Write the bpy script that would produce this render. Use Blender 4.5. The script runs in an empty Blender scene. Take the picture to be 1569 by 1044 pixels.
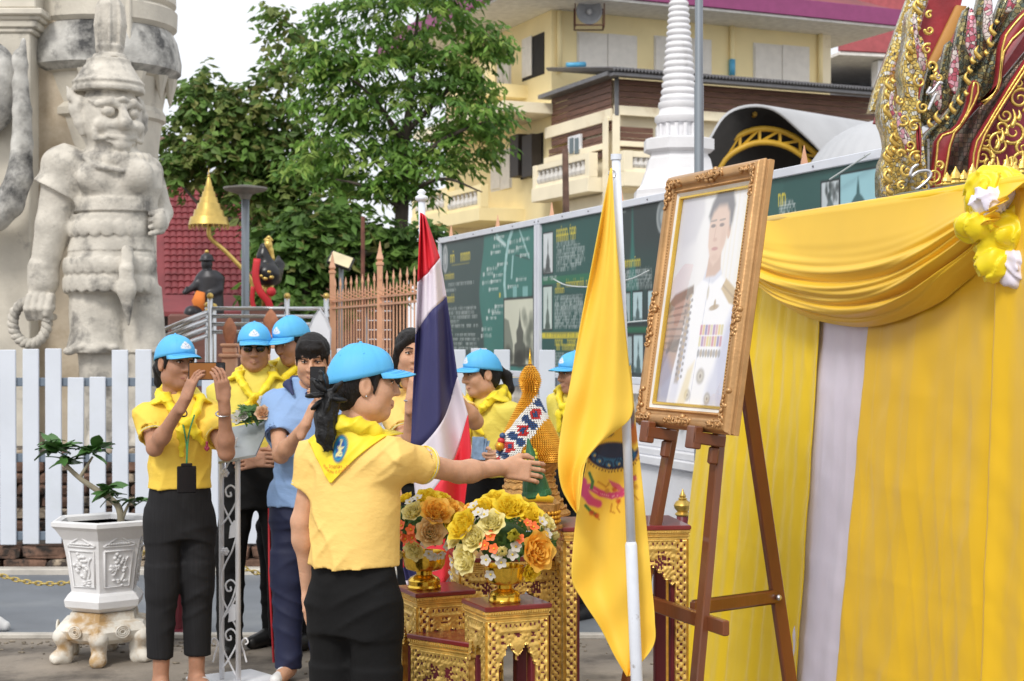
import bpy, math, random
import numpy as np
from mathutils import Vector, Matrix
random.seed(7); np.random.seed(7)
SC = bpy.context.scene
COL = SC.collection
# ------------------------------------------------------------------ camera
F_PX, CX, CY, CAMZ = 2400.0, 784.5, 522.0, 1.62
cd = bpy.data.cameras.new('camera'); cam = bpy.data.objects.new('camera', cd); COL.objects.link(cam)
cam.location = (0, 0, CAMZ); cam.rotation_euler = (math.radians(90), 0, 0)
cd.sensor_width = 36.0; cd.lens = 36.0 * F_PX / 1569.0; cd.clip_start = 0.1; cd.clip_end = 2000
cd.dof.use_dof = True; cd.dof.focus_distance = 5.2; cd.dof.aperture_fstop = 8.0
SC.camera = cam
# ------------------------------------------------------------------ sky, sun, exposure (bright overcast)
SUN_EL, SUN_AZ = math.radians(44), math.radians(202)
w = bpy.data.worlds.new('World'); SC.world = w; w.use_nodes = True
nt = w.node_tree; nt.nodes.clear()
wo = nt.nodes.new('ShaderNodeOutputWorld'); bg = nt.nodes.new('ShaderNodeBackground')
sky = nt.nodes.new('ShaderNodeTexSky'); sky.sky_type = 'NISHITA'; sky.sun_disc = False
sky.sun_elevation = SUN_EL; sky.sun_rotation = SUN_AZ; sky.air_density = 1.0; sky.dust_density = 6.0; sky.ozone_density = 1.0
tc = nt.nodes.new('ShaderNodeTexCoord')
cn = nt.nodes.new('ShaderNodeTexNoise'); cn.inputs['Scale'].default_value = 2.2; cn.inputs['Detail'].default_value = 6
nt.links.new(tc.outputs['Generated'], cn.inputs['Vector'])
cr = nt.nodes.new('ShaderNodeValToRGB')
cr.color_ramp.elements[0].position = 0.3; cr.color_ramp.elements[0].color = (8.2, 8.5, 9.0, 1)
cr.color_ramp.elements[1].position = 0.7; cr.color_ramp.elements[1].color = (9.9, 10.0, 10.2, 1)
nt.links.new(cn.outputs['Fac'], cr.inputs['Fac'])
mx = nt.nodes.new('ShaderNodeMixRGB'); mx.inputs['Fac'].default_value = 0.88       # the cloud deck over the clear sky
nt.links.new(sky.outputs['Color'], mx.inputs['Color1']); nt.links.new(cr.outputs['Color'], mx.inputs['Color2'])
nt.links.new(mx.outputs['Color'], bg.inputs['Color']); bg.inputs['Strength'].default_value = 0.1
nt.links.new(bg.outputs['Background'], wo.inputs['Surface'])
sl = bpy.data.lights.new('sun', 'SUN'); sl.energy = 1.5; sl.angle = math.radians(14); sl.color = (1.0, 0.96, 0.9)
so = bpy.data.objects.new('sun', sl); COL.objects.link(so)
_sd = Vector((math.sin(SUN_AZ) * math.cos(SUN_EL), math.cos(SUN_AZ) * math.cos(SUN_EL), math.sin(SUN_EL)))
so.rotation_euler = _sd.to_track_quat('Z', 'Y').to_euler()
SC.view_settings.view_transform = 'Standard'; SC.view_settings.look = 'None'
SC.view_settings.exposure = 0.36; SC.view_settings.gamma = 1.0; SC.view_settings.use_curve_mapping = False
SC.cycles.use_denoising = True
SC.cycles.max_bounces = 6

# ------------------------------------------------------------------ helpers
PI = math.pi
def V(*a): return np.array(a, float)
def S(Y): return Y / F_PX
def P(px, py, Y): return V((px - CX) * Y / F_PX, Y, CAMZ - (py - CY) * Y / F_PX)
def PX(px, Y): return (px - CX) * Y / F_PX
def PZ(py, Y): return CAMZ - (py - CY) * Y / F_PX
def nrm(v):
    v = np.asarray(v, float); return v / (np.linalg.norm(v) + 1e-12)
def tag(o, label=None, cat=None, group=None, kind=None):
    if label: o['label'] = label
    if cat: o['category'] = cat
    if group: o['group'] = group
    if kind: o['kind'] = kind
    return o
def empty(name, loc, label=None, cat=None, group=None):
    o = bpy.data.objects.new(name, None); COL.objects.link(o); o.location = [float(c) for c in loc]
    o.empty_display_size = 0.1
    return tag(o, label, cat, group)
def wloc(o):
    l = Vector((0, 0, 0))
    while o is not None: l += o.location; o = o.parent
    return np.array(l)
def mesh_obj(name, v, f, mats, parent=None, loc=None, smooth=True, fm=None, colors=None):
    """v: (n,3) world coordinates. f: list of faces or (n,4) int array. One mesh object at loc (or the parent's place)."""
    v = np.asarray(v, float).reshape(-1, 3)
    base = wloc(parent) if parent is not None else np.zeros(3)
    l = base if loc is None else np.asarray(loc, float)
    me = bpy.data.meshes.new(name)
    if isinstance(f, np.ndarray) and f.ndim == 2:
        n, k = f.shape
        me.vertices.add(len(v)); me.vertices.foreach_set('co', (v - l).astype(np.float32).ravel())
        me.loops.add(n * k); me.loops.foreach_set('vertex_index', f.astype(np.int32).ravel())
        me.polygons.add(n); me.polygons.foreach_set('loop_start', np.arange(0, n * k, k, dtype=np.int32))
        me.update(calc_edges=True)
    else:
        me.from_pydata([tuple(x) for x in (v - l)], [], [tuple(int(i) for i in q) for q in f])
    if not isinstance(mats, (list, tuple)): mats = [mats]
    for m in mats: me.materials.append(m)
    if fm is not None: me.polygons.foreach_set('material_index', np.asarray(fm, dtype=np.int32))
    if smooth: me.polygons.foreach_set('use_smooth', np.ones(len(me.polygons), dtype=bool))
    if colors is not None:
        at = me.attributes.new('col', 'FLOAT_COLOR', 'POINT')
        c = np.ones((len(v), 4), np.float32); c[:, :3] = colors; at.data.foreach_set('color', c.ravel())
    me.update()
    o = bpy.data.objects.new(name, me); COL.objects.link(o)
    o.location = [float(c) for c in (l - base)]
    if parent is not None: o.parent = parent
    return o
def copy_obj(o, parent, loc, name=None):
    c = o.copy(); COL.objects.link(c); c.parent = parent; c.location = [float(x) for x in loc]
    return c
def copy_tree(o, parent=None):
    c = o.copy(); COL.objects.link(c); c.parent = parent
    for ch in list(o.children): copy_tree(ch, c)
    return c

class MB:
    def __init__(s): s.v = []; s.f = []; s.m = []
    def add(s, v, f, m=0):
        n = len(s.v); s.v.extend([tuple(map(float, x)) for x in v])
        s.f.extend([tuple(int(i) + n for i in q) for q in f]); s.m.extend([m] * len(f)); return s
    def box(s, c, size, R=None, m=0, taper=1.0):
        x, y, z = [a / 2 for a in size]
        q = np.array([(-x, -y, -z), (x, -y, -z), (x, y, -z), (-x, y, -z), (-x * taper, -y * taper, z), (x * taper, -y * taper, z), (x * taper, y * taper, z), (-x * taper, y * taper, z)])
        if R is not None: q = q @ np.asarray(R).T
        return s.add(q + np.asarray(c, float), [(0, 3, 2, 1), (4, 5, 6, 7), (0, 1, 5, 4), (1, 2, 6, 5), (2, 3, 7, 6), (3, 0, 4, 7)], m)
    def cbox(s, c, size, b=0.004, R=None, m=0):
        """box with chamfered vertical and horizontal edges"""
        x, y, z = [a / 2 for a in size]; b = min(b, x * .9, y * .9, z * .9)
        rings = []
        for (zz, i) in ((-z, b), (-z + b, 0), (z - b, 0), (z, b)):
            X, Y = x - i, y - i; k = b
            rings.append([(-X + k, -Y, zz), (X - k, -Y, zz), (X, -Y + k, zz), (X, Y - k, zz), (X - k, Y, zz), (-X + k, Y, zz), (-X, Y - k, zz), (-X, -Y + k, zz)])
        q = np.array(rings).reshape(-1, 3)
        if R is not None: q = q @ np.asarray(R).T
        f = [tuple(range(7, -1, -1)), tuple(range(24, 32))]
        for r in range(3):
            for i in range(8): f.append((r * 8 + i, r * 8 + (i + 1) % 8, r * 8 + 8 + (i + 1) % 8, r * 8 + 8 + i))
        return s.add(q + np.asarray(c, float), f, m)
    def beam(s, a, b, wd, ht, m=0, up=(0, 0, 1), b2=0.0):
        a = np.asarray(a, float); b = np.asarray(b, float); d = b - a; L = np.linalg.norm(d); d = d / L
        u = np.asarray(up, float)
        if abs(np.dot(u, d)) > .99: u = V(0, 1, 0)
        sx = nrm(np.cross(d, u)); su = np.cross(sx, d)
        R = np.stack([sx, d, su], 1)
        return s.cbox((a + b) / 2, (wd, L, ht), b2, R, m) if b2 else s.box((a + b) / 2, (wd, L, ht), R, m)
    def tube(s, path, rad, n=10, m=0, cap=True, closed=False, flat=None):
        path = np.asarray(path, float); k = len(path)
        rad = np.full(k, rad) if np.isscalar(rad) else np.asarray(rad, float)
        T = np.gradient(path, axis=0)
        if closed: T = np.roll(path, -1, 0) - np.roll(path, 1, 0)
        T /= (np.linalg.norm(T, axis=1, keepdims=True) + 1e-12)
        u = V(0, 0, 1) if abs(T[0][2]) < .9 else V(0, 1, 0)
        v = []; A = np.linspace(0, 2 * PI, n, endpoint=False)
        for i in range(k):
            u = u - np.dot(u, T[i]) * T[i]; u = nrm(u); w_ = np.cross(T[i], u)
            fx = 1 if flat is None else flat
            for a in A: v.append(path[i] + rad[i] * (math.cos(a) * u * fx + math.sin(a) * w_))
        f = []
        for i in range(k if closed else k - 1):
            j = (i + 1) % k
            for a in range(n): f.append((i * n + a, i * n + (a + 1) % n, j * n + (a + 1) % n, j * n + a))
        if cap and not closed: f += [tuple(range(n - 1, -1, -1)), tuple(range((k - 1) * n, k * n))]
        return s.add(v, f, m)
    def cyl(s, a, b, r0, r1=None, n=16, m=0): return s.tube([a, b], [r0, r0 if r1 is None else r1], n, m)
    def lathe(s, c, prof, n=32, m=0, R=None, sq=None):
        """prof: (radius, z) pairs; sq: number of sides for a faceted body"""
        c = np.asarray(c, float); v = []; f = []; n = sq or n; off = PI / n if sq else 0
        for (r, z) in prof:
            for a in range(n):
                t = 2 * PI * a / n + off; v.append((r * math.cos(t), r * math.sin(t), z))
        v = np.array(v)
        if R is not None: v = v @ np.asarray(R).T
        k = len(prof)
        for i in range(k - 1):
            for a in range(n): f.append((i * n + a, i * n + (a + 1) % n, (i + 1) * n + (a + 1) % n, (i + 1) * n + a))
        f += [tuple(range(n - 1, -1, -1)), tuple(range((k - 1) * n, k * n))]
        return s.add(v + c, f, m)
    def ball(s, c, r, n=12, m=0, R=None):
        r = (r, r, r) if np.isscalar(r) else r; v = []; f = []; h = max(4, n // 2)
        for i in range(h + 1):
            p = PI * i / h
            for a in range(n):
                t = 2 * PI * a / n; v.append((r[0] * math.sin(p) * math.cos(t), r[1] * math.sin(p) * math.sin(t), -r[2] * math.cos(p)))
        v = np.array(v)
        if R is not None: v = v @ np.asarray(R).T
        for i in range(h):
            for a in range(n): f.append((i * n + a, i * n + (a + 1) % n, (i + 1) * n + (a + 1) % n, (i + 1) * n + a))
        return s.add(v + np.asarray(c, float), f, m)
    def prism(s, poly, o, ux, uy, th, m=0, bev=0.0):
        """2D outline in the frame (o, ux, uy), extruded by th along ux x uy; bev rounds the two faces in"""
        o, ux, uy = [np.asarray(a, float) for a in (o, ux, uy)]; n = nrm(np.cross(ux, uy)); poly = np.asarray(poly, float); k = len(poly)
        ar = sum(poly[i][0] * poly[(i + 1) % k][1] - poly[(i + 1) % k][0] * poly[i][1] for i in range(k))
        if ar < 0: poly = poly[::-1]
        pr = np.roll(poly, 1, 0); nx = np.roll(poly, -1, 0)
        tn = nx - pr; tn = tn / (np.linalg.norm(tn, axis=1, keepdims=True) + 1e-9); inn = np.stack([-tn[:, 1], tn[:, 0]], 1)
        lay = [(0, bev), (bev, 0), (th - bev, 0), (th, bev)] if bev else [(0, 0), (th, 0)]
        v = []
        for (h, i) in lay:
            for q in poly + inn * i: v.append(o + ux * q[0] + uy * q[1] + n * h)
        f = [tuple(range(k - 1, -1, -1)), tuple(range((len(lay) - 1) * k, len(lay) * k))]
        for r in range(len(lay) - 1):
            for i in range(k): f.append((r * k + i, r * k + (i + 1) % k, (r + 1) * k + (i + 1) % k, (r + 1) * k + i))
        return s.add(v, f, m)
    def grid(s, pts, m=0, wrap=False):
        pts = np.asarray(pts, float); a, b = pts.shape[:2]; f = []
        for i in range(a - 1):
            for j in range(b if wrap else b - 1):
                f.append((i * b + j, i * b + (j + 1) % b, (i + 1) * b + (j + 1) % b, (i + 1) * b + j))
        return s.add(pts.reshape(-1, 3), f, m)
    def build(s, name, mats, parent=None, smooth=False, loc=None):
        return mesh_obj(name, s.v, s.f, mats, parent, loc, smooth, s.m)
def solid(o, th, off=0):
    md = o.modifiers.new('thickness', 'SOLIDIFY'); md.thickness = th; md.offset = off; return o
def autosmooth(o, ang=40):
    me = o.data; me.polygons.foreach_set('use_smooth', np.ones(len(me.polygons), dtype=bool))
    try: me.set_sharp_from_angle(angle=math.radians(ang))
    except Exception: pass
    return o
def curve(pts, n):
    """Catmull-Rom through points"""
    p = np.asarray(pts, float); p = np.vstack([2 * p[0] - p[1], p, 2 * p[-1] - p[-2]]); k = len(p) - 3; out = []
    for t in np.linspace(0, k - 1e-6, n):
        i = int(t); u = t - i; a, b, c, d = p[i:i + 4]
        out.append(.5 * ((2 * b) + (-a + c) * u + (2 * a - 5 * b + 4 * c - d) * u * u + (-a + 3 * b - 3 * c + d) * u ** 3))
    return np.array(out)
def vnoise(p, seed=0):
    """smooth pseudo noise of (n,3) positions, about -1..1"""
    r = np.random.RandomState(seed); o = 0
    for k in range(5):
        d = r.normal(size=3); d /= np.linalg.norm(d); o = o + np.sin(p @ (d * (1 + .5 * k)) * 1.0 + r.rand() * 6.28 + 1.3 * np.sin(p @ (r.normal(size=3) * .7) + r.rand() * 6.28))
    return o / 3.2

def creases(p, seed, amp, dirs, wf=6., mf=7.):
    """cloth pulls: lopsided ridges along warped lines, only in patches"""
    wp = vnoise(p * wf, seed) * 1.6; o = 0
    for i, (d, f_) in enumerate(dirs):
        m_ = np.clip(vnoise(p * mf, seed + 3 + 5 * i) * 1.6 + .0, 0, 1); t_ = (p @ nrm(d) * f_ + wp + i * 1.7) / PI; t_ = t_ - np.floor(t_)
        o = o - amp * np.where(t_ < .3, t_ / .3, np.maximum(0, 1 - (t_ - .3) / .5)) ** 2 * m_
    return o
# ------------------------------------------------------------------ materials
MATS = {}
def M(name, col, rough=.6, metal=0., var=.12, vs=6., bump=0., bs=60., col2=None, c2=(.52, .62), c2s=3., coat=0., spec=.5, stretch=(1, 1, 1), attr=False, trans=0., alpha=1., sheen=0., sss=0.):
    if name in MATS: return MATS[name]
    m = bpy.data.materials.new(name); m.use_nodes = True; t = m.node_tree; b = t.nodes['Principled BSDF']
    L = t.links.new; N = t.nodes.new
    g = N('ShaderNodeNewGeometry'); mp = N('ShaderNodeMapping'); mp.inputs['Scale'].default_value = stretch; L(g.outputs['Position'], mp.inputs['Vector'])
    if attr:
        a = N('ShaderNodeAttribute'); a.attribute_name = 'col'; base = a.outputs['Color']
    else:
        a = N('ShaderNodeRGB'); a.outputs[0].default_value = (*col, 1); base = a.outputs[0]
    if col2 is not None:
        n2 = N('ShaderNodeTexNoise'); n2.inputs['Scale'].default_value = c2s; n2.inputs['Detail'].default_value = 7; n2.inputs['Roughness'].default_value = .65; L(mp.outputs[0], n2.inputs['Vector'])
        r2 = N('ShaderNodeMapRange'); r2.inputs[1].default_value = c2[0]; r2.inputs[2].default_value = c2[1]; L(n2.outputs['Fac'], r2.inputs[0])
        x2 = N('ShaderNodeMixRGB'); x2.inputs['Color2'].default_value = (*col2, 1); L(r2.outputs[0], x2.inputs['Fac']); L(base, x2.inputs['Color1']); base = x2.outputs[0]
    if var > 0:
        n = N('ShaderNodeTexNoise'); n.inputs['Scale'].default_value = vs; n.inputs['Detail'].default_value = 5; L(mp.outputs[0], n.inputs['Vector'])
        r = N('ShaderNodeMapRange'); r.inputs[1].default_value = .3; r.inputs[2].default_value = .7; r.inputs[3].default_value = 1 - var; r.inputs[4].default_value = 1 + var; L(n.outputs['Fac'], r.inputs[0])
        x = N('ShaderNodeMixRGB'); x.blend_type = 'MULTIPLY'; x.inputs['Fac'].default_value = 1; L(base, x.inputs['Color1']); L(r.outputs[0], x.inputs['Color2']); base = x.outputs[0]
    L(base, b.inputs['Base Color'])
    b.inputs['Roughness'].default_value = rough; b.inputs['Metallic'].default_value = metal; b.inputs['Coat Weight'].default_value = coat
    b.inputs['Specular IOR Level'].default_value = spec; b.inputs['Transmission Weight'].default_value = trans; b.inputs['Alpha'].default_value = alpha
    b.inputs['Sheen Weight'].default_value = sheen
    if sss: b.inputs['Subsurface Weight'].default_value = sss; b.inputs['Subsurface Radius'].default_value = (.01, .004, .002)
    if bump > 0:
        n3 = N('ShaderNodeTexNoise'); n3.inputs['Scale'].default_value = bs; n3.inputs['Detail'].default_value = 4; L(mp.outputs[0], n3.inputs['Vector'])
        bu = N('ShaderNodeBump'); bu.inputs['Strength'].default_value = bump; bu.inputs['Distance'].default_value = .01; L(n3.outputs['Fac'], bu.inputs['Height']); L(bu.outputs[0], b.inputs['Normal'])
    MATS[name] = m; return m
def weave(m, sc=900., st=.15):
    """adds a fine cloth weave relief"""
    t = m.node_tree; b = t.nodes['Principled BSDF']; g = t.nodes.new('ShaderNodeNewGeometry')
    n = t.nodes.new('ShaderNodeTexNoise'); n.inputs['Scale'].default_value = sc; t.links.new(g.outputs['Position'], n.inputs['Vector'])
    bu = t.nodes.new('ShaderNodeBump'); bu.inputs['Strength'].default_value = st; bu.inputs['Distance'].default_value = .002
    t.links.new(n.outputs['Fac'], bu.inputs['Height'])
    if b.inputs['Normal'].is_linked: t.links.new(b.inputs['Normal'].links[0].from_socket, bu.inputs['Normal'])
    t.links.new(bu.outputs[0], b.inputs['Normal']); return m

# ------------------------------------------------------------------ signed-distance modelling (organic shapes)
class SDF:
    def __init__(s): s.p = []
    def _put(s, fn, lo, hi, k, op): s.p.append((fn, np.asarray(lo, float), np.asarray(hi, float), k, op)); return s
    def rc(s, a, b, ra, rb=None, k=.02, op='u', n=None, f=1.):
        a = np.asarray(a, float); b = np.asarray(b, float); rb = ra if rb is None else rb; ba = b - a; L2 = max(ba @ ba, 1e-12); R = max(ra, rb)
        nn = None if n is None else nrm(n)
        def fn(p):
            q = p - a; h = np.clip((q @ ba) / L2, 0, 1)[..., None]; q = q - h * ba; h = h[..., 0]
            d2 = (q * q).sum(-1)
            if nn is not None: d2 = d2 + (q @ nn) ** 2 * (1 / (f * f) - 1)
            return (np.sqrt(d2) - (ra + (rb - ra) * h)) * (1. if nn is None else min(1., max(f, .6)))
        return s._put(fn, np.minimum(a, b) - R, np.maximum(a, b) + R, k, op)
    def chain(s, pts, rad, k=.02, op='u', n=None, f=1.):
        rad = [rad] * len(pts) if np.isscalar(rad) else rad
        for i in range(len(pts) - 1): s.rc(pts[i], pts[i + 1], rad[i], rad[i + 1], k, op, n, f)
        return s
    def ell(s, c, r, R=None, k=.02, op='u'):
        c = np.asarray(c, float); r = np.asarray(r, float) if not np.isscalar(r) else np.full(3, float(r)); R = np.eye(3) if R is None else np.asarray(R)
        ex = np.sqrt(((R * r) ** 2).sum(1))
        def fn(p):
            q = (p - c) @ R; k0 = np.sqrt(((q / r) ** 2).sum(-1)); k1 = np.sqrt(((q / r ** 2) ** 2).sum(-1)); return k0 * (k0 - 1) / (k1 + 1e-9)
        return s._put(fn, c - ex, c + ex, k, op)
    def box(s, c, h, r=.005, R=None, k=.02, op='u'):
        c = np.asarray(c, float); h = np.asarray(h, float); R = np.eye(3) if R is None else np.asarray(R); ex = np.abs(R) @ h
        def fn(p):
            q = np.abs((p - c) @ R) - (h - r); return np.sqrt((np.maximum(q, 0) ** 2).sum(-1)) + np.minimum(q.max(-1), 0) - r
        return s._put(fn, c - ex, c + ex, k, op)
    def cone(s, a, b, ra, rb, k=.02, op='u', n=None, f=1.):
        """flat-capped cone"""
        a = np.asarray(a, float); b = np.asarray(b, float); ba = b - a; L = np.linalg.norm(ba); ba = ba / L; R = max(ra, rb)
        nn = None if n is None else nrm(n)
        def fn(p):
            q = p - a; h = q @ ba; r2 = q - h[..., None] * ba; d2 = (r2 * r2).sum(-1)
            if nn is not None: d2 = d2 + (r2 @ nn) ** 2 * (1 / (f * f) - 1)
            return np.maximum(np.sqrt(d2) - (ra + (rb - ra) * np.clip(h / L, 0, 1)), np.maximum(-h, h - L))
        return s._put(fn, np.minimum(a, b) - R, np.maximum(a, b) + R, k, op)
    def loft(s, st, o=(0, 0, 0), R=None, k=.03, op='u', pw=2.0, grow=0.):
        """stations (z, cx, cy, rx, ry) in the frame R at o: a body with elliptic sections"""
        st = np.asarray(st, float); o = np.asarray(o, float); R = np.eye(3) if R is None else np.asarray(R); z = st[:, 0]
        cor = np.array([(cx + sx * rx, cy + sy * ry, zz) for (zz, cx, cy, rx, ry) in st for sx in (-1, 1) for sy in (-1, 1)]) @ R.T + o
        def fn(p):
            q = (p - o) @ R; zz = q[..., 2]; I = lambda c: np.interp(zz, z, st[:, c])
            rx = I(3) + grow; ry = I(4) + grow; a = np.abs((q[..., 0] - I(1)) / rx); b = np.abs((q[..., 1] - I(2)) / ry)
            rad = (a ** pw + b ** pw) ** (1 / pw)
            d = (rad - 1) * np.minimum(rx, ry) * .95
            return np.maximum(d, np.maximum(z[0] - zz, zz - z[-1]))
        return s._put(fn, cor.min(0) - grow, cor.max(0) + grow, k, op)
    def plane(s, pt, n, k=.01):
        """keeps what lies behind the plane"""
        pt = np.asarray(pt, float); n = nrm(n)
        return s._put(lambda p: (p - pt) @ n, np.full(3, -1e3), np.full(3, 1e3), k, 'i')
    def disp(s, fn, lo=None, hi=None):
        return s._put(fn, np.full(3, -1e3) if lo is None else lo, np.full(3, 1e3) if hi is None else hi, 0, 'd')
    def bounds(s):
        u = [q for q in s.p if q[4] == 'u']
        return np.min([q[1] for q in u], 0), np.max([q[2] for q in u], 0)
    @staticmethod
    def _comb(D, d, k, op):
        if op == 'd': return D + d
        if op == 'i': return np.maximum(D, d)
        if op == 'u':
            if k <= 0: return np.minimum(D, d)
            h = np.maximum(k - np.abs(D - d), 0) / k; return np.minimum(D, d) - h * h * k * .25
        d = -d
        if k <= 0: return np.maximum(D, d)
        h = np.maximum(k - np.abs(D - d), 0) / k; return np.maximum(D, d) + h * h * k * .25
    def ev(s, p):
        p = np.asarray(p, float); D = np.full(p.shape[:-1], 1e2)
        for (fn, lo, hi, k, op) in s.p: D = SDF._comb(D, fn(p), k, op)
        return D
    def mesh(s, h, lo=None, hi=None):
        a, b = s.bounds(); lo = a - 3 * h - .02 if lo is None else np.asarray(lo, float); hi = b + 3 * h + .02 if hi is None else np.asarray(hi, float)
        n = np.ceil((hi - lo) / h).astype(int) + 1
        ax = [lo[i] + h * np.arange(n[i]) for i in range(3)]
        D = np.full(n, .2, np.float32)
        for (fn, pl, ph, k, op) in s.p:
            pad = k + 4 * h + .005
            i0 = np.clip(np.floor((pl - pad - lo) / h).astype(int), 0, n); i1 = np.clip(np.ceil((ph + pad - lo) / h).astype(int) + 1, 0, n)
            if (i1 <= i0).any(): continue
            sl_ = tuple(slice(i0[i], i1[i]) for i in range(3))
            g = np.stack(np.meshgrid(*[ax[i][sl_[i]] for i in range(3)], indexing='ij'), -1)
            if op == 'd':
                sub = D[sl_]; m_ = np.abs(sub) < .06; sub[m_] += fn(g[m_]).astype(np.float32)
            elif op == 'i':
                D[sl_] = np.maximum(D[sl_], fn(g))
            else: D[sl_] = SDF._comb(D[sl_], fn(g), k, op)
        return surfnet(D, lo, h)
def surfnet(D, lo, h):
    I = D < 0; n = D.shape
    c = np.zeros(tuple(x - 1 for x in n), np.int8)
    for dx in (0, 1):
        for dy in (0, 1):
            for dz in (0, 1): c += I[dx:n[0] - 1 + dx, dy:n[1] - 1 + dy, dz:n[2] - 1 + dz]
    act = np.argwhere((c > 0) & (c < 8)); idx = -np.ones(c.shape, np.int64); idx[tuple(act.T)] = np.arange(len(act))
    pos = np.zeros((len(act), 3)); cnt = np.zeros(len(act))
    cor = [(i, j, k) for i in (0, 1) for j in (0, 1) for k in (0, 1)]
    for a in cor:
        for ax in range(3):
            if a[ax]: continue
            b = list(a); b[ax] = 1
            da = D[tuple((act + a).T)]; db = D[tuple((act + b).T)]; m = (da < 0) != (db < 0)
            t = da[m] / (da[m] - db[m]); q = np.tile(np.array(a, float), (m.sum(), 1)); q[:, ax] = t
            pos[m] += q; cnt[m] += 1
    v = lo + h * (act + pos / np.maximum(cnt, 1)[:, None])
    F = []
    for ax in range(3):
        o1, o2 = (ax + 1) % 3, (ax + 2) % 3
        s0 = [slice(None)] * 3; s1 = [slice(None)] * 3; s0[ax] = slice(0, -1); s1[ax] = slice(1, None)
        A = I[tuple(s0)]; B = I[tuple(s1)]; e = np.argwhere(A != B)
        e = e[(e[:, o1] > 0) & (e[:, o2] > 0) & (e[:, o1] < n[o1] - 1) & (e[:, o2] < n[o2] - 1)]
        ins = A[tuple(e.T)]
        d1 = np.zeros(3, int); d1[o1] = 1; d2 = np.zeros(3, int); d2[o2] = 1
        q = np.stack([idx[tuple((e - d1 - d2).T)], idx[tuple((e - d2).T)], idx[tuple(e.T)], idx[tuple((e - d1).T)]], 1)
        q[~ins] = q[~ins][:, ::-1]; F.append(q)
    F = np.concatenate(F); F = F[(F >= 0).all(1)]
    return v, F
def relax(v, f, it=1, lam=.5):
    for _ in range(it):
        acc = np.zeros_like(v); c = np.zeros(len(v))
        for i in range(4):
            a, b = f[:, i], f[:, (i + 1) % 4]
            np.add.at(acc, a, v[b]); np.add.at(c, a, 1); np.add.at(acc, b, v[a]); np.add.at(c, b, 1)
        v = v * (1 - lam) + lam * acc / np.maximum(c, 1)[:, None]
    return v
def join(*ms):
    vs, fs, n = [], [], 0
    for v, f in ms: vs.append(v); fs.append(f + n); n += len(v)
    return np.vstack(vs), np.vstack(fs)
def rotz(a): c, s_ = math.cos(a), math.sin(a); return np.array([[c, -s_, 0], [s_, c, 0], [0, 0, 1.]])
def rotx(a): c, s_ = math.cos(a), math.sin(a); return np.array([[1., 0, 0], [0, c, -s_], [0, s_, c]])
def roty(a): c, s_ = math.cos(a), math.sin(a); return np.array([[c, 0, s_], [0, 1., 0], [-s_, 0, c]])
# ================================================================== SETTING
def lin(r, g, b): return tuple(((c / 255) / 12.92 if c / 255 <= .04045 else ((c / 255 + .055) / 1.055) ** 2.4) for c in (r, g, b))
M('concrete', (.25, .215, .175), .9, var=.28, vs=2.5, bump=.5, bs=35, col2=(.1, .085, .07), c2=(.47, .64), c2s=2.1)
M('asphalt', (.155, .17, .19), .6, var=.1, vs=3, bump=.15, bs=200, col2=(.19, .205, .22), c2s=.9)
M('kerb', (.5, .47, .42), .8, var=.2, vs=8, bump=.3)
M('white_paint', (.64, .68, .75), .5, var=.05, vs=3, bump=.06, bs=30, col2=(.6, .64, .68), c2=(.55, .8), c2s=4)
M('rail_grey', (.16, .2, .25), .5, var=.1)
M('white_wall', (.72, .73, .77), .7, var=.06, vs=3, bump=.15, bs=40, col2=(.6, .61, .62), c2=(.58, .75), c2s=2)
M('old_brick', (.2, .115, .08), .95, var=.45, vs=9, bump=.8, bs=40, col2=(.035, .028, .024), c2=(.48, .6), c2s=5)
M('old_plaster', (.42, .34, .25), .95, var=.35, vs=7, bump=.7, bs=30, col2=(.05, .04, .035), c2=(.5, .6), c2s=6)
M('mortar', (.1, .085, .07), 1., var=.3, bump=.5)

mb = MB(); mb.add([(-180, -40, 0), (180, -40, 0), (180, 320, 0), (-180, 320, 0)], [(0, 1, 2, 3)])
g = mb.build('ground', M('concrete', 0)); g['kind'] = 'structure'
mb = MB(); mb.add([(-14, 8.56, .004), (1.35, 8.56, .004), (.5, 10.8, .004), (-14, 10.8, .004)], [(0, 1, 2, 3)])
g = mb.build('road', M('asphalt', 0)); g['kind'] = 'structure'
mb = MB(); mb.cbox((-6.4, 8.53, .012), (15.4, .06, .03), .006); g = mb.build('kerb', M('kerb', 0)); g['kind'] = 'structure'
mb = MB(); mb.cbox((-6.8, 10.86, .02), (14.6, .12, .05), .008); g = mb.build('kerb', M('kerb', 0)); g['kind'] = 'structure'
# loose debris along the kerb
mb = MB(); rs = np.random.RandomState(3)
for i in range(420):
    x = rs.uniform(-4.5, 1.2); y = 8.42 - abs(rs.normal()) * .12 if i % 3 else rs.uniform(7.4, 8.4); r = rs.uniform(.003, .011)
    mb.ball((x, y, r * .4), (r * rs.uniform(.8, 2), r, r * .6), 6)
tag(mb.build('gravel', M('grit', (.2, .17, .13), .95, var=.5, vs=40)), 'loose grit and leaf crumbs along the pale kerb edge', 'gravel', kind='stuff')

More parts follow.
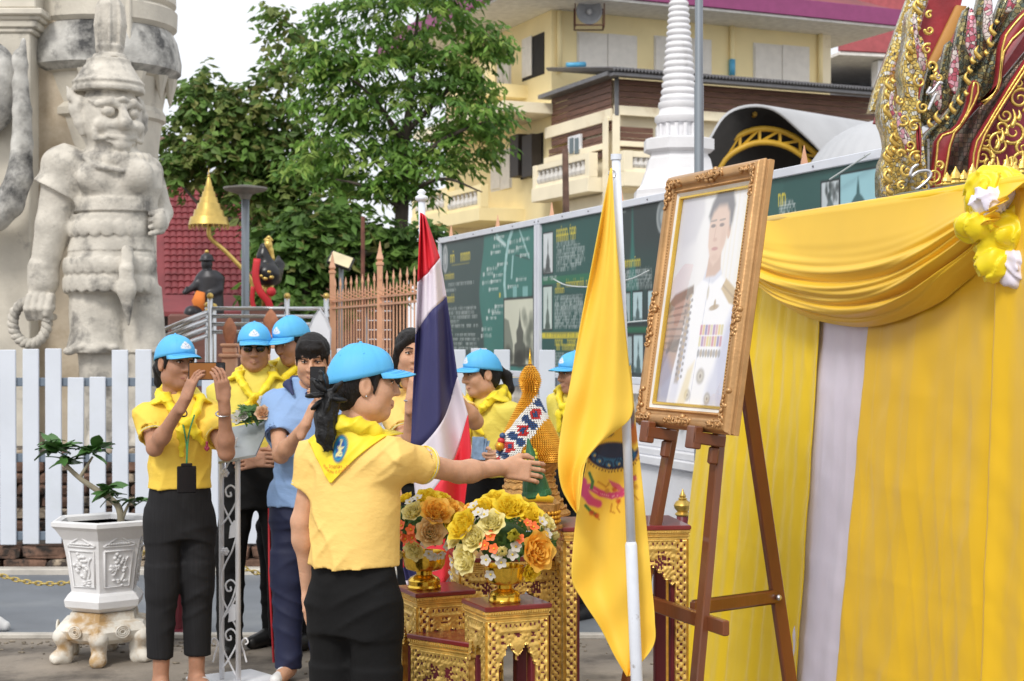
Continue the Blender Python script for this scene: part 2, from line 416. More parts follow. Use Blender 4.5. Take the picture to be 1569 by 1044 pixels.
def brick_mesh(name, sx, sy, sz, mat, seed):
    r = np.random.RandomState(seed); m = MB(); m.cbox((0, 0, 0), (sx, sy, sz), min(sx, sy, sz) * .18)
    m.v = [tuple(np.array(q) + r.uniform(-1, 1, 3) * .008) for q in m.v]
    me = bpy.data.meshes.new(name); me.from_pydata(m.v, [], m.f); me.materials.append(mat); return me
bmesh_ = [brick_mesh('brick', .27, .14, .078, M('old_brick', 0) if i % 4 else M('old_plaster', 0), i) for i in range(6)]
smesh_ = [brick_mesh('stone', .30, .2, .088, M('old_plaster', 0) if i % 2 else M('old_brick', 0), 20 + i) for i in range(5)]
def brick_wall(name, label, x0, x1, y, z0, courses, meshes, bw, bh, step=0.):
    e = empty(name, ((x0 + x1) / 2, y, z0), label, 'wall'); r = np.random.RandomState(int(bw * 1000) + courses)
    m = MB(); m.box(((x0 + x1) / 2, y + .3 + step * courses / 2, z0 + courses * bh / 2 - .004), (x1 - x0, .5 + 0 * step, courses * bh - .01)); m.build('core', M('mortar', 0), e)
    for c in range(courses):
        x = x0 + (bw / 2 if c % 2 else 0) - r.rand() * .03
        while x < x1:
            o = bpy.data.objects.new('brick' if meshes is bmesh_ else 'stone', meshes[r.randint(len(meshes))]); COL.objects.link(o); o.parent = e
            o.location = (x + bw / 2 - (x0 + x1) / 2, r.uniform(-.012, .012) + step * c + .03, bh * (c + .5)); o.rotation_euler = (r.uniform(-.02, .02), r.uniform(-.02, .02), r.uniform(-.03, .03))
            x += bw * r.uniform(.97, 1.12)
    return e
brick_wall('brick_plinth', 'low crumbling plastered brick plinth running under the white picket fence', -5.2, .35, 11.0, 0, 2, smesh_, .31, .095)
brick_wall('monument_base', 'weathered dark brick base of the old monument behind the white pickets', -5.1, -1.2, 11.85, 0, 9, bmesh_, .285, .088, step=.012)

# ---- white picket fence
YF = 10.92
fe = empty('picket_fence', (-2.2, YF, .2), 'white wooden picket fence of tall and short boards on brick plinth', 'fence')
def picket_mesh(h):
    m = MB(); m.cbox((0, 0, h / 2), (.112, .022, h), .004); me = bpy.data.meshes.new('picket'); me.from_pydata(m.v, [], m.f); me.materials.append(M('white_paint', 0)); return me
pm = {1: picket_mesh(1.36), 0: picket_mesh(1.165)}
pat = [1, 1, 1, 0, 0, 1, 1, 1, 1, 0, 0, 1, 1, 1, 1, 1, 0, 0, 1, 1, 1, 0, 1, 1, 1, 1, 1]
for i in range(-3, 25):
    px = 13 + 34.4 * i
    if 800 < px < 830: continue
    o = bpy.data.objects.new('picket', pm[pat[i % len(pat)] if px < 600 else 1]); COL.objects.link(o); o.parent = fe
    o.location = (PX(px, YF) + 2.2 + random.uniform(-.004, .004), random.uniform(-.002, .002), random.uniform(-.006, .006) + .0); o.rotation_euler = (0, random.uniform(-.006, .006), 0)
for z in (.055, .60, 1.13):
    m = MB(); m.cbox((-2.2 + .05, YF + .034, .2 + z), (5.3, .04, .06), .004); m.build('rail', M('rail_grey', 0), fe)
for x in (-4.5, -2.9, -1.3, .2):
    m = MB(); m.cbox((x, YF + .075, .74), (.05, .04, 1.06), .004); m.build('post', M('rail_grey', 0), fe)

# ---- chain posts with the gold rope
M('post_red', (.16, .018, .03), .4, var=.15, coat=.2); M('gold_paint', (.62, .42, .1), .35, .8, var=.15, vs=20)
M('rope_gold', (.5, .38, .12), .5, .4, var=.25, vs=40)
def chain_post(px, Y, label):
    e = empty('chain_post', (PX(px, Y), Y, 0), label, 'post', 'red posts carrying the gold chain'); c = V(PX(px, Y), Y, 0)
    m = MB(); m.lathe(c, [(.07, 0), (.07, .02), (.034, .03), (.034, .645), (.03, .65)], 20); autosmooth(m.build('shaft', M('post_red', 0), e))
    m = MB(); m.lathe(c + V(0, 0, .648), [(.038, 0), (.044, .008), (.036, .016), (.03, .022), (.046, .04), (.05, .058), (.04, .075), (.022, .088), (.026, .094), (.016, .102), (.02, .11), (.012, .12), (.004, .142), (.001, .15)], 24); autosmooth(m.build('finial', M('gold_paint', 0), e))
    return c
chain_post(1046, 8.7, 'dark red post with gold lotus finial standing beside the altar table')
chain_post(273, 8.66, 'dark red chain post mostly hidden behind the photographing woman')
chain_post(-120, 8.66, 'dark red chain post just outside the left edge of the view')
def chain(name, a, b, sag, label):
    n = 46; t = np.linspace(0, 1, n); a = np.asarray(a); b = np.asarray(b); c = a + (b - a) * t[:, None]; c[:, 2] -= sag * 4 * t * (1 - t)
    m = MB()
    for i in range(n - 1):
        p, q = c[i], c[i + 1]; d = nrm(q - p); sd = V(0, 1, 0) if i % 2 else V(0, 0, 1); sd = nrm(sd - d * (sd @ d)); mid = (p + q) / 2; L = np.linalg.norm(q - p) * .75; A = np.linspace(0, 2 * PI, 10, endpoint=False)
        m.tube([mid + d * L * math.cos(u) + sd * .011 * math.sin(u) for u in A], .0042, 5, closed=True)
    o = m.build(name, M('rope_gold', 0), smooth=True, loc=c[0]); tag(o, label, 'chain')
chain('gold_chain', (PX(-120, 8.66), 8.66, .6), (PX(273, 8.66), 8.66, .6), .325, 'gold link chain hanging over grey road left of the planter')
chain('gold_chain', (PX(273, 8.66), 8.66, .6), (PX(640, 8.66), 8.66, .6), .3, 'gold link chain sagging behind the legs of the standing men')
chain_post(640, 8.66, 'dark red chain post hidden behind the flower bowls')

# ---- information boards along the boundary, and the wall and fence they hang on
BO = V(-.624, 14.08, 0); BD = V(.3433, -.9392, 0); BN = V(-.9392, -.3433, 0)
BT, BB = 2.536, 1.336
def bpx(px, py):
    """pixel to (s, z) on the board plane"""
    Y = 4.5226 / ((px - CX) / F_PX + .3655); return (14.08 - Y) * 1.0647, PZ(py, Y)
def BP(s_, z, d=0.): return BO + BD * s_ + BN * d + V(0, 0, z)
M('board_frame', (.66, .69, .76), .45, var=.05); M('print', (1, 1, 1), .45, var=.06, vs=2, attr=True); M('rivet', (.2, .2, .22), .4, .6)
def smooth(a, b, x): t = np.clip((x - a) / (b - a + 1e-12), 0, 1); return t * t * (3 - 2 * t)
class Print:
    """paints a colour field over a grid of (s, z) points"""
    def __init__(p, U, W, col): p.U = U; p.W = W; p.c = np.tile(np.array(col, float), U.shape + (1,)).reshape(U.shape + (3,))
    def mask(p, m, col, a=1.): p.c = p.c * (1 - (m * a)[..., None]) + np.array(col) * (m * a)[..., None]
    def rect(p, u0, u1, w0, w1, col, a=1., e=.006):
        w0, w1 = min(w0, w1), max(w0, w1); us, ws = p.U[:, 0], p.W[0]
        i0, i1 = np.searchsorted(us, [u0 - e, u1 + e]); j0, j1 = np.searchsorted(ws, [w0 - e, w1 + e]); i1 += 1; j1 += 1
        uu, ww = us[i0:i1], ws[j0:j1]
        if len(uu) == 0 or len(ww) == 0: return
        m = np.outer(smooth(u0 - e, u0 + e, uu) * (1 - smooth(u1 - e, u1 + e, uu)), smooth(w0 - e, w0 + e, ww) * (1 - smooth(w1 - e, w1 + e, ww)))[..., None] * a
        p.c[i0:i1, j0:j1] = p.c[i0:i1, j0:j1] * (1 - m) + np.array(col) * m
    def oval(p, u, w, ru, rw, col, a=1., e=.12, ang=0):
        du, dw = p.U - u, p.W - w; c, s_ = math.cos(ang), math.sin(ang); x, y = (du * c + dw * s_) / ru, (-du * s_ + dw * c) / rw
        p.mask(1 - smooth(1 - e, 1 + e, np.sqrt(x * x + y * y)), col, a)
    def line(p, a, b, wd, col, al=1.):
        a = np.array(a); b = np.array(b); d = b - a; L = d @ d; qu, qw = p.U - a[0], p.W - a[1]; t = np.clip((qu * d[0] + qw * d[1]) / L, 0, 1)
        p.mask(1 - smooth(wd * .6, wd * 1.2, np.hypot(qu - t * d[0], qw - t * d[1])), col, al)
    def poly(p, pts, col, a=1., e=.004):
        pts = np.asarray(pts, float); n = len(pts); ins = np.zeros(p.U.shape, bool); dm = np.full(p.U.shape, 9.)
        for i in range(n):
            A, B = pts[i], pts[(i + 1) % n]; c = (A[1] > p.W) != (B[1] > p.W); xi = (B[0] - A[0]) * (p.W - A[1]) / (B[1] - A[1] + 1e-12) + A[0]; ins ^= c & (p.U < xi)
            d = B - A; t = np.clip(((p.U - A[0]) * d[0] + (p.W - A[1]) * d[1]) / (d @ d + 1e-12), 0, 1); dm = np.minimum(dm, np.hypot(p.U - A[0] - t * d[0], p.W - A[1] - t * d[1]))
        sd = np.where(ins, -dm, dm); p.mask(1 - smooth(-e, e, sd), col, a)
    def text(p, u0, u1, w, h, col, a=.8, seed=0, gap=.16):
        """a printed line too small to read"""
        r = np.random.RandomState(seed); u = u0
        while u < u1 - h * .4:
            k = r.rand(); wd = h * r.uniform(.45, .8)
            if k > gap:
                p.rect(u, u + h * .16, w - h * .5, w + h * .5, col, a, .003); p.rect(u + wd * .75, u + wd * .75 + h * .14, w - h * .5, w + h * .35, col, a, .003)
                p.rect(u, u + wd * .8, w + h * .35 - h * .1, w + h * .5, col, a * .8, .003)
                if r.rand() > .7: p.rect(u + .1 * h, u + wd * .6, w + h * .75, w + h * .92, col, a * .8, .003)
            u += wd + h * .15
def print_sheet(name, Pt, to_world, parent, mat=None):
    n, k = Pt.U.shape; v = to_world(Pt.U.ravel(), Pt.W.ravel()); f = (np.arange((n - 1))[:, None] * k + np.arange(k - 1)[None]).ravel()
    q = np.stack([f, f + 1, f + k + 1, f + k], 1)
    return mesh_obj(name, v, q, mat or M('print', 0), parent, None, False, None, Pt.c.reshape(-1, 3))
TEAL, DTEAL, DARK, YEL, WHT, GRN = lin(38, 84, 80), lin(52, 76, 75), lin(48, 60, 62), lin(215, 200, 60), lin(215, 225, 225), lin(40, 110, 80)
def chedi_print(p, u0, u1, w0, w1, bgc, fg, seed=0):
    """small printed photograph of a stupa"""
    p.rect(u0 - .012, u1 + .012, w0 - .012, w1 + .012, lin(30, 34, 38)); p.rect(u0, u1, w0, w1, bgc, e=.004); h = w1 - w0; c = (u0 + u1) / 2; wd = u1 - u0; r = np.random.RandomState(seed)
    p.poly([(c - wd * .32, w0), (c + wd * .32, w0), (c + wd * .27, w0 + .1 * h), (c + wd * .2, w0 + .14 * h), (c + wd * .2, w0 + .3 * h), (c + wd * .12, w0 + .42 * h), (c + wd * .05, w0 + .5 * h), (c + .012, w0 + .66 * h), (c, w0 + .9 * h), (c - .012, w0 + .66 * h), (c - wd * .05, w0 + .5 * h), (c - wd * .12, w0 + .42 * h), (c - wd * .2, w0 + .3 * h), (c - wd * .2, w0 + .14 * h), (c - wd * .27, w0 + .1 * h)], fg, .9, .006)
    for i in range(3): p.oval(u0 + wd * r.rand(), w0 + h * r.uniform(0, .2), wd * .2, h * .08, fg, .6, .5)
def board(i):
    s0 = i * 2.48; s1 = s0 + 2.46; mid = BP((s0 + s1) / 2, BB)
    lab = ['green exhibition board with white street map, leftmost behind the striped flag', 'green exhibition board with columns of small stupa photographs behind yellow flag', 'green exhibition board with pale stupa pictures right of the portrait']
    e = empty('information_board', mid, lab[i], 'board', 'information boards on the boundary fence')
    m = MB(); fw = .048
    m.beam(BP(s0, BT - fw / 2, .02), BP(s1, BT - fw / 2, .02), .045, fw, b2=.004); m.beam(BP(s0, BB + fw / 2, .02), BP(s1, BB + fw / 2, .02), .045, fw, b2=.004)
    for s_ in (s0 + fw / 2, s1 - fw / 2): m.beam(BP(s_, BB + fw, .0195), BP(s_, BT - fw, .0195), fw, .045, up=BN)
    m.build('frame', M('board_frame', 0), e)
    m = MB(); m.beam(BP(s0 + .03, (BT + BB) / 2, .01), BP(s1 - .03, (BT + BB) / 2, .01), .02, BT - BB - .06); m.build('backing', M('board_frame', 0), e)
    m = MB()
    for s_ in np.linspace(s0 + .03, s1 - .03, 6):
        for z in (BT - fw / 2, BB + fw / 2): m.ball(BP(s_, z, .043), .007, 6)
    m.build('screw', M('rivet', 0), e)['kind'] = 'stuff'
    us = np.arange(s0 + .045, s1 - .044, .0078); ws = np.arange(BB + .045, BT - .044, .0078)
    U, W = np.meshgrid(us, ws, indexing='ij'); p = Print(U, W, (DTEAL, TEAL, lin(50, 92, 88))[i]); B = bpx
    def R(x0, y0, x1, y1, col, a=1.): (u0, a0), (u1, a1) = B(x0, (y0 + y1) / 2), B(x1, (y0 + y1) / 2); w0 = B((x0 + x1) / 2, y1)[1]; w1 = B((x0 + x1) / 2, y0)[1]; p.rect(u0, u1, w0, w1, col, a)
    def TX(x0, x1, y, hpx, col, sd, a=.75): (u0, w0), (u1, _) = B(x0, y), B(x1, y); p.text(u0, u1, w0 , hpx * .0052, col, a, sd)
    def PHO(x0, y0, x1, y1, bgc, fg, sd): u0 = B(x0, 400)[0]; u1 = B(x1, 400)[0]; p_w0 = B((x0 + x1) / 2, y1)[1]; p_w1 = B((x0 + x1) / 2, y0)[1]; chedi_print(p, u0, u1, p_w0, p_w1, bgc, fg, sd)
    def LN(x0, y0, x1, y1, wd, col, a=1.): p.line(B(x0, y0), B(x1, y1), wd, col, a)
    if i == 0:
        r = np.random.RandomState(4)
        u0 = B(742, 440)[0]; u1 = B(818, 440)[0]
        p.mask(smooth(u0 - .02, u0 + .02, U + .06 * np.sin(W * 7)) * (1 - smooth(u1 - .05, u1 - .0, U - .12 * (W - 1.6))), lin(52, 120, 112), .9)
        for k in range(9):                      # fine streets
            x = r.uniform(745, 812); y = r.uniform(352, 530); LN(x, y, np.clip(x + r.uniform(-24, 24), 744, 816), y + r.uniform(-30, 30), .004, lin(90, 150, 145), .7)
        rv = [(789, 353), (783, 372), (780, 392), (778, 412), (777, 436), (779, 462), (772, 500)]
        for a, b in zip(rv[:-2], rv[1:-1]): LN(*a, *b, .028, lin(165, 205, 205), .85)
        LN(765, 362, 778, 376, .022, lin(165, 205, 205), .8); LN(790, 394, 788, 425, .018, lin(165, 205, 205), .8); LN(800, 352, 815, 395, .012, lin(165, 205, 205), .7); LN(779, 376, 765, 366, .01, WHT, .6); LN(794, 391, 816, 398, .006, DTEAL, .9)
        for (x, y) in ((769, 365), (768, 378), (793, 372), (808, 368), (764, 388), (791, 386), (758, 413), (752, 421), (768, 423), (764, 432), (751, 434), (761, 444), (790, 440), (803, 429), (774, 406), (770, 470), (760, 477), (757, 488), (750, 505), (809, 392), (766, 480), (749, 515), (803, 380)):
            TX(x - 6, x + 8, y, 4.5, WHT, x + y, .7); R(x - 8, y - 3, x - 6, y + 3, WHT, .7)
        R(769, 449, 771, 456, YEL)
        for x, y, ww in ((793, 449, 3), (809, 449, 4)): R(x - ww, y - 10, x + ww, y + 8, lin(140, 190, 190), .7)
        u, w_ = B(686, 397); p.oval(u, w_, .075, .125, lin(165, 172, 175)); p.oval(u, w_, .055, .095, lin(120, 130, 135), .6); p.oval(u, w_, .03, .05, lin(190, 195, 195), .7)
        TX(694, 724, 397, 14, YEL, 3, .9); R(696, 404.5, 723, 405.2, YEL, .6); TX(685, 700, 425, 9, YEL, 5, .85); TX(685, 702, 460, 10, YEL, 6, .85)
        for k, (a, b) in enumerate(((691, 731), (686, 703))): TX(a, b, 437 + k * 9, 5, WHT, 30 + k, .5)
        for k in range(10): TX(688 + (3 if k in (0, 5) else 0), (734, 730, 736, 708, 737, 697, 733, 738, 736, 738)[k], 474 + k * 6.6, 5, WHT, 60 + k, .5)
        u0 = B(777, 400)[0]; u1 = B(821, 400)[0]; w0, w1 = B(800, 558)[1], B(800, 459)[1]
        p.rect(u0 - .02, u1 + .02, w0 - .02, w1 + .02, lin(38, 46, 46)); p.rect(u0, u1, w0, w1, lin(205, 208, 190)); h = w1 - w0; c = u0 + (u1 - u0) * .55
        p.poly([(u0, w0), (u0, w0 + .72 * h), (u0 + .1, w0 + .68 * h), (u0 + .2, w0 + .3 * h), (u0 + .19, w0)], lin(95, 105, 95), .8)
        p.poly([(c - .13, w0), (c + .13, w0), (c + .12, w0 + .3 * h), (c + .07, w0 + .34 * h), (c + .08, w0 + .5 * h), (c + .04, w0 + .58 * h), (c + .015, w0 + .7 * h), (c, w0 + .86 * h), (c - .015, w0 + .7 * h), (c - .04, w0 + .58 * h), (c - .08, w0 + .5 * h), (c - .07, w0 + .34 * h), (c - .12, w0 + .3 * h)], lin(60, 66, 62), .9, .01)
        for k in range(16): p.oval(u1 - .03 - abs(r.normal()) * .08, w0 + h * r.uniform(.05, .85), .05, .05, lin(80, 90, 80), .5, .5)
        for k in range(14): p.oval(r.uniform(u0, u1), w0 + h * abs(r.normal()) * .1 + .02, .07, .05, lin(50, 55, 50), .6, .5)
    if i == 1:
        u0 = B(952, 400)[0]; p.rect(u0, s1, BB, BT, DARK); p.rect(B(952, 450)[0], s1, B(1000, 470)[1], B(1000, 470)[1] + .36, lin(38, 84, 80), .35, .12)
        PHO(837, 358, 851, 418, lin(205, 212, 215), lin(55, 62, 62), 1); PHO(837, 440, 850, 504, lin(190, 205, 200), lin(70, 88, 80), 2)
        for k, y in enumerate((358, 366)): TX(857, 888, y, 10, YEL, k, .85)
        for k in range(8): TX(857, (886, 893, 900, 901, 899, 902, 896, 888)[k], 375 + 5.6 * k, 5, WHT, 10 + k, .45)
        R(835, 420, 950, 431, GRN, .9); TX(837, 858, 428, 6, WHT, 88, .6); TX(855, 906, 438, 8, YEL, 55, .8); TX(855, 870, 446, 8, YEL, 56, .8)
        for k in range(10): TX(854, 898, 457 + 5 * k, 5, WHT, 20 + k, .45)
        R(835, 510, 892, 518.5, YEL, .9); TX(838, 888, 514, 6, DTEAL, 9, .7); TX(855, 888, 525, 9, YEL, 71, .85); TX(854, 888, 532, 9, YEL, 72, .85)
        for k in range(6): TX(854, 900, 543 + 5 * k, 5, WHT, 120 + k, .4)
        us_, ws_ = B(974, 470); p.poly([(us_ - .14, ws_ - .1), (us_ + .14, ws_ - .1), (us_ + .11, ws_ + .1), (us_ + .05, ws_ + .22), (us_ + .022, ws_ + .4), (us_, ws_ + .68), (us_ - .022, ws_ + .4), (us_ - .05, ws_ + .22), (us_ - .11, ws_ + .1)], lin(45, 120, 112), .7, .02)
        TX(953, 988, 406, 9, YEL, 31, .85); R(951, 325, 964, 327, lin(150, 160, 160), .6)
        for k in range(6): TX(954, 1004, 418 + 5 * k, 4.5, WHT, 200 + k, .4)
        for k, (x0, y0, x1, y1) in enumerate(((958, 450, 970, 495), (975, 448, 989, 494), (998, 446, 1010, 492), (959, 516, 973, 572), (976, 514, 990, 571), (998, 512, 1012, 568))): PHO(x0, y0, x1, y1, lin(175, 200, 205) if k % 3 else lin(160, 178, 180), lin(50, 75, 75), 5 + k)
        R(953, 501, 1030, 510, GRN, .9); u, w_ = B(1020, 333); p.oval(u, w_, .085, .105, lin(150, 158, 160)); p.oval(u, w_, .062, .08, lin(110, 120, 124), .8); p.oval(u, w_, .03, .04, lin(170, 178, 178), .7)
    if i == 2:
        p.rect(B(1206, 300)[0], s1, BB, BT, lin(44, 84, 82), .6); TX(1198, 1212, 307, 13, YEL, 2, .8)
        for k in range(6): TX(1200, (1222, 1226, 1218, 1228, 1232, 1224)[k], 313 + 5.2 * k, 4.5, WHT, 300 + k, .5)
        PHO(1265, 279, 1291, 330, lin(190, 200, 205), lin(70, 90, 90), 3); PHO(1294, 264, 1349, 330, lin(150, 195, 205), lin(38, 78, 80), 4)
        rr = np.random.RandomState(5)
        for k in range(24): u, w_ = B(rr.uniform(1272, 1290), rr.uniform(280, 305)); p.oval(u, w_, .012, .02, lin(60, 70, 70), .6, .4)
    print_sheet('printed_sheet', p, lambda u, w_: BO + np.outer(u, BD) + .0225 * BN + np.outer(w_, V(0, 0, 1)), e)
for i in range(3): board(i)
M('wire', (.55, .6, .6), .5)
for (pts, lab) in ((((862, 428), (880, 437), (905, 440), (935, 439), (957, 433), (985, 427), (1010, 415)), 'pale cable drooping across the stupa photograph board'), (((961, 497), (980, 494), (1002, 492), (1030, 490)), 'short pale cable below the photographs on the board'), (((1352, 236), (1318, 258), (1290, 276)), 'pale cord hanging over the rightmost exhibition board')):
    c = curve([BP(*bpx(*q), .07) for q in pts], 24); m = MB(); m.tube(c, .005, 6); tag(m.build('cable', M('wire', 0), smooth=True, loc=c[0]), lab, 'cable')

# white boundary wall with its moulding
e = empty('boundary_wall', BP(3.5, 0), 'white plastered low wall with moulded ledge below the exhibition boards', 'wall')
m = MB()
for (z0, z1, d) in ((0, .12, -.02), (.12, .82, -.07), (.82, .88, -.03), (.88, .93, -.05), (.93, 1.1, -.09)): m.beam(BP(-5, (z0 + z1) / 2, d - .1), BP(8.2, (z0 + z1) / 2, d - .1), .2, z1 - z0, b2=.008)
m.build('wall', M('white_wall', 0), e)
# spear fence on the wall
M('fence_pink', (.66, .36, .22), .5, var=.12, vs=5)
fe2 = empty('spear_fence', BP(0, 1.1), 'tall peach painted steel fence of spear topped bars along boundary', 'fence')
def bar_mesh(h, r, tip):
    m = MB(); m.lathe((0, 0, 0), [(r, 0), (r, h - tip), (r * 1.5, h - tip), (r * 1.7, h - tip * .8), (.001, h)], sq=4); me = bpy.data.meshes.new('bar'); me.from_pydata(m.v, [], m.f); me.materials.append(M('fence_pink', 0)); return me
b1 = bar_mesh(1.25, .011, .1); b2 = bar_mesh(1.12, .009, .08)
pb = MB(); pb.lathe((0, 0, 0), [(.04, 0), (.04, 1.45), (.055, 1.46), (.055, 1.49), (.03, 1.5), (.052, 1.53), (.03, 1.6), (.002, 1.74)], sq=4)
pmesh = bpy.data.meshes.new('post'); pmesh.from_pydata(pb.v, [], pb.f); pmesh.materials.append(M('fence_pink', 0))
k = 0
for s_ in np.arange(-4.6, -.1, .125):
    o = bpy.data.objects.new('bar', b1 if k % 2 else b2); COL.objects.link(o); o.parent = fe2; q = BP(s_, 1.1, -.1) - BP(0, 1.1); o.location = q; k += 1
for s_ in (-4.62, -2.5, -.06, 1.2, 2.42, 3.7, 4.9, 6.1, 7.35):
    o = bpy.data.objects.new('post', pmesh); COL.objects.link(o); o.parent = fe2; o.location = BP(s_, 1.1, -.1) - BP(0, 1.1); o.scale = (1, 1, .9)
for z in (1.2, 1.32, 2.0, 2.08):
    m = MB(); m.beam(BP(-4.6, z, -.1), BP(-.1, z, -.1), .03, .022); m.build('rail', M('fence_pink', 0), fe2)
for s_ in np.arange(-4.55, -.1, .25):
    m = MB(); q = BP(s_, 2.08, -.1)
    m.tube([q, q + V(0, 0, .03) + BN * .07, q + V(0, 0, .075) + BN * .16], [.008, .008, .003], 5)
    if s_ == -4.55: sp = m.build('spike', M('fence_pink', 0), fe2); sp0 = s_
    else: o = sp.copy(); COL.objects.link(o); o.location = BD * (s_ - sp0)
e = empty('balustrade', BP(3, 1.1), 'row of small cream balusters between wall and exhibition boards', 'balustrade')
m = MB(); m.lathe((0, 0, 0), [(.016, 0), (.03, .03), (.034, .07), (.018, .12), (.03, .17)], 8); me = bpy.data.meshes.new('baluster'); me.from_pydata(m.v, [], m.f); me.materials.append(M('kerb', 0))
for s_ in np.arange(1.6, 5.4, .1): o = bpy.data.objects.new('baluster', me); COL.objects.link(o); o.parent = e; o.location = BP(s_, 1.1, -.06) - BP(3, 1.1)

# grey lamp post in front of the boards
Y = 8.5; c = V(PX(1071, Y), Y, 0)
e = empty('lamp_post', c, 'plain grey steel lamp post rising behind the portrait frame', 'lamp post')
M('steel_grey', (.24, .27, .3), .4, .5, var=.1, vs=4, stretch=(1, 1, .2))
m = MB(); m.lathe(c, [(.09, 0), (.09, .02), (.026, .03), (.026, 3.0), (.022, 3.02), (.022, 4.6)], 18); autosmooth(m.build('pole', M('steel_grey', 0), e))
m = MB(); m.beam(c + V(0, 0, 4.6), c + V(.7, -.1, 4.75), .04, .04); m.cbox(c + V(.9, -.12, 4.78), (.5, .16, .07), .02); m.build('lamp_head', M('steel_grey', 0), e)
# ================================================================== TEMPLE GATE AND GUARDIAN STATUE (left)
M('temple_stucco', (.56, .48, .37), .9, var=.16, vs=2.2, bump=.35, bs=30, col2=(.33, .25, .16), c2=(.5, .72), c2s=1.3)
M('temple_pale', (.6, .56, .48), .9, var=.16, vs=3, bump=.35, bs=30, col2=(.2, .19, .18), c2=(.6, .74), c2s=2.2)
M('stone_pale', (.56, .525, .46), .9, var=.2, vs=7, bump=.6, bs=40, col2=(.19, .18, .165), c2=(.52, .67), c2s=3.4)
M('stone_dark', (.5, .49, .46), .95, var=.3, vs=7, bump=.5, bs=40, col2=(.07, .07, .07), c2=(.46, .62), c2s=2.6)
e = empty('temple_gate', (PX(40, 13.6), 13.6, 0), 'cream stucco temple gate with pilasters and moulded cornices behind guardian statue', 'building')
def pbox(m, x0, x1, y0, y1, Y, dep, b=.01):
    a, c = PX(x0, Y), PX(x1, Y); z1, z0 = PZ(y0, Y), PZ(y1, Y); m.cbox(((a + c) / 2, Y + dep / 2, (z0 + z1) / 2), (c - a, dep, z1 - z0), b)
zg = lambda Y: CY + CAMZ * F_PX / Y
m = MB(); pbox(m, -320, 150, -140, zg(13.6), 13.6, 2.2); m.build('wall', M('temple_stucco', 0), e)
m = MB(); pbox(m, -120, 46, 48, zg(13.3), 13.3, .28); m.build('pilaster', M('temple_pale', 0), e)
for (y0, y1, x1, Y) in ((-140, 12, 54, 13.26), (12, 22, 64, 13.2), (22, 30, 60, 13.24), (30, 42, 55, 13.26), (42, 50, 50, 13.28)):
    m = MB(); pbox(m, -120, x1, y0, y1, Y, .3); m.build('cornice', M('temple_pale', 0), e)
for (y0, y1, x1, Y) in ((-140, 30, 132, 13.56), (30, 36, 141, 13.48), (36, 48, 137, 13.5), (48, 58, 131, 13.53), (58, 66, 126, 13.56)):
    m = MB(); pbox(m, 46.5, x1, y0, y1, Y, .15); m.build('cornice', M('temple_stucco', 0), e)
m = MB(); pbox(m, 52, 122, 66.5, zg(13.55), 13.55, .1); m.build('panel', M('temple_stucco', 0), e)
m = MB(); pbox(m, 150, 200, -140, 96, 13.45, .3); pbox(m, 147, 206, -40, -20, 13.42, .3); m.build('bracket', M('temple_pale', 0), e)
# round drum behind the statue, with its bulging band
c = V(PX(160, 14.0), 14.0, 0); s_ = S(14.0)
R_ = lambda x: (x - 160) * s_
prof = [(R_(238), 0), (R_(238), PZ(330, 14.0)), (R_(240), PZ(240, 14.0)), (R_(246), PZ(190, 14.0)), (R_(252), PZ(186, 14.0)), (R_(252), PZ(176, 14.0)), (R_(247), PZ(168, 14.0)), (R_(256), PZ(125, 14.0)), (R_(262), PZ(122, 14.0))]
m = MB(); m.lathe(c, prof, 56); autosmooth(m.build('drum', M('temple_pale', 0), e), 30)
prof = [(R_(262), PZ(122, 14.0)), (R_(275), PZ(112, 14.0)), (R_(276), PZ(96, 14.0)), (R_(270), PZ(66, 14.0)), (R_(263), PZ(52, 14.0)), (R_(258), PZ(48, 14.0))]
m = MB(); m.lathe(c, prof, 56); autosmooth(m.build('band', M('stone_dark', 0), e), 30)
prof = [(R_(262), PZ(50, 14.0)), (R_(269), PZ(44, 14.0)), (R_(270), PZ(20, 14.0)), (R_(262), PZ(14, 14.0)), (R_(268), PZ(8, 14.0)), (R_(266), PZ(-40, 14.0)), (R_(250), PZ(-60, 14.0)), (R_(240), PZ(-120, 14.0))]
m = MB(); m.lathe(c, prof, 56); autosmooth(m.build('drum_top', M('temple_pale', 0), e), 30)
for a in (-.35, .02, .4, -.8, -1.2, -1.6):                # hanging pointed tips under the band
    d = V(math.cos(a), math.sin(a), 0); q = c + d * R_(260)
    m = MB(); m.lathe(q + V(0, 0, PZ(160, 14.0)), [(.004, 0), (.05, .16), (.07, .22)], 8); m.build('pendant', M('temple_pale', 0), e)
# carved elephant trunk on the left pilaster
sd = SDF(); T = lambda px, py, d=0.: V(PX(px, 13.0), 13.0 + d, PZ(py, 13.0))
sd.ell(T(-40, 130, .15), (.33, .25, .42), k=.06); sd.ell(T(-12, 118, .12), (.15, .14, .28), k=.06)
sd.chain([T(-8, 330), T(14, 312), T(30, 272), T(34, 220), T(34, 170), T(31, 128), T(33, 100), T(36, 62)], [.13, .12, .105, .085, .075, .062, .05, .02], k=.03)
sd.ell(T(28, 92), (.055, .04, .09), k=.03); sd.chain([T(-40, 330), T(-8, 330)], [.15, .13], k=.04)
v, f = sd.mesh(.014); m_ = mesh_obj('elephant_trunk', v, f, M('stone_dark', 0), None, (PX(0, 13), 13.1, PZ(330, 13))); tag(m_, 'black stained carved elephant trunk curling upward on left pilaster', 'sculpture')

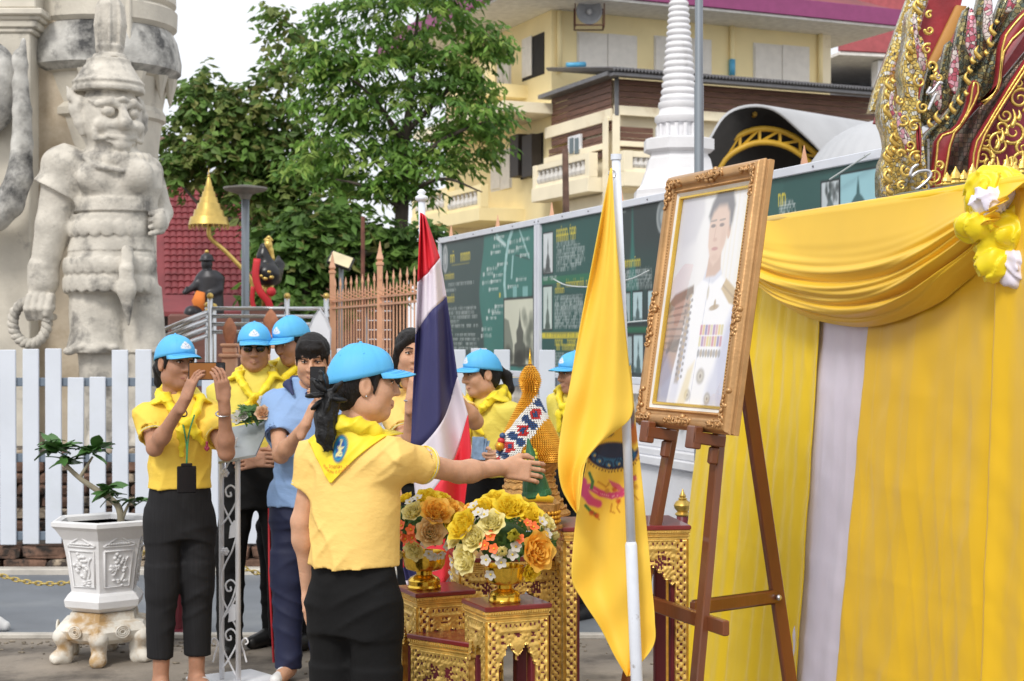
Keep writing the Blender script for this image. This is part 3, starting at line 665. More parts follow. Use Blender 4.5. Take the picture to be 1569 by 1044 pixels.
# ---- guardian statue
YS = 12.6; sc = S(YS)
st = empty('guardian_statue', (PX(165, YS), YS, 0), 'tall pale stone giant guardian with pointed crown gripping a ring', 'statue')
def G(px, py, d=0.): return V(PX(px, YS), YS + d, PZ(py, YS))
gx = lambda px: PX(px, YS); gz = lambda py: PZ(py, YS)
def stn(rows): return [(gz(y), gx(c), YS + d, r * sc, r * sc * q) for (y, c, r, q, d) in rows][::-1]
b = SDF()
b.loft(stn([(232, 176, 40, .9, 0), (242, 172, 58, .72, 0), (262, 180, 64, .72, 0), (290, 184, 64, .76, 0), (322, 178, 57, .8, 0), (345, 176, 61, .8, 0), (378, 170, 64, .8, 0), (412, 170, 66, .8, 0), (450, 172, 68, .75, 0)]), k=.05)
b.ell(G(158, 275, -.2), (.16, .1, .13), k=.06); b.ell(G(218, 272, -.2), (.14, .1, .13), k=.06)
for (y0, y1, grow) in ((306, 327, 4.5), (365, 386, 4)):     # belts
    b.loft(stn([(y0, 179 if y0 < 350 else 172, 57 + grow, .82, 0), (y1, 177 if y0 < 350 else 171, 57 + grow + (6 if y0 > 350 else 1), .82, 0)]), k=.008)
for (y0, y1, r0, r1, n_) in ((330, 352, 59, 63, 9), (388, 408, 65, 70, 12), (412, 436, 67, 71, 11)):   # scalloped tiers
    b.loft(stn([(y0, 172, r0, .82, 0), (y1, 170, r1, .84, 0)]), k=.012)
    for i in range(n_ + 3):
        a = -PI * .06 - (PI * 1.0) * i / (n_ + 1) + PI * .0; q = V(gx(170) + r1 * sc * .97 * math.cos(a), YS + r1 * sc * .82 * math.sin(a), gz(y1 + 1)); b.ell(q, (.022, .062, .07), rotz(a), k=.006)
b.loft(stn([(440, 150, 42, .9, 0), (470, 150, 44, .9, 0), (510, 152, 43, .9, -.02), (532, 152, 47, .9, -.03), (541, 150, 49, .9, -.03)]), k=.04)
b.loft(stn([(440, 214, 30, 1.1, .05), (490, 218, 31, 1.1, .05), (530, 220, 32, 1.1, .05), (541, 221, 33, 1.1, .05)]), k=.04)
b.loft(stn([(541, 156, 36, .9, 0), (600, 158, 34, .9, 0), (660, 160, 26, .9, 0), (700, 160, 30, 1.1, -.05)]), k=.01); b.loft(stn([(541, 216, 28, 1.1, .05), (640, 214, 24, 1.1, .05), (700, 214, 28, 1.2, 0)]), k=.01)
for i in range(7): b.ell(G(118 + 11 * i, 538 - 7 * abs(math.sin(i * .9)), -.22), (.05, .05, .035), k=.015)
b.chain([G(209, 388, -.3), G(209, 420, -.33), G(209, 445, -.32), G(209, 498, -.26)], [.05, .05, .075, .012], k=.02, n=V(0, 1, 0), f=.6); b.ell(G(209, 415, -.32), (.06, .05, .05), k=.01)
b.cone(G(122, 236, -.02), G(90, 296, -.05), .13, .205, k=.06); b.ell(G(102, 252, -.03), (.19, .19, .15), k=.06); b.cone(G(92, 290, -.05), G(86, 312, -.05), .15, .16, k=0, op='s')   # near shoulder guard
b.ell(G(228, 264, .1), (.09, .15, .13), k=.05)
b.chain([G(95, 285, -.05), G(86, 345, -.06), G(72, 412, -.08), G(68, 440, -.08)], [.145, .14, .108, .098], k=.03)
for y in (411, 421, 431): b.rc(G(71, y, -.08), G(70.5, y + 2, -.08), .122, .122, k=.004)
b.ell(G(67, 458, -.08), (.105, .1, .12), k=.03)
for i in range(4): x = 52 + 10.5 * i; b.chain([G(x + 3, 455, -.16), G(x, 474, -.18), G(x + 1, 487, -.13), G(x + 2, 486, -.05)], [.03, .031, .03, .028], k=.008)
b.chain([G(84, 455, -.1), G(87, 472, -.15), G(80, 482, -.17)], [.035, .032, .028], k=.01)
b.chain([G(228, 280, .2), G(240, 322, .22), G(243, 342, .05)], [.09, .08, .07], k=.03); b.ell(G(245, 340, -.05), (.07, .09, .1), k=.02)
for i in range(4): b.rc(G(251, 325 + 10 * i, -.06), G(236, 330 + 10 * i, -.13), .026, .022, k=.006)
for i in range(13):                                          # collar leaves
    a = -PI * .02 - PI * .96 * i / 12; b.ell(V(gx(176) + 50 * sc * math.cos(a), YS + 44 * sc * math.sin(a), gz(246 + 3 * math.sin(-a))), (.05, .03, .06), k=.006)
b.chain([G(140, 247, -.2), G(165, 262, -.3), G(200, 268, -.3), G(232, 256, -.15)], .02, k=.01)
# head
HR = rotz(math.radians(38)); HC = G(168, 186)
def H(x, f_, u): return HC + (HR @ V(x, -f_, u)) * (sc * 1.0)
def hr(*r): return np.array(r) * sc
b.ell(HC + V(0, 0, .02), hr(49, 50, 56), k=.02); b.ell(H(0, 14, -20), hr(40, 38, 32), HR, k=.04); b.rc(G(170, 225), G(172, 245), 38 * sc, 44 * sc, k=.03)
for sx in (-1, 1):
    b.ell(H(19 * sx, 44, 9), hr(16, 9, 12), HR, k=.01, op='s'); b.ell(H(19 * sx, 40, 9), hr(10, 9, 8), HR, k=.002)
    b.chain([H(4 * sx, 46, 16), H(18 * sx, 45, 24), H(34 * sx, 34, 20), H(42 * sx, 22, 26)], [.026, .036, .03, .014], k=.004)
    b.ell(H(25 * sx, 36, -12), hr(15, 13, 12), HR, k=.02)
    b.chain([H(5 * sx, 50, -14), H(22 * sx, 44, -12), H(36 * sx, 32, -20), H(36 * sx, 32, -32), H(26 * sx, 42, -32)], [.032, .034, .03, .026, .014], k=.003)
    b.chain([H(3 * sx, 48, -24), H(20 * sx, 43, -22), H(32 * sx, 34, -14)], [.018, .02, .014], k=.006)
    b.chain([H(45 * sx, -2, 26), H(51 * sx, 0, 10), H(49 * sx, 6, -8), H(46 * sx, 8, -22)], [.05, .06, .05, .03], k=.01)
    b.chain([H(47 * sx, 4, 22), H(54 * sx, -14, 34), H(56 * sx, -30, 52)], [.05, .04, .008], k=.02); b.chain([H(47 * sx, 4, 0), H(54 * sx, -10, 14), H(56 * sx, -24, 26)], [.04, .035, .008], k=.02)
    b.ell(H(10 * sx, 49, -10), hr(7, 7, 6), HR, k=.01)
b.chain([H(0, 46, 18), H(0, 52, 2), H(0, 56, -8)], [.028, .04, .062], k=.012); b.ell(H(0, 55, -9), hr(10, 10, 9), HR, k=.01)
b.chain([H(-24, 43, -28), H(0, 51, -32), H(24, 43, -28)], [.016, .03, .016], k=.002); b.chain([H(-22, 40, -36), H(0, 48, -40), H(22, 40, -36)], [.014, .026, .014], k=.002); b.ell(H(0, 46, -42), hr(14, 10, 10), HR, k=.02); b.chain([H(0, 46, -44), H(0, 46, -58)], [.04, .02], k=.01)
b.chain([H(-14, 47, 24), H(0, 50, 28), H(14, 47, 24)], [.016, .022, .016], k=.008)
# crown
b.loft(stn([(124, 166, 50, 1, 0), (129, 166, 55, 1, 0), (133, 166, 52, 1, 0), (138, 166, 55, 1, 0), (144, 166, 54, 1, 0)]), k=.002)
b.loft(stn([(98, 167, 33, 1, 0), (107, 166, 40, 1, 0), (113, 166, 43, 1, 0), (124, 166, 50, 1, 0)]), k=.004); b.loft(stn([(92, 167, 33, 1, 0), (100, 167, 34, 1, 0)]), k=.003); b.loft(stn([(84, 168, 24, 1, 0), (92, 168, 27, 1, 0)]), k=.003); b.loft(stn([(70, 168, 22, 1, 0), (84, 168, 20, 1, 0)]), k=.003)
b.loft(stn([(-16, 169, 4, 1, 0), (-8, 169, 12, 1, 0), (10, 169, 19, 1, 0), (40, 169, 21, 1, 0), (72, 168, 18, 1, 0)]), k=.01)
for a in np.linspace(0, 2 * PI, 8, endpoint=False):
    d = V(math.cos(a + .2), math.sin(a + .2), 0); cc = V(gx(169), YS, 0)
    b.chain([cc + d * 19 * sc + V(0, 0, gz(72)), cc + d * 22 * sc + V(0, 0, gz(40)), cc + d * 19 * sc + V(0, 0, gz(10)), cc + d * 6 * sc + V(0, 0, gz(-12))], [.014, .016, .014, .01], k=.006)
b.disp(lambda p: .002 * vnoise(p * 14, 3))
v, f = b.mesh(.0105)
mesh_obj('figure', v, f, M('stone_pale', 0), st)
A = np.linspace(0, 2 * PI, 90, endpoint=False); m = MB(); pts = [G(53 + 26 * math.cos(a), 495 + 32 * math.sin(a), -.12) for a in A]
for k_ in range(2): m.tube([p + .02 * (math.cos(a * 11 + k_ * PI) * nrm(p - G(53, 495, -.12)) + math.sin(a * 11 + k_ * PI) * V(0, 1, 0)) for p, a in zip(pts, A)], .028, 8, closed=True)
m.build('ring', M('stone_pale', 0), st, smooth=True)
m = MB(); m.cbox((gx(180), YS, gz(720) / 2), (1.25, .8, gz(720)), .03); m.build('pedestal', M('temple_pale', 0), st)

# ================================================================== BACKGROUND LEFT
M('roof_red', (.2, .035, .04), .65, var=.25, vs=1.5, bump=.2); M('dark_wood', (.055, .035, .03), .7, var=.3); M('brown_wall', (.16, .07, .055), .7, var=.15, vs=3, stretch=(1, 1, 6)); M('concrete_lt', (.55, .54, .52), .8)
YR = 30.0
e = empty('red_roof_hall', (PX(330, YR), YR, 0), 'hall with a low red tiled roof behind the statues', 'building')
m = MB(); a, c_ = P(228, 282, YR + 3), P(398, 445, YR); m.box(((PX(180, YR) + PX(500, YR)) / 2, YR + 3.5, 1.2), (PX(500, YR) - PX(180, YR), 5, 2.4)); m.build('wall', M('dark_wood', 0), e)
rt = np.array([P(200, 285, YR + 2.6), P(400, 285, YR + 2.6)]); rb = np.array([P(200, 452, YR), P(500, 452, YR)])
m = MB(); m.add([rt[0], rt[1], rb[1], rb[0], rt[0] - V(0, 0, .1), rt[1] - V(0, 0, .1), rb[1] - V(0, 0, .1), rb[0] - V(0, 0, .1)], [(3, 2, 1, 0), (4, 5, 6, 7), (0, 1, 5, 4), (1, 2, 6, 5), (2, 3, 7, 6), (3, 0, 4, 7)]); m.build('roof', M('roof_red', 0), e)
sl_ = nrm(rb[0] - rt[0]); L_ = np.linalg.norm(rb[0] - rt[0]); up = nrm(np.cross(V(1, 0, 0), sl_)); up = up if up[2] > 0 else -up
A = np.linspace(0, PI, 7); tw = .128; th = .2
m = MB(); pr = [(tw * (i / 6 - .5) * 1.02, .03 * math.sin(a) ** .8) for i, a in enumerate(A)]
g_ = np.array([[V(1, 0, 0) * x + up * (h + .03 * (1 - k)) + sl_ * (k * th) for (x, h) in pr] for k in (0, 1)]); g_[0] -= up * .03; g_[1] += up * .03
m.grid(g_); m.grid(np.array([g_[1], g_[1] - up * .035])); tm = bpy.data.meshes.new('roof_tile'); tm.from_pydata(m.v, [], m.f); tm.materials.append(M('roof_red', 0))
for r in range(int(L_ / th) + 1):
    for k in range(26):
        q = rt[0] + sl_ * r * th + up * .015 + V(1, 0, 0) * (PX(208, YR) - rt[0][0] + k * tw)
        if q[0] > PX(425, YR): continue
        o = bpy.data.objects.new('roof_tile', tm); COL.objects.link(o); o.parent = e; o.location = q - wloc(e)
m = MB(); m.beam(rb[0] + V(0, -.05, -.12), rb[1] + V(0, -.05, -.12), .05, .22); m.build('fascia', M('dark_wood', 0), e)
m = MB(); a = P(398, 470, YR - .5)
e2 = empty('lower_roof', P(330, 470, YR - 1), 'narrow lower red tile eave below the hall roof', 'roof'); q0, q1 = P(200, 452, YR - .2), P(420, 452, YR - .2); r0, r1 = P(200, 478, YR - 1.4), P(420, 478, YR - 1.4)
m = MB(); m.add([q0, q1, r1, r0, q0 - V(0, 0, .08), q1 - V(0, 0, .08), r1 - V(0, 0, .08), r0 - V(0, 0, .08)], [(3, 2, 1, 0), (4, 5, 6, 7), (0, 1, 5, 4), (1, 2, 6, 5), (2, 3, 7, 6), (3, 0, 4, 7)]); m.build('eave', M('roof_red', 0), e2)
for px in (210, 290, 370): m = MB(); m.cyl((PX(px, YR - 1), YR - 1, 0), P(px, 470, YR - 1), .06); m.build('column', M('dark_wood', 0), e2)
# brown house wall behind the trees
YW = 27.; e = empty('wooden_house', (PX(470, YW), YW, 0), 'brown planked house wall glimpsed left of the spear fence', 'building')
for (x0, x1, y0, mt) in ((418, 470, 425, 'brown_wall'), (470, 620, 418, 'brown_wall')):
    z1 = PZ(y0, YW); n_ = int(z1 / .16)
    for k in range(n_): m = MB(); m.cbox(((PX(x0, YW) + PX(x1, YW)) / 2, YW + (.15 if x0 > 450 else 0), z1 * (k + .5) / n_), (PX(x1, YW) - PX(x0, YW), .1, z1 / n_ - .012), .008); m.build('plank', M(mt, 0), e)
m = MB(); m.cbox((PX(470, YW), YW - .08, PZ(418, YW) / 2), (.2, .2, PZ(418, YW)), .01); m.build('corner_post', M('dark_wood', 0), e)
# distant bell tower
YT = 60.; e = empty('bell_tower', (PX(263, YT), YT, 0), 'distant tower with small brown pyramid roof above the treetops', 'tower'); c = V(PX(263, YT), YT, 0); z1, z0 = PZ(205, YT), PZ(220, YT)
m = MB(); m.lathe(c, [(.95, z0 - .06), (.95, z0), (.03, z1)], sq=4); m.build('roof', M('tower_roof', (.14, .07, .05), .7), e)
for dx in (-.5, .5):
    for dy in (-.5, .5): m = MB(); m.cyl(c + V(dx, dy, 0), c + V(dx, dy, z0), .06, n=8); m.build('leg', M('steel_grey', 0), e)
for z in (z0 - .9, z0 - 1.8, z0 - 2.6): m = MB(); [m.beam(c + V(*a, z), c + V(*b_, z), .05, .05) for a, b_ in (((-.5, -.5), (.5, -.5)), ((-.5, .5), (.5, .5)), ((-.5, -.5), (-.5, .5)), ((.5, -.5), (.5, .5)))]; m.build('brace', M('steel_grey', 0), e)
# golden tiered parasol on a bent pole
M('gold_old', (.62, .44, .13), .35, .75, var=.15, vs=10)
YP = 20.; sp_ = S(YP); c = V(PX(320, YP), YP, 0); e = empty('golden_parasol', (PX(386, YP), YP, 0), 'tiered golden ceremonial parasol on a bent gold pole', 'parasol')
tiers = [(345, 31), (333, 28), (333, 24), (322, 22), (322, 19), (312, 17), (312, 14.5), (303, 13), (303, 11), (294, 9.5), (294, 7.5), (286, 6.5), (286, 5), (279, 4), (272, 2)]
m = MB(); m.lathe(c, [(r * sp_, PZ(y, YP)) for (y, r) in tiers], 36); autosmooth(m.build('canopy', M('gold_old', 0), e), 30)
m = MB(); m.tube([c + V(0, 0, PZ(272, YP)), c + V(0, 0, PZ(258, YP))], [.014, .003], 8); m.ball(c + V(0, 0, PZ(270, YP)), .022, 8); m.build('spire', M('gold_old', 0), e, smooth=True)
m = MB()
for i in range(22): a = 2 * PI * i / 22; q = c + V(math.cos(a) * 30 * sp_, math.sin(a) * 30 * sp_, PZ(345, YP)); m.tube([q, q - V(0, 0, .06)], [.012, .003], 5)
m.build('fringe', M('gold_old', 0), e)['kind'] = 'stuff'
m = MB(); m.tube(curve([c + V(0, 0, PZ(345, YP)), P(322, 364, YP), P(345, 385, YP), P(372, 413, YP), P(385, 432, YP), P(387, 470, YP), V(PX(387, YP), YP, 0)], 30), .028, 10); m.build('pole', M('gold_old', 0), e, smooth=True)
# bronze seated figure
YB = 21.; sb = S(YB); B_ = lambda px, py, d=0.: V(PX(px, YB), YB + d, PZ(py, YB)); M('bronze', (.035, .035, .04), .4, .4, var=.2); M('orange_cloth', (.75, .22, .04), .8)
e = empty('bronze_statue', (PX(318, YB), YB, 0), 'dark bronze figure in a domed hat with an orange sash', 'statue'); b = SDF()
b.loft([(PZ(482, YB), PX(318, YB), YB, .22, .2), (PZ(450, YB), PX(320, YB), YB, .19, .15), (PZ(425, YB), PX(322, YB), YB, .2, .13), (PZ(414, YB), PX(320, YB), YB, .1, .09)], k=.04)
b.ell(B_(317, 405), (.075, .085, .1), k=.02); b.rc(B_(318, 414), B_(319, 420), .05, .06); b.loft([(PZ(400, YB), PX(317, YB), YB, .13, .13), (PZ(398, YB), PX(317, YB), YB, .09, .09), (PZ(392, YB), PX(317, YB), YB, .08, .08), (PZ(388, YB), PX(317, YB), YB, .03, .03)], k=.005)
b.chain([B_(310, 424), B_(300, 440, -.1), B_(288, 449, -.2)], [.065, .05, .035]); b.chain([B_(333, 424), B_(337, 445, -.05), B_(326, 452, -.15)], [.065, .055, .04]); b.chain([B_(288, 449, -.2), B_(291, 440, -.2)], [.02, .015])
b.chain([B_(314, 478), B_(300, 480, -.3), B_(298, 510, -.32)], [.1, .09, .06])
mesh_obj('figure', *b.mesh(.018), M('bronze', 0), e); m = MB(); m.ball(B_(317, 386), .03, 8); m.build('hat_tip', M('gold_old', 0), e, smooth=True)
m = MB(); m.tube([B_(312, 448, -.2), B_(309, 462, -.22), B_(311, 482, -.2)], [.06, .09, .05], 8, flat=.4); m.build('sash', M('orange_cloth', 0), e, smooth=True)
m = MB(); m.cbox((PX(318, YB), YB, PZ(482, YB) / 2), (.9, .8, PZ(482, YB)), .03); m.build('plinth', M('brown_wall', 0), e)
# black and gold rooster statue with ribbons
YC = 19.5; C_ = lambda px, py, d=0.: V(PX(px, YC), YC + d, PZ(py, YC)); M('black_gloss', (.012, .012, .014), .3); M('ribbon_red', (.55, .02, .03), .6)
e = empty('rooster_statue', (PX(407, YC), YC, 0), 'black and gold rooster statue wrapped in red ribbons', 'statue'); b = SDF()
b.ell(C_(410, 420), (.17, .2, .16)); b.chain([C_(410, 410), C_(404, 392), C_(405, 380)], [.12, .085, .06]); b.chain([C_(418, 425, .1), C_(424, 405, .2), C_(422, 392, .25)], [.1, .07, .02]); mesh_obj('body', *b.mesh(.014), M('black_gloss', 0), e)
b = SDF(); b.ell(C_(411, 376), (.055, .06, .075)); b.chain([C_(414, 384), C_(417, 396), C_(418, 408)], [.045, .03, .012]); b.rc(C_(406, 378), C_(399, 381), .022, .006); b.chain([C_(405, 368), C_(412, 364), C_(418, 369)], [.012, .022, .012], k=.01)
for q in ((415, 418), (410, 428), (419, 426), (404, 424)): b.ell(C_(*q, -.17), (.035, .03, .025), k=.005)
mesh_obj('head', *b.mesh(.01), M('gold_old', 0), e)
m = MB(); m.tube(curve([C_(398, 398, -.2), C_(396, 425, -.22), C_(403, 448, -.22), C_(414, 462, -.2), C_(418, 475, -.18)], 20), .045, 8, flat=.3); m.tube(curve([C_(392, 440, -.18), C_(390, 460, -.18), C_(394, 476, -.18)], 10), .03, 8, flat=.3); m.ball(C_(419, 448, -.18), (.06, .05, .06), 10); m.build('ribbon', M('ribbon_red', 0), e, smooth=True)
for x in (406, 414): m = MB(); m.tube([C_(x, 432), C_(x - 1, 450), C_(x - 2, 472)], [.06, .03, .028], 8); m.build('leg', M('gold_old', 0), e, smooth=True)
m = MB(); m.cbox((PX(409, YC), YC, PZ(472, YC) / 2), (.5, .5, PZ(472, YC)), .03); m.build('plinth', M('brown_wall', 0), e)
# solar lamps and poles
def solar(px, Y, ytop, label, rdisc):
    c = V(PX(px, Y), Y, 0); e = empty('solar_lamp', c, label, 'lamp', 'solar lamps in the garden')
    m = MB(); m.cyl(c, c + V(0, 0, PZ(ytop + 6, Y)), .045, n=14); m.build('pole', M('steel_grey', 0), e, smooth=True); z = PZ(ytop, Y)
    m = MB(); m.lathe(c, [(.05, z - .12), (.08, z - .06), (rdisc * .9, z - .02), (rdisc, z), (rdisc, z + .02), (.1, z + .04)], 28); autosmooth(m.build('disc', M('lamp_disc', (.2, .19, .17), .5, var=.2), e))
solar(376, 18., 290, 'grey solar lamp with flat round disc left of the trees', .25); solar(561, 24., 388, 'dark solar lamp with small disc behind the spear fence', .24)
m = MB(); c = V(PX(556, 23), 23, 0); m.tube([c, c + V(0, 0, PZ(332, 23))], .03, 8); tag(m.build('rusty_pole', M('rust', (.12, .045, .03), .9, var=.4), smooth=True, loc=c), 'thin rusty brown pole standing behind the spear fence', 'pole')
e = empty('floodlight', (PX(522, 19), 19, 0), 'square solar floodlight with cream panel tilted above the fence corner', 'floodlight'); q = P(522, 400, 19); Rl = roty(math.radians(20)) @ rotx(math.radians(-35))
m = MB(); m.cbox(q, (.3, .04, .2), .01, Rl); m.build('housing', M('black_gloss', 0), e); m = MB(); m.cbox(q + Rl @ V(0, -.025, 0), (.26, .012, .165), .004, Rl); m.build('panel', M('cream_panel', (.72, .64, .42), .4), e); m = MB(); m.cyl((q[0], 19.05, 0), q + V(0, .05, -.05), .03, n=10); m.build('pole', M('steel_grey', 0), e)
# stainless railings with gold knobs
M('stainless', (.62, .63, .64), .22, 1., var=.05); YL = 16.; L_ = lambda px, py, d=0.: V(PX(px, YL), YL + d, PZ(py, YL))
e = empty('steel_railing', (PX(400, YL), YL, 0), 'stainless steel terrace railing with gold ball post caps', 'railing')
for y in (473, 485, 497, 509): m = MB(); m.tube([L_(322, y), L_(505, y)], .02, 8); m.build('rail', M('stainless', 0), e, smooth=True)
for x in (322, 500, 440): m = MB(); m.cyl(V(PX(x, YL), YL, 0), L_(x, 458), .028, n=10); m.build('post', M('stainless', 0), e, smooth=True); m = MB(); m.ball(L_(x, 454), .035, 10); m.build('knob', M('gold_old', 0), e, smooth=True)
e = empty('stair_railing', (PX(270, YL), YL, 0), 'sloping stainless stair handrails with gold ball post caps', 'railing')
for k in range(4): m = MB(); m.tube([L_(225, 516 + 11 * k), L_(318, 478 + 12 * k)], .022, 8); m.build('rail', M('stainless', 0), e, smooth=True)
for k in range(3): m = MB(); m.tube([L_(225, 505 + 12 * k, 1.2), L_(283, 478 + 12 * k, 1.2)], .022, 8); m.build('rail', M('stainless', 0), e, smooth=True)
for (x, y, d) in ((283, 478, 1.2), (271, 466, 1.6), (311, 472, .6)): m = MB(); m.cyl(V(PX(x, YL), YL + d, 0), L_(x, y, d), .026, n=10); m.build('post', M('stainless', 0), e, smooth=True); m = MB(); m.ball(L_(x, y - 4, d), .034, 10); m.build('knob', M('gold_old', 0), e, smooth=True)
# carved lotus bud posts behind the fence
M('terracotta', (.42, .17, .09), .8, var=.25, vs=14, bump=.4, bs=60)
for (px, yt, Y, r, lab) in ((352, 487, 14.5, 11, 'terracotta lotus bud post behind the two men, left one'), (415, 474, 14.2, 12, 'terracotta lotus bud post rising between the two blue caps'),):
    c = V(PX(px, Y), Y, 0); s1 = S(Y); e = empty('lotus_post', c, lab, 'post'); zt = PZ(yt, Y)
    m = MB(); m.lathe(c, [(r * .5 * s1, zt - 40 * s1), (r * s1, zt - 22 * s1), (r * .95 * s1, zt - 15 * s1), (r * .6 * s1, zt - 7 * s1), (r * .15 * s1, zt)], 16); autosmooth(m.build('bud', M('terracotta', 0), e), 50)
    m = MB(); [m.cbox(c + V(0, 0, z), (wd * s1, wd * s1, h_ * s1), .01) for (z, wd, h_) in (((zt - 42 * s1), 26, 5), ((zt - 50 * s1), 20, 10), ((zt - 58 * s1), 30, 6))]; m.cbox(c + V(0, 0, (zt - 61 * s1) / 2), (.13, .13, zt - 61 * s1), .01); m.build('pedestal', M('fence_pink', 0), e)
mb = MB(); c = P(490, 488, 14.); mb.prism([(-.09, -.3), (.09, -.3), (.1, -.1), (.05, .02), (0, .09), (-.05, .02), (-.1, -.1)], c + V(0, -.04, 0), V(1, 0, 0), V(0, 0, 1), -.08, bev=.015); mb.cbox(V(c[0], c[1], (c[2] - .3) / 2), (.16, .14, c[2] - .3), .01); tag(mb.build('boundary_stone', M('white_wall', 0), loc=V(c[0], c[1], 0)), 'white leaf shaped boundary stone beside the spear fence', 'stone')
# ================================================================== BUILDINGS BEHIND
M('wall_yellow', (.93, .79, .45), .8, var=.06, vs=1.2, bump=.1, bs=20, col2=(.84, .68, .37), c2=(.58, .8), c2s=.8); M('wall_cream', (.93, .84, .63), .8, var=.07, vs=1.5, col2=(.6, .46, .28), c2=(.6, .8), c2s=1.2)
M('fascia_magenta', (.27, .05, .16), .5, var=.08); M('soffit', (.82, .81, .78), .8); M('shutter', (.78, .75, .7), .6, var=.06); M('shutter_dark', (.035, .028, .025), .6); M('interior_shade', (.025, .024, .024), .9)  # last one: shade inside canopy and open windows, put into colour
M('plank_brown', (.15, .07, .045), .6, var=.3, vs=3, stretch=(1, 1, 8)); M('corrugate', (.16, .16, .17), .5, .3); M('baluster', (.62, .6, .57), .7, var=.1); M('pipe_blue', (.1, .42, .68), .4); M('window_white', (.75, .77, .8), .4); M('glass_dark', (.05, .09, .1), .05, spec=.8)
UX = V(.915, .403, 0); UL = V(-.396, .918, 0)
class Face:
    """a vertical wall plane seen in the photo: pixel to (s, z)"""
    def __init__(s, px, Y, d): s.o = V(PX(px, Y), Y, 0); s.d = d; s.n = nrm(np.cross(d, V(0, 0, 1))); s.n = s.n if s.n @ -s.o > 0 else -s.n
    def s_(s, px): k = (px - CX) / F_PX; return (k * s.o[1] - s.o[0]) / (s.d[0] - k * s.d[1])
    def sz(s, px, py): a = s.s_(px); Y = s.o[1] + a * s.d[1]; return a, PZ(py, Y)
    def pt(s, a, z, d=0.): return s.o + s.d * a + s.n * d + V(0, 0, z)
    def rect(s, m, x0, y0, x1, y1, d0, d1, bev=.006, mi=0):
        a0, a1 = sorted((s.s_(x0), s.s_(x1))); zm = lambda py: (s.sz(x0, py)[1] + s.sz(x1, py)[1]) / 2
        s.slab(m, a0, a1, zm(y1), zm(y0), d0, d1, bev, mi)
    def slab(s, m, a0, a1, z0, z1, d0, d1, bev=.006, mi=0):
        R = np.stack([s.d, s.n, V(0, 0, 1)], 1); m.cbox(s.pt((a0 + a1) / 2, (z0 + z1) / 2, (d0 + d1) / 2), (a1 - a0, d1 - d0, z1 - z0), bev, R, mi)
F1 = Face(845, 35, UX); F2 = Face(845, 35, UL)
e = empty('yellow_house', (F1.o[0], F1.o[1], 0), 'yellow three storey house with magenta roof edge and white shutters', 'house')
H1 = PZ(15, 35); aR = F1.s_(1272)
m = MB(); F1.slab(m, 0, aR, 0, H1, -6.5, 0); m.build('wall', M('wall_yellow', 0), e)
m = MB(); F1.slab(m, -1.5, aR + 1.0, H1, H1 + .06, -7.5, 1.35); m.build('eave', M('soffit', 0), e)
m = MB(); F1.slab(m, -1.6, aR + 1.1, H1 + .065, H1 + .45, 1.3, 1.42); F2.slab(m, -1.42, 7.5, H1 + .065, H1 + .45, 1.5, 1.62); m.build('fascia', M('fascia_magenta', 0), e)
m = MB(); ct = F1.pt(aR / 2, H1 + 2.6, -3); q = [F1.pt(-1.5, H1 + .44, 1.35), F1.pt(aR + 1, H1 + .44, 1.35), F1.pt(aR + 1, H1 + .44, -7.4), F1.pt(-1.5, H1 + .44, -7.4), F1.pt(2.5, H1 + 2.4, -3), F1.pt(aR - 2.5, H1 + 2.4, -3)]
m.add(q, [(0, 1, 5, 4), (1, 2, 5), (2, 3, 4, 5), (3, 0, 4), (3, 2, 1, 0)]); m.build('roof', M('roof_red', 0), e)
def shutters(F, x0, y0, x1, y1, par, mat='shutter', dark=None):
    m = MB(); F.rect(m, x0 - 1.5, y0 - 1.5, x1 + 1.5, y1 + 1.5, -.02, .03); w_ = m.build('window', M('interior_shade', 0) if dark else M('shutter', 0), par)  # open windows get a dark sheet for the shade inside
    xm = (x0 + x1) / 2
    for (a, b_) in ((x0, xm - .5), (xm + .5, x1)):
        if dark and (a == x0) == (dark == 'l'): continue
        m = MB(); F.rect(m, a, y0, b_, y1, .035, .06); m.build('leaf', M(mat, 0), w_)
for r in ((885, 54, 974, 111), (1003, 60, 1088, 119), (1155, 71, 1238, 127)): shutters(F1, *r, e)
for (x, y0, y1) in ((855, 18, 112), (1119, 38, 118), (1254, 44, 130)): m = MB(); a, z0 = F1.sz(x, y1); _, z1 = F1.sz(x, y0); m.tube([F1.pt(a, z0, .08), F1.pt(a, z1, .08)], .06, 10); m.build('pipe', M('wall_yellow', 0), e, smooth=True)
m = MB(); a, z = F1.sz(1119, 104); m.tube([F1.pt(a, z - .2, .08), F1.pt(a, z + .18, .08)], .075, 10); a, z = F1.sz(866, 108); m.tube([F1.pt(a - .25, z, .6), F1.pt(a + .2, z + .05, .6)], .06, 10); m.build('pipe_end', M('pipe_blue', 0), e, smooth=True)['kind'] = 'stuff'
m = MB(); F1.rect(m, 1256, 45, 1271, 130, 0.003, .06); m.build('pilaster', M('wall_cream', 0), e)
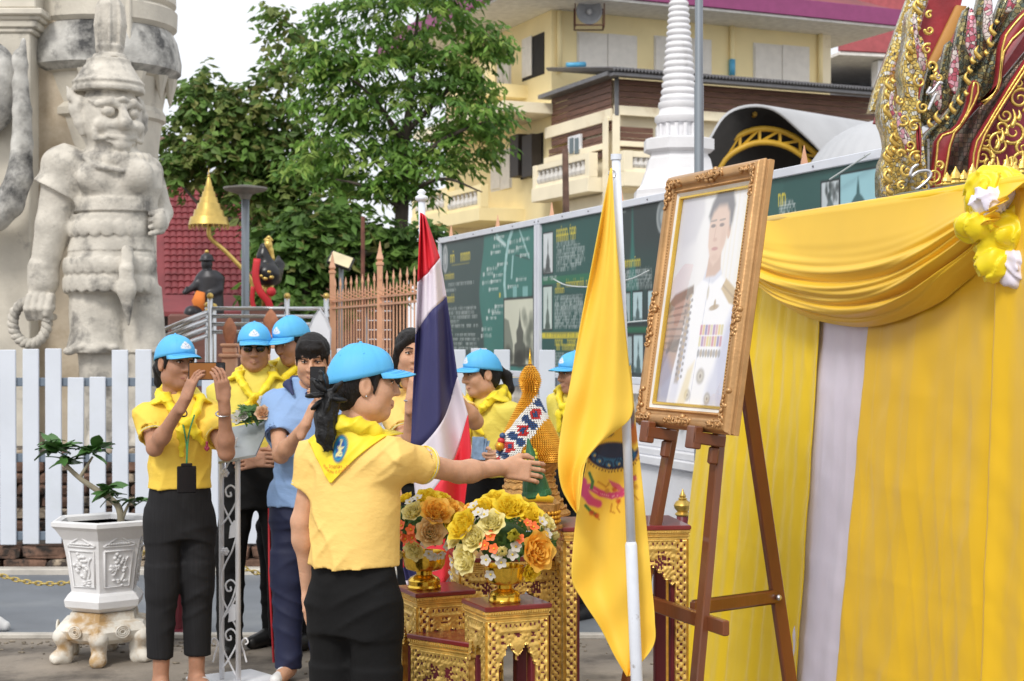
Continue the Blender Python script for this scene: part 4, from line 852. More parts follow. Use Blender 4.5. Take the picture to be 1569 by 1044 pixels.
# loudspeaker in its cage
a, z = F1.sz(880, 29); q = F1.pt(a, z, .75); e2 = empty('loudspeaker', q - V(0, 0, .3), 'grey horn loudspeaker in a wire cage under the eave', 'loudspeaker')
d = nrm(V(-.05, -1, -.05)); Rr = np.stack([V(1, 0, 0), np.cross(d, V(1, 0, 0)), d], 1)
m = MB(); m.lathe(q, [(.05, -.3), (.07, -.1), (.12, .0), (.24, .12), (.29, .16), (.27, .165), (.22, .12), (.1, .02), (.03, .0)], 24, R=Rr); autosmooth(m.build('horn', M('horn_grey', (.3, .31, .33), .5), e2), 50); m = MB(); m.ball(q + d * .05, .07, 10); m.build('driver', M('horn_pale', (.55, .55, .56), .5), e2, smooth=True)
m = MB(); hx = .32
for sx in (-1, 1):
    for sz_ in (-1, 1): m.beam(q + V(sx * hx, .35, sz_ * hx), q + V(sx * hx, -.2, sz_ * hx), .025, .025)
    for y in (.35, -.2): m.beam(q + V(sx * hx, y, -hx), q + V(sx * hx, y, hx), .025, .025); m.beam(q + V(-hx, y, sx * hx), q + V(hx, y, sx * hx), .025, .025)
m.build('cage', M('rust', 0), e2)
# left face: windows, balconies
shutters(F2, 803, 58, 833, 118, e, 'shutter', 'r'); shutters(F2, 765, 78, 783, 140, e); shutters(F2, 755, 232, 784, 290, e)
m = MB(); F2.rect(m, 799, 208, 833, 272, -.02, .03); w_ = m.build('window', M('interior_shade', 0), e)  # dark sheet painted in place of the shade inside the open window
for (x0, x1) in ((799, 812), (818, 833)): m = MB(); F2.rect(m, x0, 208, x1, 272, .05, .3); m.build('leaf', M('shutter_dark', 0), w_)
m = MB(); F2.rect(m, 813.5, 210, 816.5, 270, .034, .07); m.build('mullion', M('shutter', 0), w_)
bm_ = MB(); bm_.lathe((0, 0, 0), [(.05, 0), (.08, .06), (.1, .2), (.05, .42), (.06, .5), (.05, .55), (.08, .62)], 8); bal_me = bpy.data.meshes.new('baluster'); bal_me.from_pydata(bm_.v, [], bm_.f); bal_me.materials.append(M('baluster', 0))
def balcony(F, x0, x1, yt, yb, d, par, name='balcony', slab=True, mat='wall_yellow', nb=None):
    a0, a1 = sorted((F.s_(x0), F.s_(x1))); zt = (F.sz(x0, yt)[1] + F.sz(x1, yt)[1]) / 2; zb = (F.sz(x0, yb)[1] + F.sz(x1, yb)[1]) / 2; h = zt - zb
    m = MB()
    if slab: F.slab(m, a0 - .1, a1 + .1, zb - .3, zb, .003, d + .05)
    F.slab(m, a0, a1, zt - .12, zt, d - .16, d); F.slab(m, a0, a1, zb + .002, zb + .08, d - .16, d)
    for a in (a0, a1): F.slab(m, a - .1, a + .1, zb + .003, zt + .003, d - .18, d + .02)
    b_ = m.build(name, M(mat, 0), par); n_ = nb or max(3, int((a1 - a0) / .26))
    for k in range(n_):
        o = bpy.data.objects.new('baluster', bal_me); COL.objects.link(o); o.parent = b_; o.scale = (1, 1, (h - .2) / .62); o.location = F.pt(a0 + (a1 - a0) * (k + .5) / n_, zb + .08, d - .08) - wloc(b_)
balcony(F2, 752, 806, 112, 142, 1.0, e); balcony(F2, 748, 802, 292, 326, 1.1, e); balcony(F2, 690, 742, 296, 330, 1.0, e)
m = MB(); F2.slab(m, -.3, 5.5, PZ(178, 35), PZ(162, 35), .003, 1.3); m.build('ledge', M('wall_cream', 0), e)
# plank clad extension in front
F3 = Face(940, 32, UX); F4 = Face(940, 32, UL)
e = empty('plank_extension', (F3.o[0], F3.o[1], 0), 'brown planked extension with grey roof and white balustrade before yellow house', 'house')
zr = PZ(118, 32); aE = F3.s_(1345); m = MB(); F3.slab(m, 0, aE, 0, PZ(295, 32), -2.4, 0); F3.slab(m, .06, aE, PZ(295, 32), zr - .02, -2.3, -.25); m.build('wall', M('wall_cream', 0), e)
def planks(F, x0, x1, y0, y1, n_, par, d=.02):
    a0, a1 = sorted((F.s_(x0), F.s_(x1))); z1 = PZ(y0, F.o[1]); z0 = PZ(y1, F.o[1])
    for k in range(n_): m = MB(); F.slab(m, a0, a1, z0 + (z1 - z0) * k / n_ + .006, z0 + (z1 - z0) * (k + 1) / n_ - .006, 0, d, .004); m.build('plank', M('plank_brown', 0), par)
planks(F3, 943, 1345, 120, 176, 6, e); planks(F4, 938, 846, 120, 200, 8, e); planks(F3, 948, 1000, 193, 228, 4, e); planks(F4, 926, 842, 203, 238, 4, e)
m = MB(); F3.rect(m, 940, 176, 1345, 190, 0, .06); F4.rect(m, 939, 182, 838, 200, 0, .06); F3.rect(m, 936, 176, 947, 340, .061, .09); F4.rect(m, 937, 181, 929, 335, .061, .09); F3.rect(m, 940, 228, 1345, 236, 0, .08); F4.rect(m, 928, 232, 838, 241, 0, .08); m.build('beam', M('wall_cream', 0), e)
m = MB(); F3.rect(m, 939, 118, 945, 178, .063, .1); m.build('corner_trim', M('corrugate', 0), e)
balcony(F3, 950, 1060, 237, 268, .35, e, 'balustrade', mat='wall_cream', nb=13); balcony(F4, 924, 842, 246, 282, .35, e, 'balustrade', mat='wall_cream', nb=12)
m = MB(); F4.rect(m, 894, 208, 875, 239, .02, .08); w_ = m.build('window', M('window_white', 0), e); m = MB(); F4.rect(m, 892, 212, 886, 236, .081, .09); F4.rect(m, 884, 212, 878, 236, .081, .09); m.build('pane', M('glass_dark', 0), w_)
m = MB(); F3.rect(m, 1003, 196, 1016, 222, .02, .08); w_ = m.build('window', M('window_white', 0), e); m = MB(); F3.rect(m, 1005, 199, 1014, 220, .081, .09); m.build('pane', M('glass_dark', 0), w_)
m = MB(); n_ = 90; gg = []                                   # corrugated lean-to roof
for k in range(n_ * 2):
    a = -.3 + (aE + .5) * k / (n_ * 2 - 1); w1 = .03 * math.cos(k * PI); gg.append([F3.pt(a, zr + .06 + w1, .55), F3.pt(a, zr + .55 + w1, -2.6)])
m.grid(gg); solid(m.build('roof', M('corrugate', 0), e), .03); m = MB(); F3.slab(m, -.25, aE + .1, zr - .06, zr + .01, .3, .5); F4.slab(m, -.3, 3.1, zr - .04, zr + .05, .0, .3); m.build('roof_edge', M('corrugate', 0), e)
# pink roofed house far right
e = empty('pink_roof_house', (PX(1330, 46), 46, 0), 'house with faded red roof tiers and grey porch at upper right', 'house'); F5 = Face(1262, 44, V(.97, .24, 0)); M('roof_pink', (.4, .09, .1), .6, var=.15)
m = MB(); F5.slab(m, -.2, 9, 0, PZ(130, 44), -5, 0); m.build('wall', M('porch_grey', (.2, .2, .22), .8), e)
m = MB(); F5.rect(m, 1255, 62, 1480, 96, 1.2, 1.35); F5.rect(m, 1290, -12, 1480, 22, -.6, -.4); m.build('roof_band', M('roof_pink', 0), e)['kind'] = 'stuff'
m = MB(); F5.rect(m, 1255, 97, 1480, 102, -3, 1.3); F5.rect(m, 1270, 22.5, 1480, 30, -3, -.45); m.build('soffit', M('soffit', 0), e)['kind'] = 'stuff'
m = MB(); F5.rect(m, 1270, 31, 1480, 61, -1, -.2); m.build('upper_roof', M('roof_tile_far', (.2, .08, .06), .8, var=.3, vs=4), e); m = MB(); F5.rect(m, 1250, 100, 1480, 140, -3.5, -3); m.build('back_wall', M('porch_grey', 0), e)
for x in (1326, 1400): m = MB(); F5.rect(m, x - 6, 102.5, x + 6, 140, .6, 1.0); m.build('column', M('window_white', 0), e)
# white barrel canopy with yellow roof truss
YA = 25.; M('tarp', (.46, .47, .49), .6, var=.07, vs=2, bump=.1, bs=4); M('truss', (.6, .36, .03), .5); Q = lambda px, py, d=0.: V(PX(px, YA), YA + d, PZ(py, YA))
e = empty('barrel_canopy', (PX(1170, YA), YA, 0), 'white barrel vault canopy with dark inside and yellow arched truss', 'canopy')
arc = curve([Q(1030, 300), Q(1055, 262), Q(1082, 222), Q(1110, 178), Q(1145, 163), Q(1185, 168), Q(1225, 200), Q(1262, 238), Q(1290, 290)], 36); dd = V(5.2, 4.8, 0)
m = MB(); m.grid([arc + dd * t for t in (0, .33, .66, 1)]); md = solid(m.build('vault', [M('tarp', 0), M('interior_shade', 0)], e, smooth=True), .05).modifiers[0]; md.material_offset = 1  # tarp's inner face coloured dark for the shade under the vault
m = MB(); m.add([p + dd * .97 for p in arc], [tuple(range(len(arc)))]); m.build('end_wall', M('interior_shade', 0), e)  # dark colour stands in for the shade deep in the vault
for k, off in ((0, .0), (1, .22)):
    lo = curve([Q(1100, 250 + 0, .4), Q(1120, 215, .4), Q(1165, 193 , .4), Q(1215, 200, .4), Q(1265, 236, .4)], 20) + V(0, 0, -off); m = MB(); m.tube(lo, .05, 6); m.build('chord', M('truss', 0), e, smooth=True)
up_ = curve([Q(1100, 250, .4), Q(1120, 215, .4), Q(1165, 193, .4), Q(1215, 200, .4), Q(1265, 236, .4)], 20)
m = MB()
for k in range(1, 19, 3): m.tube([up_[k], up_[k] - V(0, 0, .22)], .03, 5); m.tube([up_[k] - V(0, 0, .22), up_[min(k + 3, 19)]], .025, 5)
m.build('web', M('truss', 0), e)['kind'] = 'stuff'
for t in (.3, .6, .9): m = MB(); m.tube([Q(1105, 205, .3 + t * 4), Q(1225, 205, .3 + t * 4)], .04, 6); m.tube([Q(1160, 172, .2), Q(1175, 172, 4)], .04, 6); m.build('beam', M('truss', 0), e)
for x in (1045, 1275): m = MB(); m.cyl((PX(x, YA), YA, 0), Q(x, 275), .07, n=10); m.build('column', M('truss', 0), e)
YD = 17.; e = empty('dome_tent', (PX(1375, YD), YD, 0), 'ribbed white dome tarpaulin behind the rightmost board', 'tent'); c = V(PX(1378, YD), YD + .6, PZ(305, YD)); r_ = 135 * S(YD); m = MB(); gg = []
for i in range(15):
    ph = (PI / 2) * i / 14; rr = [r_ * math.cos(ph) * (1 + .012 * math.cos(a * 34)) for a in np.linspace(0, 2 * PI, 136, endpoint=False)]
    gg.append([c + V(q * math.cos(a), q * math.sin(a), r_ * .98 * math.sin(ph)) for q, a in zip(rr, np.linspace(0, 2 * PI, 136, endpoint=False))])
m.grid(gg, wrap=True); m.build('cover', M('tarp', 0), e, smooth=True)
for a in np.linspace(0, 2 * PI, 6, endpoint=False): m = MB(); q = c + V(math.cos(a), math.sin(a), 0) * r_ * .97; m.cyl((q[0], q[1], 0), q, .04, n=8); m.build('leg', M('stainless', 0), e)
# white stupa with ringed spire
YH = 16.; s1 = S(YH); c = V(PX(1040, YH), YH, 0); e = empty('white_stupa', c, 'whitewashed stupa with ringed spire behind the portrait', 'stupa'); M('whitewash', (.74, .74, .76), .7, var=.06, vs=4, bump=.15, bs=25, col2=(.5, .5, .5), c2=(.6, .78), c2s=3)
pr = [(34, 190), (37, 186), (37, 180), (31, 176), (29, 168), (32, 164), (31, 158)]; y = 158; n_ = 17
for k in range(n_):
    r0 = 29 - (29 - 14) * (k / n_) ** .8; h_ = 10.8 - .14 * k; pr += [(r0 - 3.5, y), (r0 - .8, y - h_ * .25), (r0, y - h_ * .5), (r0 - .8, y - h_ * .75), (r0 - 3.5, y - h_)]; y -= h_
pr += [(9, y - 6), (6, y - 40), (2, y - 80)]
m = MB(); m.lathe(c, [(r * s1, PZ(y, YH)) for r, y in pr], 32); autosmooth(m.build('spire', M('whitewash', 0), e), 50)
m = MB(); m.lathe(c, [(r * s1, PZ(y, YH)) for r, y in ((29, 216), (29, 190))], 24); 
for k in range(14): a = 2 * PI * k / 14; m.cyl(c + V(math.cos(a) * 31 * s1, math.sin(a) * 31 * s1, PZ(214, YH)), c + V(math.cos(a) * 31 * s1, math.sin(a) * 31 * s1, PZ(192, YH)), .022, n=6)
m.build('neck', M('whitewash', 0), e)
m = MB(); m.lathe(c, [(r * s1, PZ(y, YH)) for r, y in ((105, 1000), (105, 420), (92, 380), (76, 320), (72, 300), (72, 294), (63, 286), (54, 262), (50, 246), (46, 240), (46, 236), (56, 232), (56, 216), (48, 213.5))], sq=8); m.build('body', M('whitewash', 0), e)
m = MB(); q = P(868, 400, 28); m.tube([V(PX(872, 28), 28, 0), P(866, 228, 28)], [.075, .055], 8); tag(m.build('wooden_pole', M('pole_wood', (.13, .075, .055), .9, var=.35, vs=8), smooth=True, loc=V(PX(872, 28), 28, 0)), 'bare brown wooden pole standing before the cream balcony wall', 'pole')

# ================================================================== TREES
M('bark', (.075, .06, .05), .95, var=.35, vs=6, bump=.6, bs=20, stretch=(1, 1, .4)); M('leaf', (1, 1, 1), .5, var=.22, vs=1.2, attr=True, spec=.35)
_t = MATS['leaf'].node_tree; _b = _t.nodes['Principled BSDF']; _tr = _t.nodes.new('ShaderNodeBsdfTranslucent'); _mx = _t.nodes.new('ShaderNodeMixShader'); _mx.inputs[0].default_value = .42
_t.links.new(_b.inputs['Base Color'].links[0].from_socket, _tr.inputs['Color']); _t.links.new(_b.outputs[0], _mx.inputs[1]); _t.links.new(_tr.outputs[0], _mx.inputs[2]); _t.links.new(_mx.outputs[0], _t.nodes['Material Output'].inputs['Surface'])
def leaf_mesh(cent, dirs, nrmv, ln, wd, cols):
    n_ = len(cent); side = np.cross(dirs, nrmv); side /= np.linalg.norm(side, axis=1, keepdims=True) + 1e-9; up = np.cross(side, dirs)
    ln = ln[:, None]; wd = wd[:, None]
    a = cent; b_ = cent + dirs * ln * .45 + side * wd - up * wd * .35; t_ = cent + dirs * ln - up * ln * .15; d = cent + dirs * ln * .45 - side * wd - up * wd * .35; mid = cent + dirs * ln * .5
    v = np.stack([a, b_, t_, d, mid], 1).reshape(-1, 3); k = np.arange(n_) * 5
    f = np.stack([np.stack([k, k + 1, k + 2, k + 4], 1), np.stack([k, k + 4, k + 2, k + 3], 1)], 1).reshape(-1, 4)
    return v, f, np.repeat(cols, 5, 0)
def tree(name, label, base, trunk, limbs, blobs, Y, n_spray, per, ln, wd, pal, droop, seed, flat=1., thick=.5, tier=1.):
    r = np.random.RandomState(seed); e = empty(name, (PX(base, Y), Y, 0), label, 'tree', None); s1 = S(Y)
    m = MB(); m.tube(curve([P(x, y, Y) if y < 900 else V(PX(x, Y), Y, 0) for (x, y, _) in trunk], 24), np.interp(np.linspace(0, 1, 24), np.linspace(0, 1, len(trunk)), [t[2] * s1 for t in trunk]), 12)
    m.build('trunk', M('bark', 0), e, smooth=True)
    for lb in limbs:
        m = MB(); m.tube(curve([P(x, y, Y) + V(0, d, 0) for (x, y, d) in lb[1:]], 14), np.linspace(lb[0] * s1, lb[0] * s1 * .25, 14), 8); m.build('limb', M('bark', 0), e, smooth=True)
    vol = np.array([b_[2] * b_[3] for b_ in blobs], float); vol /= vol.sum(); bi = r.choice(len(blobs), n_spray, p=vol); B = np.array([b_[:4] for b_ in blobs], float)[bi]; dk = np.array([b_[4] if len(b_) > 4 else 0. for b_ in blobs])[bi]
    u = r.normal(size=(n_spray, 3)); u /= np.linalg.norm(u, axis=1, keepdims=True); rad = r.uniform(.35, 1.03, n_spray) ** .45
    cx = B[:, 0] + u[:, 0] * B[:, 2] * rad; cy_ = B[:, 1] - u[:, 2] * B[:, 3] * rad * tier; dep = u[:, 1] * (B[:, 2] + B[:, 3]) * .5 * s1 * thick * 2 * rad
    C = np.stack([PX(cx, Y), Y + dep, PZ(cy_, Y)], 1)
    out = np.stack([u[:, 0], u[:, 1], u[:, 2] * .35 * flat], 1); out /= np.linalg.norm(out, axis=1, keepdims=True) + 1e-9
    cs, ds, ns, cl = [], [], [], []; pal = np.array(pal); ci = r.randint(0, len(pal), n_spray); L_ = ln * 2.3
    for j in range(per):
        t = (j + .5) / per; q = C + out * ((t - .3) * L_) + V(0, 0, -droop * (t ** 2) * L_ * .5)
        sd_ = np.cross(out, V(0, 0, 1)); sd_ /= np.linalg.norm(sd_, axis=1, keepdims=True) + 1e-9
        d = out * .45 + sd_ * (.8 if j % 2 else -.8) + r.normal(size=(n_spray, 3)) * .3; d[:, 2] -= droop; d /= np.linalg.norm(d, axis=1, keepdims=True)
        nn = np.tile(V(0, -.25, 1), (n_spray, 1)) + r.normal(size=(n_spray, 3)) * .35
        cs.append(q + r.normal(size=(n_spray, 3)) * ln * .12); ds.append(d); ns.append(nn); c_ = pal[ci] * r.uniform(.75, 1.3, (n_spray, 1)); c_ = np.where((dk > 0)[:, None] & (r.rand(n_spray, 1) < dk[:, None] * .5), np.array([.24, .25, .08]) * r.uniform(.7, 1.3, (n_spray, 1)), c_); cl.append(c_)
    cs, ds, ns, cl = [np.concatenate(a) for a in (cs, ds, ns, cl)]; n_ = len(cs)
    v, f, co = leaf_mesh(cs, ds, ns, ln * r.uniform(.45, 1.35, n_), wd * r.uniform(.5, 1.3, n_), cl)
    o = mesh_obj('crown', v, f, M('leaf', 0), e, None, False, None, co); o['kind'] = 'stuff'
    return e
tree('broadleaf_tree', 'large green tree with layered drooping sprays before the yellow house', 615, [(612, 950, 13), (612, 480, 12), (613, 390, 11), (617, 300, 10), (620, 230, 8), (632, 120, 4), (640, 20, 2)],
     [(6, (618, 290, 0), (570, 240, .3), (520, 200, .2)), (6, (620, 270, 0), (680, 220, -.4), (750, 190, -.4)), (5, (622, 220, 0), (570, 150, -.3), (520, 110, -.2)), (5, (625, 200, 0), (690, 130, .2), (730, 90, .2)), (4, (618, 300, 0), (680, 280, -.6), (740, 300, -.6)), (4, (616, 320, 0), (560, 290, -.5), (520, 280, -.5))],
     [(610, 20, 130, 40), (545, 75, 90, 38), (680, 70, 85, 38), (610, 110, 130, 40), (702, 130, 60, 30), (520, 150, 70, 34), (640, 170, 150, 38), (722, 195, 58, 22), (550, 215, 85, 30), (675, 222, 100, 24), (610, 250, 120, 32), (560, 280, 75, 24), (630, 285, 60, 20), (752, 212, 28, 9), (500, 90, 40, 40), (640, -30, 110, 50), (745, 60, 26, 40), (480, 250, 50, 40)],
     25., 1450, 9, .18, .037, [(.15, .29, .055), (.2, .36, .07), (.11, .22, .05), (.28, .4, .09)], .6, 11, .4, tier=.72)
tree('vine_tree', 'broad olive green tree overgrown with dry vines left of the drooping tree', 430, [(440, 950, 10), (436, 430, 9), (420, 320, 8), (400, 220, 5), (380, 130, 2)],
     [(5, (425, 330, 0), (360, 260, .3), (310, 200, .3)), (5, (425, 350, 0), (330, 330, -.3), (270, 270, -.3)), (4, (430, 300, 0), (470, 200, .2), (440, 60, .2)), (4, (436, 400, 0), (500, 350, -.2), (540, 330, -.2))],
     [(330, 165, 42, 34, .2), (300, 135, 18, 22), (385, 170, 55, 45, .5), (285, 240, 32, 38, .15), (350, 240, 75, 45, .5), (430, 230, 70, 50, .3), (400, 305, 75, 42, .2), (470, 290, 70, 50, .3), (440, 60, 20, 40, .5), (432, 105, 26, 24, .3), (420, 30, 10, 26), (310, 110, 8, 14), (270, 195, 20, 22), (262, 250, 16, 22)],
     27.5, 1050, 7, .2, .07, [(.13, .23, .05), (.17, .29, .06), (.11, .19, .05), (.22, .28, .08)], .55, 23, 1.)
tree('understorey_tree', 'big leaved shrubby tree filling the gap behind the golden parasol', 470, [(470, 950, 8), (470, 480, 7), (470, 420, 5), (475, 360, 2)],
     [(4, (470, 430, 0), (420, 390, .2), (360, 370, .2)), (4, (470, 430, 0), (540, 390, 0), (600, 380, 0))],
     [(455, 375, 50, 45, .15), (500, 360, 60, 50, .3), (470, 440, 75, 36, .2), (560, 370, 50, 50, .3), (645, 372, 30, 32, .2), (690, 388, 36, 16), (640, 400, 60, 25), (560, 430, 50, 20)],
     24.2, 800, 7, .2, .085, [(.12, .23, .05), (.16, .28, .06), (.1, .18, .05)], .5, 31, 1.)
# ================================================================== SHRINE GABLE (upper right)
YG = 7.0; sg = S(YG)
def Z(zx, zy, d=0.): return V(PX(1300 + zx / 3.164, YG), YG + d, PZ(zy / 3.164, YG))
def z2(pts, Y=YG): return [((1300 + x / 3.164 - CX) * S(Y), CAMZ - (y / 3.164 - CY) * S(Y)) for x, y in pts]
def smoothpoly(p, n=3):
    p = np.asarray(p, float)
    for _ in range(n - 1): q = np.roll(p, -1, 0); p = np.stack([p * .75 + q * .25, p * .25 + q * .75], 1).reshape(-1, 2)
    return p
def mosaic(name, cols, scale, rough=.18, metal=.75, brick=False, grout=(.06, .05, .04)):
    m = bpy.data.materials.new(name); m.use_nodes = True; t = m.node_tree; b = t.nodes['Principled BSDF']; g = t.nodes.new('ShaderNodeNewGeometry')
    v = t.nodes.new('ShaderNodeTexVoronoi'); v.inputs['Scale'].default_value = scale; v.feature = 'F1'; v2 = t.nodes.new('ShaderNodeTexVoronoi'); v2.inputs['Scale'].default_value = scale; v2.feature = 'DISTANCE_TO_EDGE'
    if brick: v.distance = 'CHEBYCHEV'; v.inputs['Randomness'].default_value = .25; v2.inputs['Randomness'].default_value = .25
    for q in (v, v2): t.links.new(g.outputs['Position'], q.inputs['Vector'])
    r = t.nodes.new('ShaderNodeValToRGB'); r.color_ramp.interpolation = 'CONSTANT'; els = r.color_ramp.elements
    for i, c in enumerate(cols):
        el = els[i] if i < 2 else els.new(i / len(cols)); el.position = i / len(cols); el.color = (*c, 1)
    sx = t.nodes.new('ShaderNodeSeparateColor'); t.links.new(v.outputs['Color'], sx.inputs[0]); t.links.new(sx.outputs[0], r.inputs['Fac'])
    mr = t.nodes.new('ShaderNodeMapRange'); mr.inputs[1].default_value = .02; mr.inputs[2].default_value = .06; t.links.new(v2.outputs['Distance'], mr.inputs[0])
    mx_ = t.nodes.new('ShaderNodeMixRGB'); mx_.inputs['Color1'].default_value = (*grout, 1); t.links.new(mr.outputs[0], mx_.inputs['Fac']); t.links.new(r.outputs['Color'], mx_.inputs['Color2']); t.links.new(mx_.outputs[0], b.inputs['Base Color'])
    mm = t.nodes.new('ShaderNodeMath'); mm.operation = 'MULTIPLY'; mm.inputs[1].default_value = metal; t.links.new(mr.outputs[0], mm.inputs[0]); t.links.new(mm.outputs[0], b.inputs['Metallic']); b.inputs['Roughness'].default_value = rough
    bu = t.nodes.new('ShaderNodeBump'); bu.inputs['Strength'].default_value = .7; bu.inputs['Distance'].default_value = .006; ad = t.nodes.new('ShaderNodeMath'); ad.operation = 'ADD'; t.links.new(mr.outputs[0], ad.inputs[0]); t.links.new(sx.outputs[1], ad.inputs[1]); t.links.new(ad.outputs[0], bu.inputs['Height']); t.links.new(bu.outputs[0], b.inputs['Normal'])
    MATS[name] = m; return m
mosaic('mosaic_gold', [(.75, .55, .16), (.8, .66, .3), (.5, .34, .08), (.7, .68, .6), (.62, .45, .12)], 62)
mosaic('mosaic_green', [(.2, .2, .12), (.32, .28, .13), (.12, .15, .12), (.5, .42, .18), (.2, .22, .17), (.26, .2, .09)], 55)
mosaic('mosaic_brown', [(.13, .085, .06), (.2, .14, .09), (.08, .065, .05), (.17, .1, .08)], 48, .25, .4, True)
mosaic('mosaic_pink', [(.6, .3, .36), (.66, .5, .5), (.45, .1, .14), (.7, .62, .58)], 50, .25, .3)
M('lacquer_red', (.3, .02, .028), .5, var=.25, vs=9, bump=.2, bs=40); M('gold_leaf', (.72, .5, .13), .3, .85, var=.2, vs=30, bump=.2, bs=60); M('silver', (.6, .6, .62), .22, .95); M('ledge_green', (.12, .13, .1), .6, var=.3)
e = empty('shrine_gable', (PX(1480, YG), YG, 0), 'red and gold shrine gable with mirror mosaic serpent ornament above the curtain', 'shrine')
EX, EZ = V(1, 0, 0), V(0, 0, 1)
def gp(name, pts, d, th, mat, bev=.012, sm=2): m = MB(); m.prism(smoothpoly(z2(pts, YG + d), sm) if sm > 1 else z2(pts, YG + d), V(0, YG + d + th, 0), EX, EZ, th, bev=bev); o = m.build(name, M(mat, 0) if mat not in MATS else MATS[mat], e); return autosmooth(o, 50)
gp('gable_wall', [(300, 1050), (300, 900), (470, 700), (700, 400), (900, 100), (1150, -100), (1150, 1050)], .3, .6, 'lacquer_red', 0, 1)
gp('rear_bargeboard', [(105, 540), (130, 440), (300, -30), (400, -30), (210, 540)], 1.3, .1, 'mosaic_gold', .012, 1)
gp('rear_wall', [(220, 540), (400, -30), (560, -30), (520, 120), (400, 320), (340, 560)], 1.4, .5, 'lacquer_red', 0, 1)
gp('rear_soffit', [(385, 310), (525, 25), (575, 30), (500, 190), (420, 320)], 1.36, .05, 'ochre', 0.004, 1) if 'ochre' in MATS or M('ochre', (.5, .25, .06), .6) else None
gp('serpent_body', [(365, 960), (345, 780), (375, 650), (455, 580), (530, 480), (555, 340), (630, 280), (670, 150), (750, 50), (830, -30), (900, -30), (900, 60), (770, 220), (745, 420), (680, 500), (640, 470), (560, 610), (510, 660), (480, 900)], .1, .14, 'mosaic_green')
gp('red_edge', [(398, 915), (412, 780), (425, 655), (520, 622), (575, 520), (592, 400), (612, 385), (642, 400), (640, 470), (565, 605), (512, 662), (478, 860), (468, 905)], -.06, .06, 'lacquer_red')
gp('red_edge', [(630, 515), (700, 450), (722, 380), (735, 190), (800, 100), (900, 0), (900, 110), (770, 232), (752, 330), (746, 420), (700, 485)], -.06, .06, 'lacquer_red')
gp('tile_field', [(475, 900), (510, 660), (640, 520), (900, 200), (900, 330), (720, 520), (610, 700), (592, 900)], .06, .05, 'mosaic_brown', .004, 1)
gp('inner_frame', [(585, 880), (598, 700), (650, 620), (720, 500), (900, 220), (900, 300), (735, 550), (650, 700), (625, 880)], -.03, .05, 'lacquer_red')
gp('infill', [(618, 900), (640, 705), (735, 560), (900, 310), (900, 900)], .08, .05, 'crimson', 0, 1) if M('crimson', (.25, .02, .045), .5) else None
for pts in ([(350, 620), (362, 470), (400, 310), (415, 295), (440, 370), (445, 570)], [(428, 580), (440, 420), (480, 210), (500, 190), (530, 260), (520, 490)], [(508, 380), (528, 170), (570, 40), (592, 25), (615, 120), (605, 340)], [(600, 340), (618, 90), (650, -60), (690, -60), (690, 260)], [(690, 190), (740, 0), (780, -60), (830, -60), (790, 60)]):
    p = np.array(pts, float); gp('flame_leaf', pts, .0, .09, 'mosaic_green'); c = p.mean(0); gp('flame_edge', [tuple(c + (q - c) * .92 + V(14, -4)) if q[0] > c[0] else tuple(c + (q - c) * .25 + V(14, -4)) for q in p], -.092, .02, 'mosaic_pink', .004)
gp('serpent_head', [(170, 985), (165, 800), (205, 720), (195, 640), (163, 560), (180, 440), (203, 378), (232, 440), (220, 520), (252, 560), (285, 420), (262, 330), (295, 200), (305, 60), (325, 15), (345, 90), (340, 180), (360, 175), (388, 290), (380, 350), (335, 420), (355, 600), (395, 950)], -.08, .16, 'mosaic_gold', .004)
gp('pink_rib', [(235, 545), (262, 540), (265, 600), (310, 680), (318, 760), (290, 770), (270, 690), (240, 640)], -.245, .02, 'mosaic_pink', .006); gp('pink_rib', [(205, 440), (228, 450), (212, 510), (235, 560), (222, 580), (198, 520)], -.245, .02, 'mosaic_pink', .006); gp('pink_rib', [(310, 70), (335, 60), (338, 180), (380, 290), (375, 350), (345, 330), (325, 200)], -.245, .02, 'mosaic_pink', .006); gp('pink_rib', [(335, 580), (358, 640), (355, 790), (338, 790), (330, 650)], -.245, .02, 'lacquer_red', .006)
def spiral(c, r, turns, a0, rad, d, sq=1., m=None, n=26):
    m = m or MB(); pts = []
    for t in np.linspace(0, 1, n): a = a0 + turns * 2 * PI * t; q = r * (1 - t * .85); pts.append(c + V(q * math.cos(a), d, q * sq * math.sin(a)))
    m.tube(pts, np.linspace(rad, rad * .45, n), 6); return m
r = np.random.RandomState(9)
for (zx, zy, rr, tn, a0) in ((255, 800, 34, 1.3, 1), (215, 860, 30, 1.2, 2), (340, 880, 40, 1.4, 3), (300, 930, 30, 1.2, 0), (200, 620, 28, 1.2, 4), (250, 650, 30, 1.2, 1), (275, 440, 30, 1.3, 2), (330, 370, 28, 1.2, 5), (310, 290, 26, 1.2, 1), (320, 200, 22, 1.2, 3), (185, 530, 20, 1.1, 2), (185, 780, 22, 1.1, 0), (320, 130, 18, 1.1, 1), (365, 420, 22, 1.2, 2), (230, 740, 26, 1.3, 4), (190, 930, 22, 1.2, 1), (290, 560, 30, 1.3, 2), (365, 830, 22, 1.2, 5)):
    spiral(Z(zx, zy, -.25), rr / 3.164 * sg, tn, a0, .008, 0).build('scroll', M('gold_leaf', 0), e, smooth=True)
